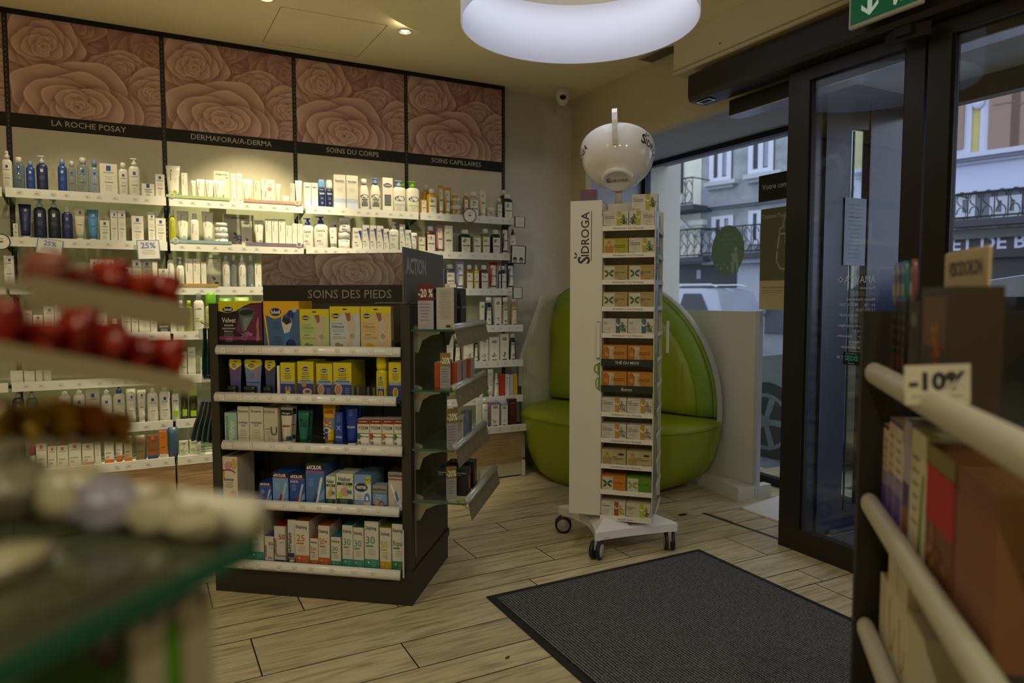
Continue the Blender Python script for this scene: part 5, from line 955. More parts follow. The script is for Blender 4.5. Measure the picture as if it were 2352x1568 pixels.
def g_mask(bc,tc,ic):
    def g(m,f,w,h,a):
        m.R(f,-w/2,0,w/2,h,bc,1); m.P(f,[(-w/2,h),(w/2,h),(w/2,h*.86),(w*.2,h*.80),(-w*.05,h*.88),(-w*.3,h*.68),(-w/2,h*.70)],YL,2); oval(m,f,-w*.30,h*.79,w*.14,h*.06); m.T(f,'Fußmaske',-w*.42,h*.52,h*.07,tc,3,'l',.012,wmax=w*.40); m.T(f,'Intensiv pflegende',-w*.42,h*.61,h*.025,tc,3,'l',.01,wmax=w*.34); m.LN(f,-w*.42,-w*.02,h*.48,h*.035,2,tc,3); m.LN(f,-w*.42,-w*.1,h*.38,h*.03,1,'1c2c70',3,.002); m.LN(f,-w*.42,w*.04,h*.32,h*.03,2,TX,3)
        m.P(f,[(w*.0,h*.86),(w*.22,h*.86),(w*.36,h*.55),(w*.26,h*.36),(w*.22,h*.12),(w*.12,h*.06),(w*.04,h*.10),(w*.10,h*.30),(w*.14,h*.42),(w*.06,h*.66)],'b8a898',3); m.P(f,[(w*.0,h*.86),(w*.18,h*.86),(w*.20,h*.70),(w*.10,h*.66)],'8a5a3c',3.4); m.E(f,w*.24,h*.34,w*.11,h*.085,'c8c4b8',3.5); m.E(f,w*.24,h*.34,w*.09,h*.07,'9a8a7c',3.6); m.E(f,-w*.24,h*.13,w*.10,h*.06,ic,3,10,-.3); m.E(f,-w*.12,h*.12,w*.07,h*.04,ic,3.2,10,.3); m.E(f,w*.0,h*1-.012,w*.08,.003,'20200a',3)
    return g
frow(0,842/3.618+560,[(503,604,692,'x','4a1838',YL,g_velvet,0,'dark purple foot file carton with a yellow top'),(606,689,692,'x','c89c10','d0a010',g_file,0,'blue foot file carton with yellow wave',2,.06)],GZ[0],'top gondola shelf')
frow(0,795,[(689,757,710,'x','b8bc88',None,g_mask('a8b478','7a9a4a','5a8a38'),0,'green foot mask packet',3,.008),(758,828,704,'x','b8c0c8',None,g_mask('b0b8bc','5a6a8a','8a7a5a'),0,'pale blue foot mask packet',3,.008),(829,899,704,'x','c0b078',None,g_mask('bca878','a8804a','b08a2a'),0,'golden foot mask packet',4,.008)],GZ[0],'top gondola shelf')
o=MB(); 
for x in (690,757,827,899): a,_=gfr(x,795,.006); o.box(a-.001,a+.001,.006,.05,GZ[0]+.0005,GZ[0]+.05,ACRY)
o=o.build('acrylic_divider',None,tuple(go),-GA); tag(o,'clear acrylic pockets around the foot mask packets','divider',None)
# blisters on the second shelf
def blister(x0,x1,yt,body,desc,dark=True,lean=0):
    a,_=gfr(x0,902,.02); b,_=gfr(x1,902,.02); _,zt=gfr((x0+x1)/2,yt,.02); w=b-a; h=zt-GZ[1]; p=go+gu*(a+b)/2+gv*(.03)
    t=thing('blister_pack',desc+', second gondola shelf','blister pack',(p[0],p[1],GZ[1]+.001),-GA,'foot care blister packs'); q=lambda s:(w/2)*(1 if s>.8 else .72+.28*s**2)
    pts=[(q(s)*1,h*s) for s in (0,.2,.4,.6,.8,.95)]+[(w*.40,h),(-w*.40,h)]+[(-q(s),h*s) for s in (.95,.8,.6,.4,.2,0)]
    m=MB(); m.prism(pts,-.002,.001,'y',body); f=flat(-.002); m.P(f,[(-w*.45,h*.80),(-w*.1,h*.70),(w*.2,h*.78),(w*.47,h*.86),(w*.40,h),(-w*.40,h)],YL,1); oval(m,f,-w*.08,h*.83,w*.20,h*.055); m.LN(f,-w*.3,w*.25,h*.60,h*.045,3,'4a4a6a',2); m.R(f,-w*.35,h*.36,w*.35,h*.39,'2f4aa0',2); m.E(f,w*.02,h*.945,w*.12,h*.014,'14140a',3); 
    if not dark: m.P(f,[(w*.12,h*.74),(w*.24,h*.72),(w*.22,h*.5),(w*.08,h*.48)],'a07050',3)
    m.build('card',t); b_=MB()
    for zz in (.06,.19):
        b_.lathe([(.011,-w*.30),(.0135,-w*.27),(.0135,w*.27),(.011,w*.30)],M('2a2f33',.15),14)
        for v in range(len(b_.v)-14*4,len(b_.v)):
            x_,y_,z_=b_.v[v]; b_.v[v]=(z_-w*.08,y_-.015,x_+h*zz+.004)
    b_.build('roller',t)
blister(524,555,826,'5a4a80','slim purple blister pack with black rollers')
blister(559,602,826,'6a78b0','wide blue blister pack with rollers',False)
blister(606,633,828,'3a4060','narrow navy blister pack with rollers')
def g_s2(kind):
    def g(m,f,w,h,a):
        m.R(f,-w/2,0,w/2,h,YL,1); m.R(f,-w/2,0,w/2,h*.40,'2a3a80',1.5); m.R(f,-w/2,h*.40,w/2,h*.48,'8a98a8',1.4); oval(m,f,0,h*.80,w*.24,h*.065); m.LN(f,-w*.36,w*.36,h*.70,h*.05,4,'2a3a70',3,.0022)
        if kind=='ring': m.R(f,-w*.38,h*.46,w*.38,h*.51,'2a7ac0',2); m.E(f,-w*.22,h*.26,w*.22,h*.15,'c8b8a8',3); m.E(f,-w*.22,h*.26,w*.19,h*.13,'a87a60',3.5); m.E(f,-w*.16,h*.09,w*.13,h*.08,'c0a898',3.6); m.LN(f,w*.08,w*.44,h*.30,h*.05,4,'c8ccd8',3)
        elif kind=='gel': m.E(f,-w*.10,h*.38,w*.16,h*.08,'a87a60',3); m.E(f,w*.1,h*.18,w*.30,h*.10,'b8a090',3); m.E(f,w*.12,h*.19,w*.16,h*.04,'5a4a40',3.4); m.R(f,-w*.3,h*.47,w*.3,h*.50,'2a7ac0',3)
        elif kind=='feet': m.E(f,-w*.1,h*.22,w*.09,h*.12,'a07858',3); m.E(f,w*.12,h*.22,w*.09,h*.12,'a07858',3); m.P(f,[(-w*.34,h*.04),(w*.34,h*.04),(0,h*.22)],YL,3.5)
        else: m.E(f,0,h*.20,w*.2,h*.14,'d0b818',3); m.E(f,0,h*.22,w*.12,h*.10,'a07040',3.4)
    return g
frow(1,903,[(637,643,840,'x','d8d4c8',None,'no',0,'narrow white box side left of a yellow box'),(645,678,833,'x',YL,None,g_s2('feet'),0,'yellow repair box with two feet',2,.05),(684,721,830,'x',YL,None,g_s2('gel'),0,'yellow gel finger pad box',3,.04),(727,764,835,'x',YL,None,g_s2('ring'),0,'yellow plaster box, left of a pair',2,.05),(766,808,833,'x',YL,None,g_s2('ring'),0,'yellow plaster box, right of a pair',3,.05),(862,887,817,'g',YL,'d0bc10',g_s2('can'),0,'tall yellow deodorant spray can',2),(893,924,832,'x',YL,None,g_s2('cream'),0,'yellow and blue cream box at the end',2,.05)],GZ[1],'second gondola shelf')
m=MB()
for x in (810,822,845,858): a,_=gfr(x,900,.01); m.box(a-.004,a+.004,.010,.012,GZ[1]+.0005,GZ[1]+.055,ACRY); m.box(a-.001,a+.001,.012,.10,GZ[1]+.0005,GZ[1]+.055,ACRY)
tag(m.build('acrylic_divider',None,tuple(go),-GA),'clear acrylic dividers in the gap of the second gondola shelf','divider')
def g_txt(*L,bands=()):
    def g(m,f,w,h,a):
        for b in bands: m.R(f,b[0]*w,b[1]*h,b[2]*w,b[3]*h,b[4],1+.1*len(b))
        for t in L: m.T(f,t[0],t[1]*w,t[2]*h,t[3]*h,t[4],3,t[5] if len(t)>5 else 'c',t[6] if len(t)>6 else .01,t[7] if len(t)>7 else 0,wmax=(t[8] if len(t)>8 else .84)*(w if not(len(t)>7 and t[7]) else h))
        if a: m.LN(f,-w*.36,w*.3,h*a[0],h*.05,a[1],a[2],2.5)
    return g
NK='b8bcc8'
frow(2,1012,[(517,545,948,'x','8fb4a4',None,g_txt(('Widmer',.3,.05,.2,'dfe8e0','l',0,90,.7),('CARBAMID FORTE',-.2,.05,.08,'3a6a5c','l',0,90,.85),bands=((-.5,0,.5,.08,'c8ccc4'),)),(.6,0,TX),'mint green cream carton',2,.04),(547,573,933,'x','c8c2b4','1a1c2c',g_txt(('Eucerin',0,.84,.07,'3a2a2a'),('UreaRepair',0,.55,.06,'4a4a4a'),('PLUS',0,.48,.04,'3a3a3a')),(.38,5,TX),'white urea cream carton, left of a pair',3,.05),(574,606,933,'x','c8c2b4','1a1c2c',g_txt(('Eucerin',0,.84,.07,'3a2a2a'),('UreaRepair',0,.55,.06,'4a4a4a'),('PLUS',0,.48,.04,'3a3a3a'),bands=((-.3,.05,.3,.07,'8a4a3a'),)),(.38,5,TX),'white urea cream carton, right of a pair',3,.05),(607,639,937,'x','beb8aa','aaa598',g_txt(('EUBOS',-.1,.86,.08,'6a665e'),('U',.22,.28,.22,'5a5a5a','c',.03),bands=((-.4,.42,.0,.44,'a04a3a'),)),(.36,6,'a06a5a'),'grey-white cream carton with a large U',2,.06),(641,670,936,'t','ccc6b4','d0cab8',g_txt(('Neutrogena',0,.84,.07,'d0d0d0'),bands=((-.62,.80,.62,.97,'14161a'),(-.55,.44,.55,.49,'8a2a24'),(.1,.02,.5,.14,'1f4a6a'))),(.36,5,TX),'white tube with a black top band',2),(681,708,944,'t','1f6a5c','1a5a4e',g_txt(('Tal',0,.52,.26,'0c2a24','c',.02)),(.44,2,'0f3a30'),'teal green tube with black lettering',2),(738,769,930,'t','c89c10','8a8880',g_txt(('+33%',0,.80,.10,'a03020','c',.03),('NOK',.22,.08,.26,'d8d4a0','l',.02,90,.5),bands=((-.6,.36,.6,.68,'7a7c84'),(-.5,.50,.1,.58,'c05a2a'),(-.5,.08,-.02,.36,'28389a'),(.02,.06,.5,.36,'c8a818'))),0,'yellow and blue cream tube marked plus 33%',2),(770,787,947,'x','2440a0',None,g_txt(('AKILEINE',0,.28,.06,'d8dcec'),('x',.0,.5,.2,'8aa0e0')),(.9,4,'b8c4ec'),'slim bright blue carton',2,.035),(790,820,932,'t','1f3a98','c8ccd4',g_txt(('AKILEINE',0,.42,.06,'d8dcec'),bands=()),(.93,4,'b8c4ec'),'bright blue foot cream tube',3)],GZ[2],'third gondola shelf')
def g_pod(c):
    def g(m,f,w,h,a):
        hh=h*.82; m.T(f,'PODERM',0,hh*.80,hh*.15,'4a4a44',3,'c',.005,wmax=w*.78); m.R(f,-w*.49,hh*.40,-w*.26,hh*.62,c,2); m.R(f,-w*.49,hh*.62,w*.49,hh*.65,c,2); m.R(f,-w*.22,hh*.25,w*.4,hh*.62,'e4e2da',2); m.T(f,'Mycose',w*.08,hh*.48,hh*.09,'3a3a34',3,'c',.02); m.E(f,-w*.32,hh*.26,w*.13,w*.13,'8a6a54',3); m.T(f,'Fongicide',w*.1,hh*.12,hh*.07,'3a3a34',3,'c'); m.R(f,-w*.5,h*.84,w*.5,h*1.0,'7a2418',1); m.R(f,-w*.33,h*.91,w*.33,h*.935,'c0b8b0',2)
    return g
frow(2,1017,[(x0,x1,963,'x','cfccc0',None,g_pod(c),0,'white hang-tab box with %s mark'%n,2,.035) for x0,x1,c,n in ((821,849,'2f6a58','dark green'),(850,877,'a8382a','red'),(878,904,'c0701c','orange'),(905,928,'3f8a3a','bright green'))],GZ[2],'third gondola shelf')
def g_foot(m,f,w,h,a):
    m.E(f,-w*.06,h*.80,w*.22,h*.10,'b88a90',1); m.E(f,w*.30,h*.84,w*.2,h*.13,'c0a060',1); m.ring(f,-w*.1,h*.62,w*.5,h*.10,.006,'8a1c2c',2,14,.2,2.6); m.E(f,-w*.38,h*.60,w*.10,h*.13,'c0a868',1); m.T(f,'footner',-w*.02,h*.46,h*.07,'2a1a1c',3,'c',.01,wmax=w*.62); m.LN(f,-w*.32,w*.32,h*.42,h*.035,4,'4a3a3c',3); m.E(f,w*.2,h*.12,w*.26,h*.13,'b88a90',1); m.E(f,-w*.02,h*.10,w*.12,h*.10,'c8b060',1.5); m.ring(f,-w*.28,h*.09,.008,.008,.0015,'8a7a74',3,12)
def g_ex(top,l2,c1='1f4aa0',hot=None):
    def g(m,f,w,h,a):
        m.R(f,-w/2,0,w/2,h,c1,1); m.R(f,-w/2,h*.86,w/2,h,'10131c',2); m.T(f,'eXCILOR',-w*.04,h*.88,h*.09,'e4e8ec',3,'c',.03,wmax=w*.8); m.R(f,-w/2,h*.83,w/2,h*.86,'a82a3a' if not hot else '6a2a8a',2); m.T(f,l2,-w*.2,h*.72,h*.07,'e8d8dc',3,'c',.02,wmax=w*.5); m.LN(f,-w*.42,0,h*.64,h*.05,4,'a8c0e4',3,.0016)
        m.P(f,[(w*.0,h*.04),(w*.12,h*.02),(w*.42,h*.66),(w*.36,h*.70),(w*.28,h*.66)],'d0d8dc' if hot else 'a8b8c8',2.4); m.P(f,[(-w*.2,h*.02),(-w*.02,h*.0),(w*.14,h*.28),(w*.02,h*.34)],hot or 'a01c2c',2.8); m.P(f,[(w*.15,h*.1),(w*.5,h*.2),(w*.5,h*.42),(w*.3,h*.30)],'6a9ad0',2.2)
        if hot: m.R(f,w*.0,h*.02,w/2,h*.09,'c8902a',3); m.T(f,'NOUVEAU',w*.25,h*.035,h*.035,'f0e8d0',4,'c',.02); m.T(f,'VERRUES-STOP 2in1',0,h*.80,h*.045,'c84a8a',3,'c',.02,wmax=w*.9)
    return g
def g_nail(m,f,w,h,a): m.T(f,'Nailner',0,h*.78,h*.13,'2a4a50',3,'c',.01,wmax=w*.74); m.R(f,-w*.46,h*.66,w*.46,h*.74,'173c42',2); m.T(f,'2 IN 1',0,h*.67,h*.06,'e0e4dc',3,'c',.02); m.R(f,-w*.1,h*.60,w*.4,h*.65,'b8c838',2); m.E(f,w*.0,h*.46,w*.28,h*.13,'b89880',2); m.P(f,[(w*.1,h*.5),(w*.4,h*.52),(w*.42,h*.40),(w*.16,h*.42)],'2f7a80',3); m.E(f,-w*.28,h*.36,w*.13,h*.09,'b8c818',3.2); m.R(f,-w*.49,0,w*.49,h*.26,'143a40',2); m.LN(f,-w*.4,w*.3,h*.22,h*.05,4,'b8c8c8',3)
def g_wart(m,f,w,h,a): m.R(f,-w/2,0,w/2,h,'7a98c8',1); m.R(f,-w/2,h*.25,w/2,h*.72,'c4ccd8',1.2); m.E(f,-w*.08,h*.62,w*.38,h*.13,'16204c',2,20,.05); m.T(f,'WARTNER',-w*.08,h*.575,h*.10,'e8ecf0',3,'c',.02,wmax=w*.6); m.R(f,w*.18,h*.72,w*.46,h*.94,'c8b818',2); m.T(f,'N°1',w*.32,h*.82,h*.07,'2a2a3a',3,'c',.02); m.LN(f,-w*.4,w*.0,h*.40,h*.05,3,'3a5a98',3); m.E(f,w*.26,h*.30,w*.18,h*.16,'5a80b8',2); m.E(f,w*.26,h*.30,w*.07,h*.06,'e0e8f0',3); m.P(f,[(0,h*.02),(w*.4,h*.02),(w*.45,h*.2),(w*.1,h*.2)],'d0b8a8',2.2)
def g_ew(big):
    def g(m,f,w,h,a):
        m.R(f,-w/2,h*.86 if big else h*.72,w/2,h,'8f8a84',1); m.T(f,'EndWarts',0,(.87 if big else .78)*h,h*(.07 if big else .11),'2a2626',3,'c',.02,wmax=w*.86); m.R(f,-w/2,h*(.78 if big else .66),w/2,h*(.83 if big else .70),'9a5a50' if big else '4a4a5a',1)
        if big: m.P(f,[(-w*.4,h*.66),(-w*.3,h*.70),(w*.12,h*.28),(w*.0,h*.24)],'d8dce4',2); m.P(f,[(-w*.12,h*.46),(w*.0,h*.52),(w*.16,h*.28),(w*.04,h*.22)],'4a6ab8',3); m.BL(f,w*.1,h*.12,w*.28,['8aa0d0','b8c8e8','d8e0f0'],14,2,6)
        else: m.R(f,-w/2,0,w/2,h*.64,'6a94c0',1); m.LN(f,-w*.4,w*.3,h*.58,h*.06,3,'dce4ec',2); m.R(f,-w/2,0,w/2,h*.2,'3a3a8a',1.5); m.E(f,-w*.2,h*.2,w*.12,h*.14,'b8906a',3); m.E(f,-w*.2,h*.28,w*.13,h*.10,'c8a050',2.8); m.E(f,w*.12,h*.18,w*.12,h*.14,'a87858',3); m.E(f,w*.12,h*.27,w*.14,h*.09,'3a2418',2.8)
    return g
frow(3,1150,[(510,547,1049,'x','cfc4b4','beb4a6',g_foot,0,'cream foot peel carton with pink swirls',3,.045),(596,625,1108,'x','1c3c88',None,g_ex(0,'',),0,'smallest blue nail treatment box',2,.04),(627,663,1086,'x','3a6ac0','2a4a90',g_ex(0,'',"6a94cc"),0,'blue nail treatment box with foot picture',3,.04),(666,701,1089,'x','2450a8','1c3468',g_ex(0,'FORTE'),0,'blue nail treatment box marked FORTE',3,.045),(703,746,1066,'x','3a62a0','3a4a3c',g_ex(0,'','3f6cb0','2a4a88'),0,'tallest blue wart treatment box with pen',3,.05),(749,771,1094,'x','cdd0c4',None,g_nail,0,'narrow white nail repair box',3,.04),(773,812,1088,'x','cdd0c4',None,g_nail,0,'wide white nail repair box',2,.05),(814,853,1090,'x','8aa4c8','5a78a8',g_wart,0,'pale blue wart freeze box with navy oval',3,.05),(856,889,1115,'x','8aa4c0',None,g_ew(0),0,'small box with a family picture',1,.05),(892,929,1084,'x','b8b4ac','3a3634',g_ew(1),0,'tall white and silver wart pen box',2,.05)],GZ[3],'fourth gondola shelf')
def g_day(n,c,nm='Daylong'):
    def g(m,f,w,h,a):
        m.T(f,nm,-w*.42,h*.83,h*.075,'2a2e30',3,'l',.01,wmax=w*.78); m.T(f,n,-w*.40,h*.55,h*.15 if len(n)<4 else h*.11,c,3,'l',.0,wmax=w*.7 if len(n)<4 else w*.85); m.R(f,-w*.40,h*.485,w*.12,h*.515,c,2); m.LN(f,-w*.40,w*.36,h*.44,h*.035,4,TX,3,.0009); m.R(f,-w*.5,0,w*.5,h*.235,c,1); m.E(f,-w*.22,h*.17,w*.07,w*.07,'c8d4c8',2,10); m.LN(f,-w*.05,w*.36,h*.18,h*.04,3,'d0d8cc',2,.0009)
        if n=='50.': m.E(f,w*.05,h*.33,w*.12,w*.12,'d0a818',3,12)
    return g
TE_='2c8a80'; DO='b85a1c'; WC='ccc9be'
def g_us(t,c): return g_txt(('ultrasun',-.30,.45,.10,'3a2418','c',.01,90,.42),('50',.20,.66,.13,'9a2a24','c'),(t,.1,.20,.06,'7a2a20'),bands=((-.5,0,.5,.12,'2c2a80'),(.0,.56,.4,.585,'8a8884')))
frow(4,1291,[(511,541,1183,'x',WC,'a04a1c',g_day('50+',DO),0,'orange-foot sun carton at the far left',3,.04),(543,573,1181,'x',WC,'1c5a54',g_day('50+',TE_),0,'teal-foot sun carton 50+ left one',4,.04),(575,607,1183,'x',WC,'1c5a54',g_day('50+',TE_),0,'teal-foot sun carton 50+ right one',4,.045),(609,629,1231,'x','c4c0b8','3a2a78',g_us('Face','3a2a78'),0,'small purple-topped sun carton',3,.035),(631,656,1208,'x','c4c0b8','8a2418',g_us('Extreme','8a2418'),0,'red-topped sun carton',3,.035),(659,678,1195,'T','c4c0b8','d0ccc4',g_txt(('ultrasun',.05,.45,.12,'3a2418','c',.01,90,.6),bands=((-.5,.06,.5,.17,'24286a'),)),0,'white sun cream tube leaning between cartons',1),(679,711,1196,'x',WC,'9a4a1c',g_day('25',DO),0,'tall orange sun carton marked 25',5,.045),(713,731,1236,'x',WC,'9a4a1c',g_day('50+',DO),0,'shortest orange sun carton marked 50+',3,.035),(732,758,1207,'x',WC,'9a4a1c',g_day('50+',DO),0,'medium orange sun carton marked 50+',3,.04),(761,783,1233,'x',WC,'2a6a60',g_day('30',TE_),0,'short teal sun carton marked 30',5,.03),(787,811,1206,'x',WC,'1c5a54',g_day('30',TE_),0,'first tall teal sun carton marked 30',5,.04),(812,836,1211,'x',WC,'1c5a54',g_day('30',TE_),0,'second tall teal sun carton marked 30',4,.04),(838,870,1197,'x',WC,'1c5a54',g_day('30',TE_),0,'widest teal sun carton marked 30',4,.045),(873,899,1212,'x',WC,'8a8420',g_day('50.','b8a020'),0,'yellow sun carton with a little sun',4,.04),(901,929,1203,'x',WC,'1c4a34',g_day('Repair','2c7a48'),0,'green after-sun carton marked Repair',3,.045)],GZ[4],'bottom gondola shelf',.004+.008)
tag(MB().box(-.036,-.030,-.014,-.010,.125,.33,M('c8c8d0',.3)).build('upright_label',None,tuple(go),-GA),'narrow white label standing at the right end of the bottom gondola shelf','label')
# end-cap goods: positions from the picture at a chosen depth plane of the gondola side
def cap_box(sh,y0,y1,d0,d1,h,body,top,style,arg,label,cat='carton',rot=0,name='carton',sidestyle=None,side=None):
    z=GS[sh][0]; m=MB(); w=d1-d0; dp=y1-y0; m.box(-w/2,w/2,-dp/2,dp/2,0,h,body)
    if top: m.box(-w/2,w/2,-dp/2,dp/2,h,h+.0005,top)
    if side: m.box(w/2,w/2+.0005,-dp/2,dp/2,0,h,side)
    if style: style(m,flat(-dp/2-.0003),w,h,arg)
    if sidestyle: sidestyle(m,lambda y,zz,l:(w/2+.0007+.0004*l,y,zz),dp,h,arg)
    p=go+gu*(d0+d1)/2+gv*(y0+y1)/2; o=m.build(name,None,(p[0],p[1],z+.0006),-GA+radians(rot)); tag(o,label,cat,'goods on the gondola end shelves'); return o
def promo(sh,d,y,h,w,label,rot=0,red=False):
    z=GS[sh][0]; m=MB(); m.box(-w/2,w/2,0,.002,0,h,ACRY); f=flat(-.0005)
    m.R(f,-w/2,h*.62,w/2,h,'5a1c24' if red else '7c6c34',1); m.R(f,-w/2,0,w/2,h*.62,'9c98a4' if red else '8e8c92',1); m.T(f,'-20 %' if red else '-20%',0,h*.70,h*.18,'d0ccc4',3,'c',.03,0,wmax=w*.92); m.LN(f,-w*.42,w*.3,h*.55,h*.07,6,'4a4856',3,.0018)
    p=go+gu*d+gv*y; o=m.build('discount_card',None,(p[0],p[1],z+.0006),-GA+radians(rot)); tag(o,label,'price card','discount cards on the gondola end shelves')
promo(0,.060,.03,.190,.068,'red and white minus 20% card on the top end glass shelf',0,True)
cap_box(0,.06,.13,.075,.135,.165,'2c2350','20193c',g_txt(('WELL',.1,.84,.07,'a8a4c0'),('COLLAGEN',.1,.74,.07,'c8c4d8')),(.5,3,'8a84a0'),'dark violet supplement carton behind the minus 20% card')
cap_box(0,.03,.13,.100,.172,.172,'3e3568','55505c',lambda m,f,w,h,a:(m.R(f,-w/2,0,w/2,h,'a8a49c',1),m.LN(f,-w*.42,w*.42,h*.94,h*.03,24,'6a6660',2),m.R(f,w*.05,h*.04,w*.3,h*.10,'2a2a2a',3)),0,'large supplement carton showing its white printed back',rot=8,sidestyle=lambda m,f,w,h,a:(m.R(f,-w*.1,0,w*.5,h,'30352a',1),m.T(f,'Colla',w*.2,h*.7,h*.07,'8aa04a',3,'c')),side='3e3568')
cap_box(0,.17,.26,.11,.175,.170,'1f1c30','2c2a38',g_txt(('Gel Complex',.0,.5,.08,'8a86a8')),0,'dark supplement carton at the back of the top end shelf',sidestyle=g_txt(('Complex',0,.5,.08,'a8a4b0')))
OG='b0481c'
for k,(y0,d0) in enumerate([(.10,.075),(.10,.103),(.10,.150),(.19,.085),(.19,.150),(.28,.165)]):
    cap_box(1,y0,y0+.07,d0,d0+.026,.105,OG,'b8b0a8',None,0,['orange box left of the discount card','orange box touching the first one','orange box right of the discount card','orange box in the second rank, left','orange box in the second rank, right','orange box at the far back'][k]+', second end glass shelf',side='8f8a88')
promo(1,.134,.06,.150,.045,'brown minus 20% card among the orange boxes',0)
cap_box(2,.16,.21,.150,.185,.115,'a8a49c','b8b4ac',g_txt(('Supradyn',0,.8,.07,'4a4a5a')),(.7,6,TX),'grey-white supplement carton, nearer one, third end shelf',side='5a6a9a')
cap_box(2,.26,.32,.150,.185,.120,'8a8890','a8a4a4',None,0,'grey supplement carton, farther one, third end shelf',side='4a5078')
promo(2,.165,.05,.165,.05,'leaning brown minus 20% card on the third end shelf',35)
NVD='12131e'
def g_dyn(m,f,w,h,a): m.T(f,'Dynamisan',0,h*.84,h*.07,'a8a8b4',3,'c',.01,wmax=w*.9); m.T(f,'forte',-w*.2,h*.76,h*.06,'a8a8b4',3,'c'); m.LN(f,-w*.35,w*.35,h*.62,h*.06,4,'3a3c50',3)
def g_dx(m,f,w,h,a): m.P(f,[(-w*.45,h*.8),(-w*.3,h*.8),(w*.45,h*.1),(w*.3,h*.05)],'8a5a1c',2); m.P(f,[(w*.25,h*.95),(w*.4,h*.95),(-w*.1,h*.05),(-w*.3,h*.05)],'a8781c',2.3); m.T(f,'Dynamisan',w*.1,h*.45,h*.06,'8a8a94',3,'c')
cap_box(3,.10,.17,.085,.140,.115,NVD,'24252c',g_dyn,0,'black and navy energy box, front left, bottom end shelf')
cap_box(3,.10,.17,.165,.215,.115,NVD,'24252c',g_dyn,0,'black energy box with gold cross, front right, bottom end shelf',sidestyle=g_dx)
cap_box(3,.22,.29,.095,.150,.115,NVD,'2c2c30',None,0,'black energy box, back left, bottom end shelf')
cap_box(3,.22,.29,.165,.215,.12,NVD,'2c2c30',None,0,'black energy box, back right, bottom end shelf',sidestyle=g_dx)
promo(3,.160,.05,.14,.045,'brown minus 20% card on the bottom end shelf',30)
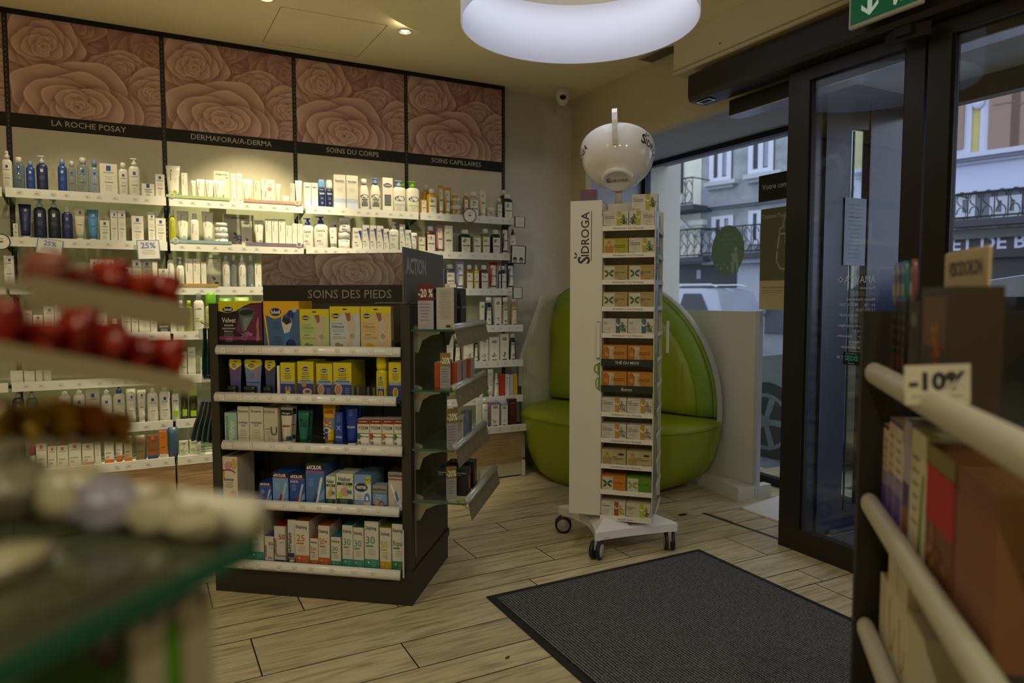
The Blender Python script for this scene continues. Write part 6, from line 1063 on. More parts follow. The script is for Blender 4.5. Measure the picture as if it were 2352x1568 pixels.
# ================================================================ tea cartons
def te(kind):
    A=dict(pect=('c8c2b0','a8a02a',['3a6a22','2c5020','4a8030','241c16']),thym=('c8c4bc','3f6470',['2f5a24','3a6a2c','1c3a18']),irri=('c8c2b4','b08a28',['8a6a80','a888a0','3f6a24']),ging=('ccc6b8','a04a20',['b08a3a','c8a84a','8a9a3a']),citr=('c8c4a8','b0b82a',['5a7a24','3a5a1c','c8c84a']))
    def g(m,f,w,h,a):
        if kind in A:
            b,c,l=A[kind]; s=-1 if a=='m' else 1; x=lambda v:s*v*w
            m.R(f,min(x(.04),x(.22)),0,max(x(.04),x(.22)),h,c,1); m.E(f,x(.13),h*.66,w*.08,w*.08,'d8d4c0',2,14); m.E(f,x(.14),h*.70,w*.06,w*.05,c,2.5,12); m.BL(f,x(.34),h*.42,w*.13,l,20,2.6,3); m.BL(f,x(.30),h*.62,w*.10,l,12,2.7,5)
            al='l' if s>0 else 'l'; tx=-w*.46 if s>0 else w*.08
            L={'pect':('Tisane pectorale','et antitussive N') if s>0 else ('Brust- und','Hustentee N'),'thym':('Thym',''),'irri':('Tisane contre la','toux irritative'),'ging':('Gingembre',''),'citr':('Gingembre','Citron')}[kind]
            m.T(f,'Sidroga®',tx,h*.80,h*.05,DKT,3,al); m.T(f,L[0],tx,h*.67,h*.085,DKT,3,al,.012,wmax=w*.40)
            if L[1]: m.T(f,L[1],tx,h*.56,h*.085,DKT,3,al,.012,wmax=w*.40)
            m.LN(f,tx,tx+w*.36,h*.46,h*.055,4,'9a968c',3,.0007); m.R(f,-w*.2,h*.90,w*.02,h*.912,'7a766c',3,1); sidroga(m,f,tx+w*.13 if s>0 else w*.32,h*.08,h*.10,M('5a5448'),3)
        else:
            bg,ic=dict(pecy=('a89c1c','a87a3c'),sage=('a8925a','c0bcae'),cold=('b87a1c','b0803a'),phar=('b0a474','a0855a'),elde=('c07a1c','c8c4b4'),lind=('5c8a1c','b8bca0'))[kind]
            m.R(f,-w*.5,0,w*.5,h,bg,1); m.R(f,-w*.46,h*.10,-w*.02,h*.92,'c4c0b0' if kind in('sage','elde','lind') else 'b8a880',2); 
            if kind in('sage','elde','lind'):
                cx,cz=-w*.26,h*.5
                for a_,l_ in ((.6,.24),(2.5,.22),(-.6,.22),(3.9,.2)):
                    m.E(f,cx+cos(a_)*w*l_*.55,cz+sin(a_)*w*l_*.55,w*l_*.5,w*.045,'3a5c22' if kind!='lind' else '8a9a4a',3,10,a_)
            elif kind=='cold': m.P(f,[(-w*.46,h*.12),(-w*.46,h*.84),(-w*.34,h*.92),(-w*.18,h*.80),(-w*.14,h*.12)],'a8641c',3); m.P(f,[(-w*.30,h*.92),(-w*.02,h*.92),(-w*.02,h*.80),(-w*.14,h*.72),(-w*.17,h*.12),(-w*.22,h*.12),(-w*.20,h*.72)],'c0b8a4',3.4); m.E(f,-w*.34,h*.45,w*.08,h*.14,'c08a2c',3.5)
            else: m.P(f,[(-w*.42,h*.10),(-w*.44,h*.5),(-w*.34,h*.62),(-w*.33,h*.86),(-w*.20,h*.88),(-w*.19,h*.62),(-w*.08,h*.5),(-w*.08,h*.10)],ic,3); m.E(f,-w*.27,h*.60,w*.07,h*.09,'c0a040',3.5)
            L={'pecy':('Tisane pectorale','et antitussive N'),'sage':('Feuilles de sauge','triloba'),'cold':('Tisane contre les','refroidissements N'),'phar':('Tisane','bucco-pharyngée'),'elde':('Fleurs de sureau',''),'lind':('Fleurs de tilleul','')}[kind]
            m.T(f,L[0],-w*.08,h*.54,h*.085,'3a3420',3.8,'l',.012,wmax=w*.46); m.T(f,L[1] or ' ',-w*.08,h*.43,h*.085,'3a3420',3.8,'l',.012,wmax=w*.46) if L[1] else None; m.R(f,-w*.02,h*.88,w*.42,h*.893,'5a5430',3,1); m.LN(f,-w*.06,w*.3,h*.36,h*.05,2,'7a6c40',3,.0006); sidroga(m,f,w*.28,h*.09,h*.10,M('5a5030'),3)
            if kind=='phar': m.E(f,w*.30,h*.74,w*.13,h*.07,'2a2a2a',3)
    return g
TB_=dict(pect='c8c2b0',thym='c8c4bc',irri='c8c2b4',ging='ccc6b8',citr='c8c4a8',pecy='a89c1c',sage='a8925a',cold='b87a1c',phar='b0a474',elde='c07a1c',lind='5c8a1c')
TN=dict(pect='white-yellow tea box with green leaves',thym='white tea box with blue band and thyme',irri='white tea box with purple flowers',ging='white tea box with red band and ginger',citr='pale tea box with lime band',pecy='yellow tea box with a chest picture',sage='beige tea box with sage leaves',cold='orange tea box with a throat picture',phar='sand tea box with a bust picture',elde='orange tea box with white elderflowers',lind='green tea box with linden flowers')
rowsT=[('pect','pect'),('pecy','pect'),('sage','sage'),('sage','sage'),('thym','thym'),('cold','cold'),('cold','cold'),('irri','irri'),('irri','irri'),('phar','phar'),('elde','lind'),('ging','citr')]
NUM=['first','second','third','fourth','fifth','sixth','seventh','eighth','ninth','tenth','eleventh','twelfth']
TOPS={'elde':'8a5a1c','lind':'3c5c1c','cold':None}
def teabox(kind,x,y,z,label,arg=None,rz=0,h=.082,w=.124,d=.07,n=1):
    for k in range(n):
        p=to+tu*x+tv*(y+k*(d+.001)+d/2); m=MB(); m.box(-w/2,w/2,-d/2,d/2,0,h,TB_[kind]); te(kind)(m,flat(-d/2),w,h,arg)
        o=m.build('tea_box',None,(p[0],p[1],z+.0006),-TA+rz); tag(o,label if k==0 else label.replace(', ',' behind, ',1).replace(' from the top',''),'tea box','herbal tea boxes on the display')
for k,(a,b) in enumerate(rowsT):
    teabox(a,.0885,.006,TZ[k],TN[a]+', left on the %s shelf from the top'%NUM[k],n=2 if k>8 else 1)
    teabox(b,.2165,.006,TZ[k],TN[b]+', right on the %s shelf from the top'%NUM[k],'m' if k==0 else None,n=2 if k>8 else 1)
teabox('pect',.226,.035,TZ[0]+.083,'white and yellow tea box stacked on top of the display tower')
# boxes in the right-hand compartment, seen edge-on
for k,kd in enumerate(['pecy','sage','pect','thym','phar','lind','irri','thym','sage','ging','thym','irri']):
    p=to+tu*(TX1-.040)+tv*(SD+.075); m=MB(); m.box(-.062,.062,-.035,.035,0,.082,TB_[kd]); te(kd)(m,flat(-.035),.124,.082,None); o=m.build('tea_box',None,(p[0],p[1],TZ[k]+.0006),-TA+pi/2); tag(o,TN[kd]+' edge-on, right compartment, %s from top'%NUM[k],'tea box','herbal tea boxes on the display')
p=to+tu*(-.055)+tv*(.05); m=MB(); m.box(-.042,.042,-.045,.045,0,.055,'6a4258'); m.box(.042,.0425,-.045,.045,0,.055,'8a86a0'); m.box(-.042,.042,-.045,.045,.055,.0555,'8a7080'); m.LN(flat(-.045),-.035,.035,.045,.009,4,'8a6078',1); tag(m.build('tea_box',None,(p[0],p[1],ZT+.0006),-TA+radians(6)),'purple box lying on top of the display tower at the left','tea box')
MB().box(TX0,TX0+SD,0,.26,ZT-.004,ZT,TW).build('top_cover',T_)
# ================================================================ foreground gondola on the right
RA_=radians(45.5)
ru=np.array([cos(RA_),-sin(RA_),0]); rv=np.array([sin(RA_),cos(RA_),0]); ro=np.array([1.205,.848,0.])
G2=thing('gondola_shelf','out-of-focus dark gondola shelf in the right foreground with white price rails','shelf unit',tuple(ro),-RA_)
# local: +x = into the unit (ru), +y = away from the viewer (rv)
m=MB(); m.box(-.012,.50,-.012,.016,0,1.277,M('201d19',.5)); m.build('end_panel',G2)
m=MB(); m.box(.30,.32,-1.3,-.012,.15,1.277,GB2); m.build('back_panel',G2)
MB().box(0,.5,-1.3,-.012,.0,.15,GB).build('plinth',G2)
RZ=[1.150,.905,.665,.42]
for z in RZ:
    o=MB().box(.012,.30,-1.3,-.013,z-.008,z,SHG).build('glass_shelf',G2)
    rl=MB(); rl.lathe([(.018,-1.3),(.020,-1.29),(.020,-.03),(.017,-.014)],M('cfcbbd',.35),16)
    for i in range(len(rl.v)): x_,y_,zz=rl.v[i]; rl.v[i]=(y_*.8+.006,zz,x_+z+.012)
    rl.build('price_rail',o)
def rput(z,x,y,rz=0): p=ro+ru*x+rv*y; return (p[0],p[1],z+.0006),-RA_-pi/2+rz
# front of goods faces -ru; local product front is -y, so turn by -RA-90 deg
def rbox(sh,y0,y1,h,body,style,arg,label,x=.025,d=.07,top=None,name='carton',cat='carton'):
    w=y1-y0; m=MB(); m.box(-w/2,w/2,-d/2,d/2,0,h,body)
    if top: m.box(-w/2,w/2,-d/2,d/2,h,h+.0006,top)
    if style: style(m,flat(-d/2),w,h,arg)
    l,r=rput(RZ[sh],x+d/2,(y0+y1)/2); o=m.build(name,None,l,r); tag(o,label,cat,'goods on the right foreground gondola'); return o
def g_pur(m,f,w,h,a): m.R(f,-w/2,0,w/2,h*.34,'6450b0',1); m.R(f,-w/2,h*.34,w/2,h*.5,'9a88bc',1); m.R(f,-w/2,h*.96,w/2,h,'4a3a90',1); m.LN(f,-w*.36,w*.36,h*.85,h*.09,5,'8a8078',2,.004)
# toothbrush packs on the top shelf
for i,(y,c) in enumerate([(-.050,'6a6a78'),(-.085,'4a4a8a'),(-.118,'2f6a72'),(-.178,'7a4a50')]):
    l,r=rput(RZ[0],.035,y); t=thing('toothbrush_pack','%s topped toothbrush pack on the top shelf of the right foreground gondola'%['grey','violet blue','teal','pinkish red'][i],'toothbrush pack',l,r,'toothbrush packs on the right foreground gondola')
    m=MB(); m.box(-.014,.014,-.002,.002,0,.145,'1a1815'); m.LN(flat(-.002),-.009,.009,.12,.018,6,'6a5c40',1,.006); m.R(flat(-.002),-.01,.03,.01,.05,'7a3020',1.5); m.build('card',t)
    m=MB(); m.loft([[(cx_*.8,-.0035*s-.001,z_) for cx_,z_ in [(.014*cos(a),.175+.038*sin(a)) for a in [2*pi*k/18 for k in range(18)]]] for s in (-1,1)],M(c,.2),True,True); m.ring(flat(-.0046),0,.195,.004,.005,.002,'e0e0dc',1,10); m.R(flat(-.0046),-.008,.155,.008,.175,'b8b4a8',1.5); m.build('header',t)
rbox(0,-.265,-.195,.145,'2a2620',lambda m,f,w,h,a:(m.E(f,0,h*.8,w*.3,h*.08,'6a6a68',1),m.R(f,-w*.4,h*.1,w*.3,h*.5,'2c3a24',1)),0,'dark carton with a grey oval on the top foreground shelf',d=.05)
rbox(0,-.42,-.272,.165,'3a2c1a',lambda m,f,w,h,a:(m.R(f,-w*.4,h*.5,w*.4,h*.92,'6a4c24',1),m.BL(f,w*.1,h*.55,w*.2,['a85a1c','8a2c14','b87a3a'],12,2,3)),0,'brown carton with orange print on the top foreground shelf',d=.06)
l,r=rput(RZ[0],.10,-.20); t=thing('header_card','cream display card with blurred black title behind the foreground toothbrushes','display card',l,r)
MB().cham(-.11,.11,-.002,.002,0,.225,.0018,M('d8c498',.5)).build('card',t); m=MB(); m.T(flat(-.002),'VISIODORON',.0,.185,.024,'4a4030',1,'c',.03,wmax=.17); m.build('lettering',t)
# -10 % ticket
q=atd(2153,928,.90); l=tuple(q); r=-math.atan2(q[0],q[1])+radians(12); m=MB(); m.box(-.037,.037,0,.0015,0,.052,M('d6d0bc',.5)); f=flat(0); m.T(f,'-10%',0,.020,.023,'26282c',1,'c',.05,wmax=.064); m.R(f,-.030,.010,.028,.0112,'6a5a54',1)
o=m.build('price_card',None,l,r); o.rotation_euler=(radians(8),radians(-4),r); tag(o,'cream minus 10% price card hanging from the top right foreground rail','price card')
rbox(1,-.075,-.030,.165,'d0c0ac',g_pur,0,'narrow purple-footed carton at the far end, second foreground shelf')
rbox(1,-.125,-.080,.185,'d0c0ac',g_pur,0,'middle purple-footed carton, second foreground shelf')
rbox(1,-.185,-.130,.185,'d6c8b2',g_pur,0,'nearer purple-footed carton, second foreground shelf')
rbox(1,-.235,-.192,.20,'b0a4b8',lambda m,f,w,h,a:(m.R(f,-w/2,0,w/2,h*.3,'8a5a24',1),m.R(f,-w/2,h*.3,w/2,h*.5,'4a3a7a',1)),0,'narrow violet and orange carton, second foreground shelf')
def g_gs(m,f,w,h,a): m.P(f,[(w*.1,h*.05),(w*.3,h*.05),(w*.42,h*.7),(w*.3,h*.7)],'5a8a28',1); m.LN(f,-w*.4,w*.1,h*.8,h*.1,6,'8a7a74',1,.005)
rbox(1,-.33,-.242,.195,'d8d0b4',g_gs,0,'pale carton with a green stripe, second foreground shelf')
rbox(1,-.47,-.338,.19,'7c4a30',lambda m,f,w,h,a:(m.R(f,-w/2,h*.45,w/2,h*.85,'b81c28',1),m.BL(f,0,h*.25,w*.3,['a87a24','7a3a1c'],12,2,2),m.R(f,-w/2,h*.86,w/2,h,'8a8048',1)),0,'red and gold carton, second foreground shelf')
rbox(1,-.62,-.478,.19,'8a5a3c',None,0,'dark brown carton at the picture edge, second foreground shelf')
def g_os(m,f,w,h,a): m.ring(f,w*.1,h*.5,w*.34,h*.34,.006,'b8701c',1,18,pi*.9,pi*1.9)
rbox(2,-.10,-.045,.13,'d4ccb8',None,0,'crumpled pale carton at the far end, third foreground shelf')
rbox(2,-.175,-.108,.19,'dcd2b8',g_os,0,'cream carton with an orange curve, third foreground shelf')
rbox(2,-.25,-.182,.185,'dcd2b8',g_os,0,'second cream carton with an orange curve, third foreground shelf')
rbox(2,-.36,-.258,.15,'d4ccb8',None,0,'low grey-cream carton, third foreground shelf')
# ================================================================ foreground shelf end on the left
LA=radians(47); lu=np.array([cos(LA),-sin(LA),0]); lv=np.array([sin(LA),cos(LA),0]); lo_=np.array([.049,.394,0.])
# corner of the glass; shelf runs back towards the viewer along -lv and to the left along -lu
G3=thing('gondola_shelf','blurred glass shelf unit with green glass edge in the left foreground','shelf unit',tuple(lo_),-LA)
LZ=1.170
def poly(pts,z0,z1,m,mb=None): mb=mb or MB(); return mb.prism(pts,z0,z1,'z',m)
mb=poly([(0,0),(0,-.50),(-.42,-.50),(-.42,0)][::-1],LZ-.010,LZ,clear('dark_shelf_glass','8f9a80',.12,.08)); o=mb.build('glass_shelf',G3)
MB().box(0,.002,-.50,0,LZ-.010,LZ,GEDGE).box(-.42,0,0,.002,LZ-.010,LZ,GEDGE).build('glass_edge',o)
m=MB(); pr=[(-.004,LZ),(.012,LZ-.002),(.014,LZ+.011),(.005,LZ+.021),(-.006,LZ+.018)]; m.prism(pr,-.30,-.002,'x',M('cfcab6',.3),True)
for i in range(len(m.v)): pass
o2=m.build('price_rail',o); 
m=MB(); m.box(-.30,-.27,-.02,.02,LZ+.0,LZ+.03,ACRY); 
m=MB(); m.box(-.46,-.42,-.55,.02,0,1.40,GB); m.build('end_panel',G3)
MB().box(-.42,0,-.50,-.0,.915,.925,SHG).build('glass_shelf',G3)
MB().box(-.42,0.,-.5,0,0,.12,GB).build('plinth',G3)
def lput(x,y,z): p=lo_+lu*x+lv*y; return (p[0],p[1],z)
# crumpled clear-white bags on the glass
rr=random.Random(11)
BAG=M('a39b7c',.3); BAG2=M('7c7660',.3); BAG3=M('8c8a98',.3)
for i,(x,y,w,h) in enumerate([(-.030,.018,.030,.016),(-.058,.022,.034,.020),(-.088,.016,.036,.026),(-.120,.022,.040,.030),(-.160,.010,.044,.034),(-.205,.0,.05,.04),(-.075,-.050,.036,.012),(-.115,-.055,.04,.016),(-.165,-.06,.05,.02)]):
    m=MB(); rings=[]
    for k in range(7):
        s=k/6; rad=w*.56*sin(pi*min(.2+s*.72,1))**.7
        rings.append([(rad*cos(a)*(1+.25*rr.uniform(-1,1)),rad*.75*sin(a)*(1+.25*rr.uniform(-1,1)),h*s*(1+.2*rr.uniform(-1,1))) for a in [2*pi*j/12 for j in range(12)]])
    rings[0]=[(p[0],p[1],0) for p in rings[0]]
    m.loft(rings,(BAG,BAG2,BAG3)[i%3] if i!=1 else BAG,True,True,True); o=m.build('crinkled_bag',None,lput(x,y-.03,LZ+.001),-LA+.3*i); tag(o,['small crinkled pale bag nearest the glass shelf corner','crinkled pale bag, second from the glass shelf corner','crinkled lilac-grey bag, third from the glass shelf corner','crinkled cream bag in the middle of the blurred shelf','crinkled grey bag left of the middle, blurred shelf','crinkled bag farthest left on the blurred shelf','flat pale bag near the front glass edge, right one','flat pale bag near the front glass edge, middle one','flat pale bag near the front glass edge, left one'][i],'bag','crinkled bags on the left foreground shelf')
# tall white boxes under the glass, fronts turned towards the viewer
def lpx(x,y,X): p=on(x,y,lu,lu@(lo_+lu*X)); return (p-lo_)@lv,p[2]
for i,(xa_,xb_) in enumerate([(421,489),(303,418),(40,300)]):
    X=-.010; y1=lpx(xb_,1400,X)[0]; y0=lpx(xa_,1400,X)[0]; w=abs(y1-y0)*.98; h=.222; m=MB(); m.box(-w/2,w/2,-.03,.03,0,h,M('aca590',.5)); f=flat(-.03)
    def zz(y,x): return lpx(x,y,X)[1]-.9256
    if i==0: m.R(f,w*.05,zz(1395,458),w*.22,zz(1320,458),'5a5666',2)
    if i==1: m.R(f,w*.12,0,w*.46,zz(1425,398),'4f8a10',1); m.P(f,[(w*.10,zz(1430,385)),(w*.22,zz(1440,385)),(w*.50,zz(1370,412)),(w*.42,zz(1368,412))],'4a1240',2); m.R(f,-w*.20,zz(1440,352),-w*.06,zz(1368,352),'5a5666',2)
    if i==2: m.P(f,[(-w/2,0),(w*.48,0),(w*.48,zz(1462,285)),(w*.22,zz(1530,240)),(w*.02,zz(1480,200)),(-w/2,zz(1560,60))],'2c4a0c',1); m.P(f,[(w*.02,zz(1455,200)),(w*.10,zz(1455,205)),(w*.24,zz(1505,240)),(w*.42,zz(1420,282)),(w*.48,zz(1430,288)),(w*.30,zz(1538,245)),(w*.20,zz(1538,238))],'3a0c30',2)
    l=lo_+lu*(X-.03)+lv*((y0+y1)/2); o=m.build('carton',None,(l[0],l[1],.9256),-LA+pi/2); tag(o,['white carton under the glass at the right, left foreground','white carton with a narrow green stripe under the foreground glass','white carton with green field and purple tick, left foreground'][i],'carton','cartons under the left foreground glass')
# three hanging trays of red and yellow sweets bags seen against the wall shelves
def tray(p0,p1,D0,D1,n,cols,name,lab,hgt,bw):
    a=atd(*p0,D0); b=atd(*p1,D1); d=b-a; L=np.linalg.norm(d); ang=math.atan2(d[1],d[0]); tilt=math.asin(-d[2]/L)
    t=thing('clip_tray',lab,'tray',tuple(a)); t.rotation_euler=(0,tilt,ang)
    m=MB(); m.box(-.01,L*1.02,-.022,.045,-.003,0,M('9c8c6a',.10)); m.prism([(-.0225,-bw),(-.0215,-bw),(-.020,.002),(-.022,.002)],-.01,L*1.02,'x',M('a39474',.18)); m.build('tray_board',t)
    R3=Matrix.Rotation(ang,3,'Z')@Matrix.Rotation(tilt,3,'Y')
    for i in range(n):
        r=random.Random(i*7+len(lab)); x=L*(i+.5)/n; mb=MB(); rings=[]; hh=hgt*r.uniform(.65,1.25)
        for k in range(7):
            s=k/6; rad=(L/n*.54)*(sin(pi*(.16+s*.74))**.6); ox=.004*sin(k+i)
            rings.append([(max(min(rad*cos(q)*(1+.18*r.uniform(-1,1)),L/n*.52),-L/n*.52),.016*sin(q)*(1+.3*r.uniform(-1,1)),hh*s+.003*r.uniform(0,1)*(k>0)) for q in [2*pi*j/12 for j in range(12)]])
        mb.loft(rings,M(cols[i%len(cols)],.28),True,True,True); p=Vector(a)+R3@Vector((x,.0,.001)); o=mb.build(name,None,tuple(p)); o.rotation_euler=(0,tilt,ang)
        tag(o,lab.split(' tray')[0].replace('blurred ','')+' tray: %s, %s bag from the left'%(['glossy bag','shiny bag','crinkled bag'][i%3],NUM[i]),'sweets bag','wrapped bags on the left foreground trays')
tray((60,648),(392,706),.44,.54,5,['8a5044','7a2a1c','8a1f08','9c2a0c','8a1c08'],'sweets_bag','upper blurred tray of red bags at the left',.018,.017)
tray((-60,788),(400,868),.38,.48,6,['7a1006','8a1808','7a1206','8f200c','7c1408','8a1a0a'],'sweets_bag','middle blurred tray of dark red bags at the left',.024,.010)
tray((-60,1005),(290,1008),.42,.50,5,['8a6414','b8901c','d0a424','c06a14','d09424'],'sweets_bag','lower blurred tray of yellow and orange bags',.024,.003)
# ================================================================ outside
GRO=MB().box(XO+.05,60,-25,60,-.30,-.04,ASPH); struct('ground',GRO)
MB().box(XO+.05,5.3,-6,9,-.04,-.015,noisy('pavement','6a6c72','888a90',9,.9)).build('pavement')['kind']='structure'
m=MB(); m.box(5.3,5.42,-12,30,-.04,.02,M('a8aab0',.8)); m.build('kerb')['kind']='structure'
FA=radians(-12); ft=np.array([sin(FA),cos(FA),0]); fn=np.array([-ft[1],ft[0],0]); fo=atd(1650,500,28.); FM=np.array([fo[0],fo[1],0])
# facade frame: local x = to the right in the picture (-ft), y = away from the viewer
FX=-ft; FY=-fn
frz=math.atan2(FX[1],FX[0])
def fp(x,y,off=0.):
    n=FY; p=on(x,y,n,n@(FM+FY*off)); q=p-FM; return q@FX,q[2]
def FT(name,label,cat,group=None): return thing(name,label,cat,tuple(FM),frz,group)
XR=[None]
def fb(m,x0,y0,x1,y1,o0,o1,mat):
    # picture rectangle (top-left, bottom-right) turned into a block from depth o0 to o1 in front(-)/behind(+) the facade
    a,_=fp(x0,y0,o0); b,_=fp(x1,y1,o0); xr=XR[0] if XR[0] and x1-x0>110 else (x0+x1)/2
    zt=fp(xr,y0,o0)[1]; zb=fp(xr,y1,o0)[1]; m.box(a,b,o0,o1,zb,zt,mat); return a,b,zb,zt
WFR=M('c8ccd8',.5); DWIN=M('2c3038',.2); IRON=M('1c1d22',.6)
def win(t,x0,y0,x1,y1,panes=2):
    a,_=fp(x0,y0); b,_=fp(x1,y1); zt=fp((x0+x1)/2,y0)[1]; zb=fp((x0+x1)/2,y1)[1]; m=MB(); m.box(a,b,-.03,.0,zb,zt,DWIN); w=m.build('window',t); f=MB()
    for k in range(panes+1): xx=a+(b-a)*k/panes; f.box(xx-.10,xx+.10,-.09,-.03,zb,zt,WFR)
    f.box(a,b,-.085,-.03,zb,zb+.15,WFR); f.box(a,b,-.085,-.03,zt-.12,zt,WFR); f.box((a+b)/2+.12,b-.12,-.04,-.03,zb+.2,zt-.15,M('8a90a0',.5)); f.build('window_frame',w)
def balcony(t,x0,y0,x1,y1,dep=1.0,scroll=True):
    xr=XR[0] or (x0+x1)/2; a,_=fp(x0,y0,-dep); b,_=fp(x1,y1,-dep); zt=fp(xr,y0,-dep)[1]; zb=fp(xr,y1,-dep)[1]; m=MB(); m.tube([(a,-dep,zt),(b,-dep,zt)],.03,IRON,6); m.tube([(a,-dep,zb+.05),(b,-dep,zb+.05)],.03,IRON,6); n=max(4,int((b-a)/.32))
    for k in range(n+1): xx=a+(b-a)*k/n; m.tube([(xx,-dep,zb),(xx,-dep,zt)],.018,IRON,5)
    for xx in (a,b): m.tube([(xx,-dep,zt),(xx,0,zt)],.025,IRON,5)
    if scroll:
        for k in range(n):
            xc_=a+(b-a)*(k+.5)/n; zc_=(zt+zb)/2
            for s in (1,-1): m.tube([(xc_+s*.12*cos(q),-dep,zc_+s*.22+.2*sin(q)) for q in [pi*1.5*j/8 for j in range(9)]],.018,IRON,5)
    r=m.build('balcony_rail',t); s=MB(); s.box(a-.1,b+.1,-dep-.08,.0,zb-.22,zb-.02,M('3a3a42',.7) if scroll else STONE); s.build('balcony_slab',r)
XR[0]=1565
t=FT('apartment_building','cream building with black iron balcony seen at the left of the window','building')
a,_=fp(1380,400); b,_=fp(1611,400); MB().box(a,b,0,4,-.3,16,CREAM).build('wall',t)
win(t,1520,300,1563,478,1); m=MB(); fb(m,1520,360,1566,445,-.1,-.02,M('24302e',.6)); m.build('shutter',t)
balcony(t,1500,411,1590,471,1.2); balcony(t,1500,528,1612,590,1.3)
m=MB(); fb(m,1500,508,1613,520,-.35,0,M('d4d6d0',.7)); fb(m,1500,520,1612,528,-.2,0,CREAM)
a,z=fp(1585,500,-.3); m.tube([(a-.6,-.6,z+.3),(a-.3,-.5,z-.1),(a,-.4,z-.5)],.09,M('d0d2cc'),6); m.ball((a+.3,-.3,z-.7),.15,M('d0d2cc')); m.build('cornice',t)
m=MB(); fb(m,1500,592,1612,606,-.9,0,M('8c8e98',.6)); fb(m,1500,607,1612,665,-.3,0,M('2f3038',.5)); fb(m,1520,618,1548,655,-.32,-.3,M('4a4c58',.4)); fb(m,1600,620,1609,640,-.34,-.3,M('a0a4b0',.5)); m.build('shopfront',t)
XR[0]=1665
t=FT('apartment_building','grey stone building with white framed windows behind the window stickers','building')
a0,_=fp(1612,400); b0,_=fp(1960,400); MB().box(a0,b0,.0,4,-.3,16,STONE).build('wall',t)
for r_ in ((1638,300,1676,416),(1728,285,1772,396),(1642,496,1680,560),(1727,482,1765,560),(1838,370,1880,470)): win(t,*r_)
m=MB(); fb(m,1616,415,1687,424,-.35,0,M('b4b8bc',.8)); fb(m,1622,424,1682,433,-.2,0,M('a4a8ac',.8)); fb(m,1706,395,1792,406,-.35,0,M('b4b8bc',.8)); fb(m,1714,406,1785,416,-.2,0,M('a4a8ac',.8)); fb(m,1612,463,1960,472,-.3,0,M('8a8e94',.8)); fb(m,1612,472,1960,478,-.15,0,M('7c8086',.8)); m.build('cornice',t)
for x in (1632,1676,1722,1772): 
    m=MB(); fb(m,x,300,x+5,414 if x<1700 else 395,-.05,0,M('5a4a48',.7)); m.build('shutter',t)
balcony(t,1612,522,1745,582,1.0); 
m=MB(); fb(m,1612,592,1960,606,-.9,0,M('9094a0',.6)); fb(m,1612,607,1694,665,-.3,0,M('26272c',.5)); fb(m,1694,600,1745,720,-.5,0,M('a4aab4',.7)); fb(m,1612,665,1960,760,-.1,0,M('3a3c44',.5)); m.build('shopfront',t)
XR[0]=2265
t=FT('apartment_building','yellow building with white pilasters and beige shutters seen through the right glass door','building')
a1,_=fp(1962,400); b1,_=fp(3000,400); YW=noisy('yellow_facade','b3a768','bdb172',1.2,.9); MB().box(b0,b1,.0,4,-.3,20,YW).build('wall',t)
SHT=M('8c7468',.7); WP=M('bcbfd2',.7)
for x0,x1 in ((2155,2211),(2290,2340),(2342,2400),(2040,2100),(2100,2153)):
    m=MB(); a,b,zb,zt=fb(m,x0,-200,x1,345,-.12,0,SHT)
    z=zb+.2
    while z<zt-1.4: m.box(a+.12,b-.12,-.13,-.12,z+1.15,z+1.19,M('6a564c')); z+=1.25
    m.build('shutter',t)
for x0,x1 in ((2211,2229),(2271,2290)):
    m=MB(); fb(m,x0,-200,x1,352,-.05,0,WP); m.build('pilaster',t)
m=MB(); a,z=fp(2248,205,-.1); m.box(a-.22,a+.22,-.16,0,z-.1,z+.5,WP); m.ball((a,-.08,z-.35),.18,WP,(1,.6,1.3)); m.box(a-.26,a+.26,-.18,0,z-.16,z-.05,WP); m.build('corbel',t)
m=MB(); fb(m,1962,345,2900,356,-.7,0,WP); fb(m,1962,356,2900,364,-.55,0,M('8d90a2')); fb(m,1962,364,2900,372,-.4,0,WP); m.build('cornice',t)
m=MB(); fb(m,1962,372,2900,440,-.25,-.02,M('c2c8e0',.4)); m.build('awning_panel',t)
m=MB(); fb(m,2060,440,2900,505,-.06,-.0,M('6a707c',.5)); m.build('loggia',t)
win(t,2205,450,2232,500,1); win(t,2285,450,2340,498,2); win(t,2380,440,2440,495,2)
balcony(t,2195,440,2640,500,1.1)
m=MB(); fb(m,1962,505,2900,524,-.8,0,noisy('carved_stone','6a6c68','9a9c96',6,.9)); fb(m,1962,524,2900,540,-.5,0,M('7a7c78',.9)); fb(m,1962,540,2900,546,-.65,0,M('5a5c5a')); m.build('stone_band',t)
m=MB(); a,b,zb,zt=fb(m,1962,546,2900,592,-.45,0,M('23252b',.5)); m.build('fascia',t)
m=MB(); ff=lambda x,z,l:(x,-.455-.002*l,z)
for tx_,px_,al in (('D',2067,'c'),('ET DE BIEN-ÊTRE',2186,'l')):
    a,z=fp(px_,583,-.45); m.T(ff,tx_,a,zb+.26,.40,M('c4cae0',.5),1,al,.02,wmax=None)
m.build('lettering',t)
m=MB(); fb(m,1962,592,2900,770,-.05,0,M('1c1e24',.4)); fb(m,2150,600,2175,760,-.2,0,M('b8bcc8')); m.build('shopfront',t)
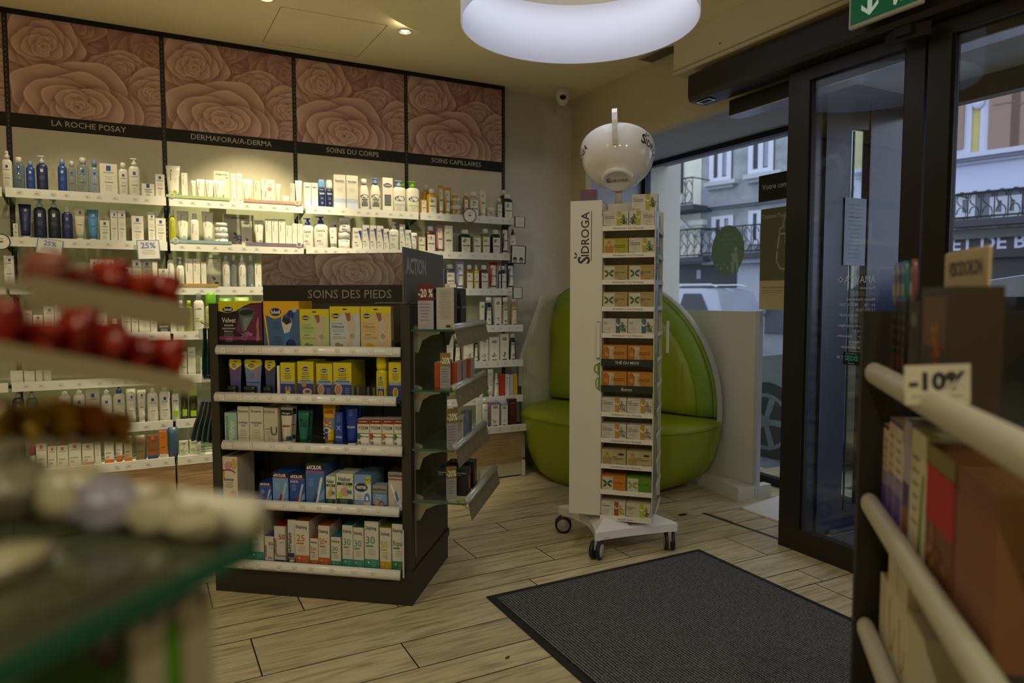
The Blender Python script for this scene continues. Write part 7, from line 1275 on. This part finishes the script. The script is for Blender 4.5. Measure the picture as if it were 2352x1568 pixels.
# parked cars
def car(t,L,Hh,Wd,mat,suv=False):
    # local x along the car, front at -x; y away; z up
    b=MB(); z0=.26; belt=Hh*.56
    if suv: prof=[(-L/2,.45),(-L/2+.05,.75),(-L/2+.25,belt),(-L*.24,belt+.05),(-L*.10,Hh*.94),(0,Hh),(L*.36,Hh*.99),(L*.44,Hh*.95),(L*.49,belt+.05),(L/2,belt-.1),(L/2,z0+.1),(L/2-.1,z0),(-L/2+.1,z0)]
    else: prof=[(-L/2,.45),(-L/2+.06,.66),(-L/2+.35,.80),(-L*.20,belt+.10),(-L*.02,Hh*.95),(L*.10,Hh),(L*.30,Hh*.98),(L*.46,belt+.2),(L/2,belt),(L/2,z0+.1),(L/2-.1,z0),(-L/2+.1,z0)]
    def sc(z): return 1-.16*max(0,(z-belt)/(Hh-belt)) if z>belt else 1-.05*max(0,(belt-z)/belt)
    rings=[[(x,-Wd/2*sc(z)*s,z) for x,z in prof] for s in (1.0,.985)]
    vs=[]
    b.loft([[(x,-Wd/2*sc(z)+.05,z*.99+.003) for x,z in prof],[(x,-Wd/2*sc(z),z-(.02 if z>1 else 0)) for x,z in prof]][::-1]+[[(x,Wd/2*sc(z)-.05,z*.99+.003) for x,z in prof],[(x,Wd/2*sc(z),z) for x,z in prof]],mat,True,True,False)
    b.build('body',t); wy=lambda z:-Wd/2*sc(z)-.004
    wf=(lambda x,z,l:(x,wy(z)-.004*l,z)); wc=M('20242c',.05)
    m=MB()
    segs=[(-L*.10,.01),(.03,L*.20),(L*.22,L*.40)] if suv else [(-L*.04,L*.13),(L*.15,L*.33)]
    for i,(x0,x1) in enumerate(segs):
        zt=Hh*.90; zb_=belt+.06; sl=.30 if i==0 else .02; m.P(wf,[(x0-sl,zb_),(x1,zb_),(x1-(.25 if i==len(segs)-1 else 0),zt),(x0+.08,zt)],wc,1)
    m.build('side_window',t)
    if not suv: m=MB(); m.P(lambda x,z,l:(x,(wy(z)+.06 if l<2 else -wy(z)-.06),z),[(-L*.185,belt+.13),(-L*.03,Hh*.93)],wc) if False else None; m.add([(-L*.20-.004,wy(belt+.12)+.10,belt+.115),(-L*.025,wy(Hh*.93)+.08,Hh*.945),(-L*.025,-wy(Hh*.93)-.08,Hh*.945),(-L*.20-.004,-wy(belt+.12)-.10,belt+.115)],[(0,1,2,3)],M('3a4250',.05)); m.build('windscreen',t); m=MB(); m.ball((-L*.08,wy(.95)-.07,.98),.09,mat,(1,.5,.7)); m.build('wing_mirror',t); m=MB(); m.P(wf,[(-L*.30,.78),(-L*.22,.80),(-L*.23,.76),(-L*.29,.75)],'b0b4bc',2); m.P(wf,[(-L*.155,z0+.1),(-L*.15,z0+.1),(-L*.16,.88),(-L*.165,.88)],'6a6e78',2); m.build('badge',t)
    for x in (-L*.31,L*.30):
        w=MB(); c=(x,wy(.3)-.012,.325); q=[(c[0]+.325*cos(k*pi/14),c[2]+.325*sin(k*pi/14)) for k in range(28)]
        a=MB(); a.prism([(c[0]+.40*cos(k*pi/14),max(.2,c[2]+.40*sin(k*pi/14))) for k in range(28)],wy(.3)-.006,wy(.3)+.2,'y',M('16171a',.6)); a.build('wheel_arch',t)
        w.prism(q,c[1]-.012,c[1]+.15,'y',M('1c1d20',.7)); 
        wf2=lambda xx,zz,l:(xx,c[1]-.013-.004*l,zz)
        w.ring(wf2,c[0],c[2],.235,.235,.03,'9aa0ac',1,28)
        for k in range(5): w.P(wf2,[(c[0]+.22*cos(2*pi*k/5+.14),c[2]+.22*sin(2*pi*k/5+.14)),(c[0]+.22*cos(2*pi*k/5-.14),c[2]+.22*sin(2*pi*k/5-.14)),(c[0]+.04*cos(2*pi*k/5-.6),c[2]+.04*sin(2*pi*k/5-.6)),(c[0]+.04*cos(2*pi*k/5+.6),c[2]+.04*sin(2*pi*k/5+.6))],'9aa0ac',1)
        w.E(wf2,c[0],c[2],.05,.05,'8a909c',1.5,14); w.build('wheel',t)
    if suv:
        m=MB()
        for s in (1,-1): m.tube([(-.25,s*Wd*.36,Hh+.02),(0,s*Wd*.36,Hh+.07),(L*.38,s*Wd*.36,Hh+.06),(L*.42,s*Wd*.36,Hh+.0)],.022,M('c0c4cc',.3,.6),6)
        m.build('roof_rail',t)
wc_=atd(1757,958,5.75)
t=thing('car','white car parked just outside the window, its front wheel behind the partition','car'); CL=4.2
ca=math.atan2(-1,.10); dx=np.array([cos(ca),sin(ca)]); dy=np.array([-dx[1],dx[0]])
pc=wc_[:2]+dx*CL*.31+dy*(.9); t.location=(pc[0],pc[1],-.04); t.rotation_euler.z=ca
car(t,CL,1.50,1.78,M('b9bdc6',.2,.1,'car',Coat_Weight=.6) )
rv_=atd(1712,712,17.)
t=thing('car','silver estate car with roof rails parked across the street','car'); ca=math.atan2(FX[1],FX[0])+pi; 
dx=np.array([cos(ca),sin(ca)]); q=atd(1712,700,17.)[:2]; 
CL=4.7; pc=q-np.array([cos(frz),sin(frz)])*CL/2; t.location=(pc[0],pc[1],-.04); t.rotation_euler.z=frz
car(t,CL,1.62,1.8,M('9aa0ae',.25,.3,'car2',Coat_Weight=.5),True)
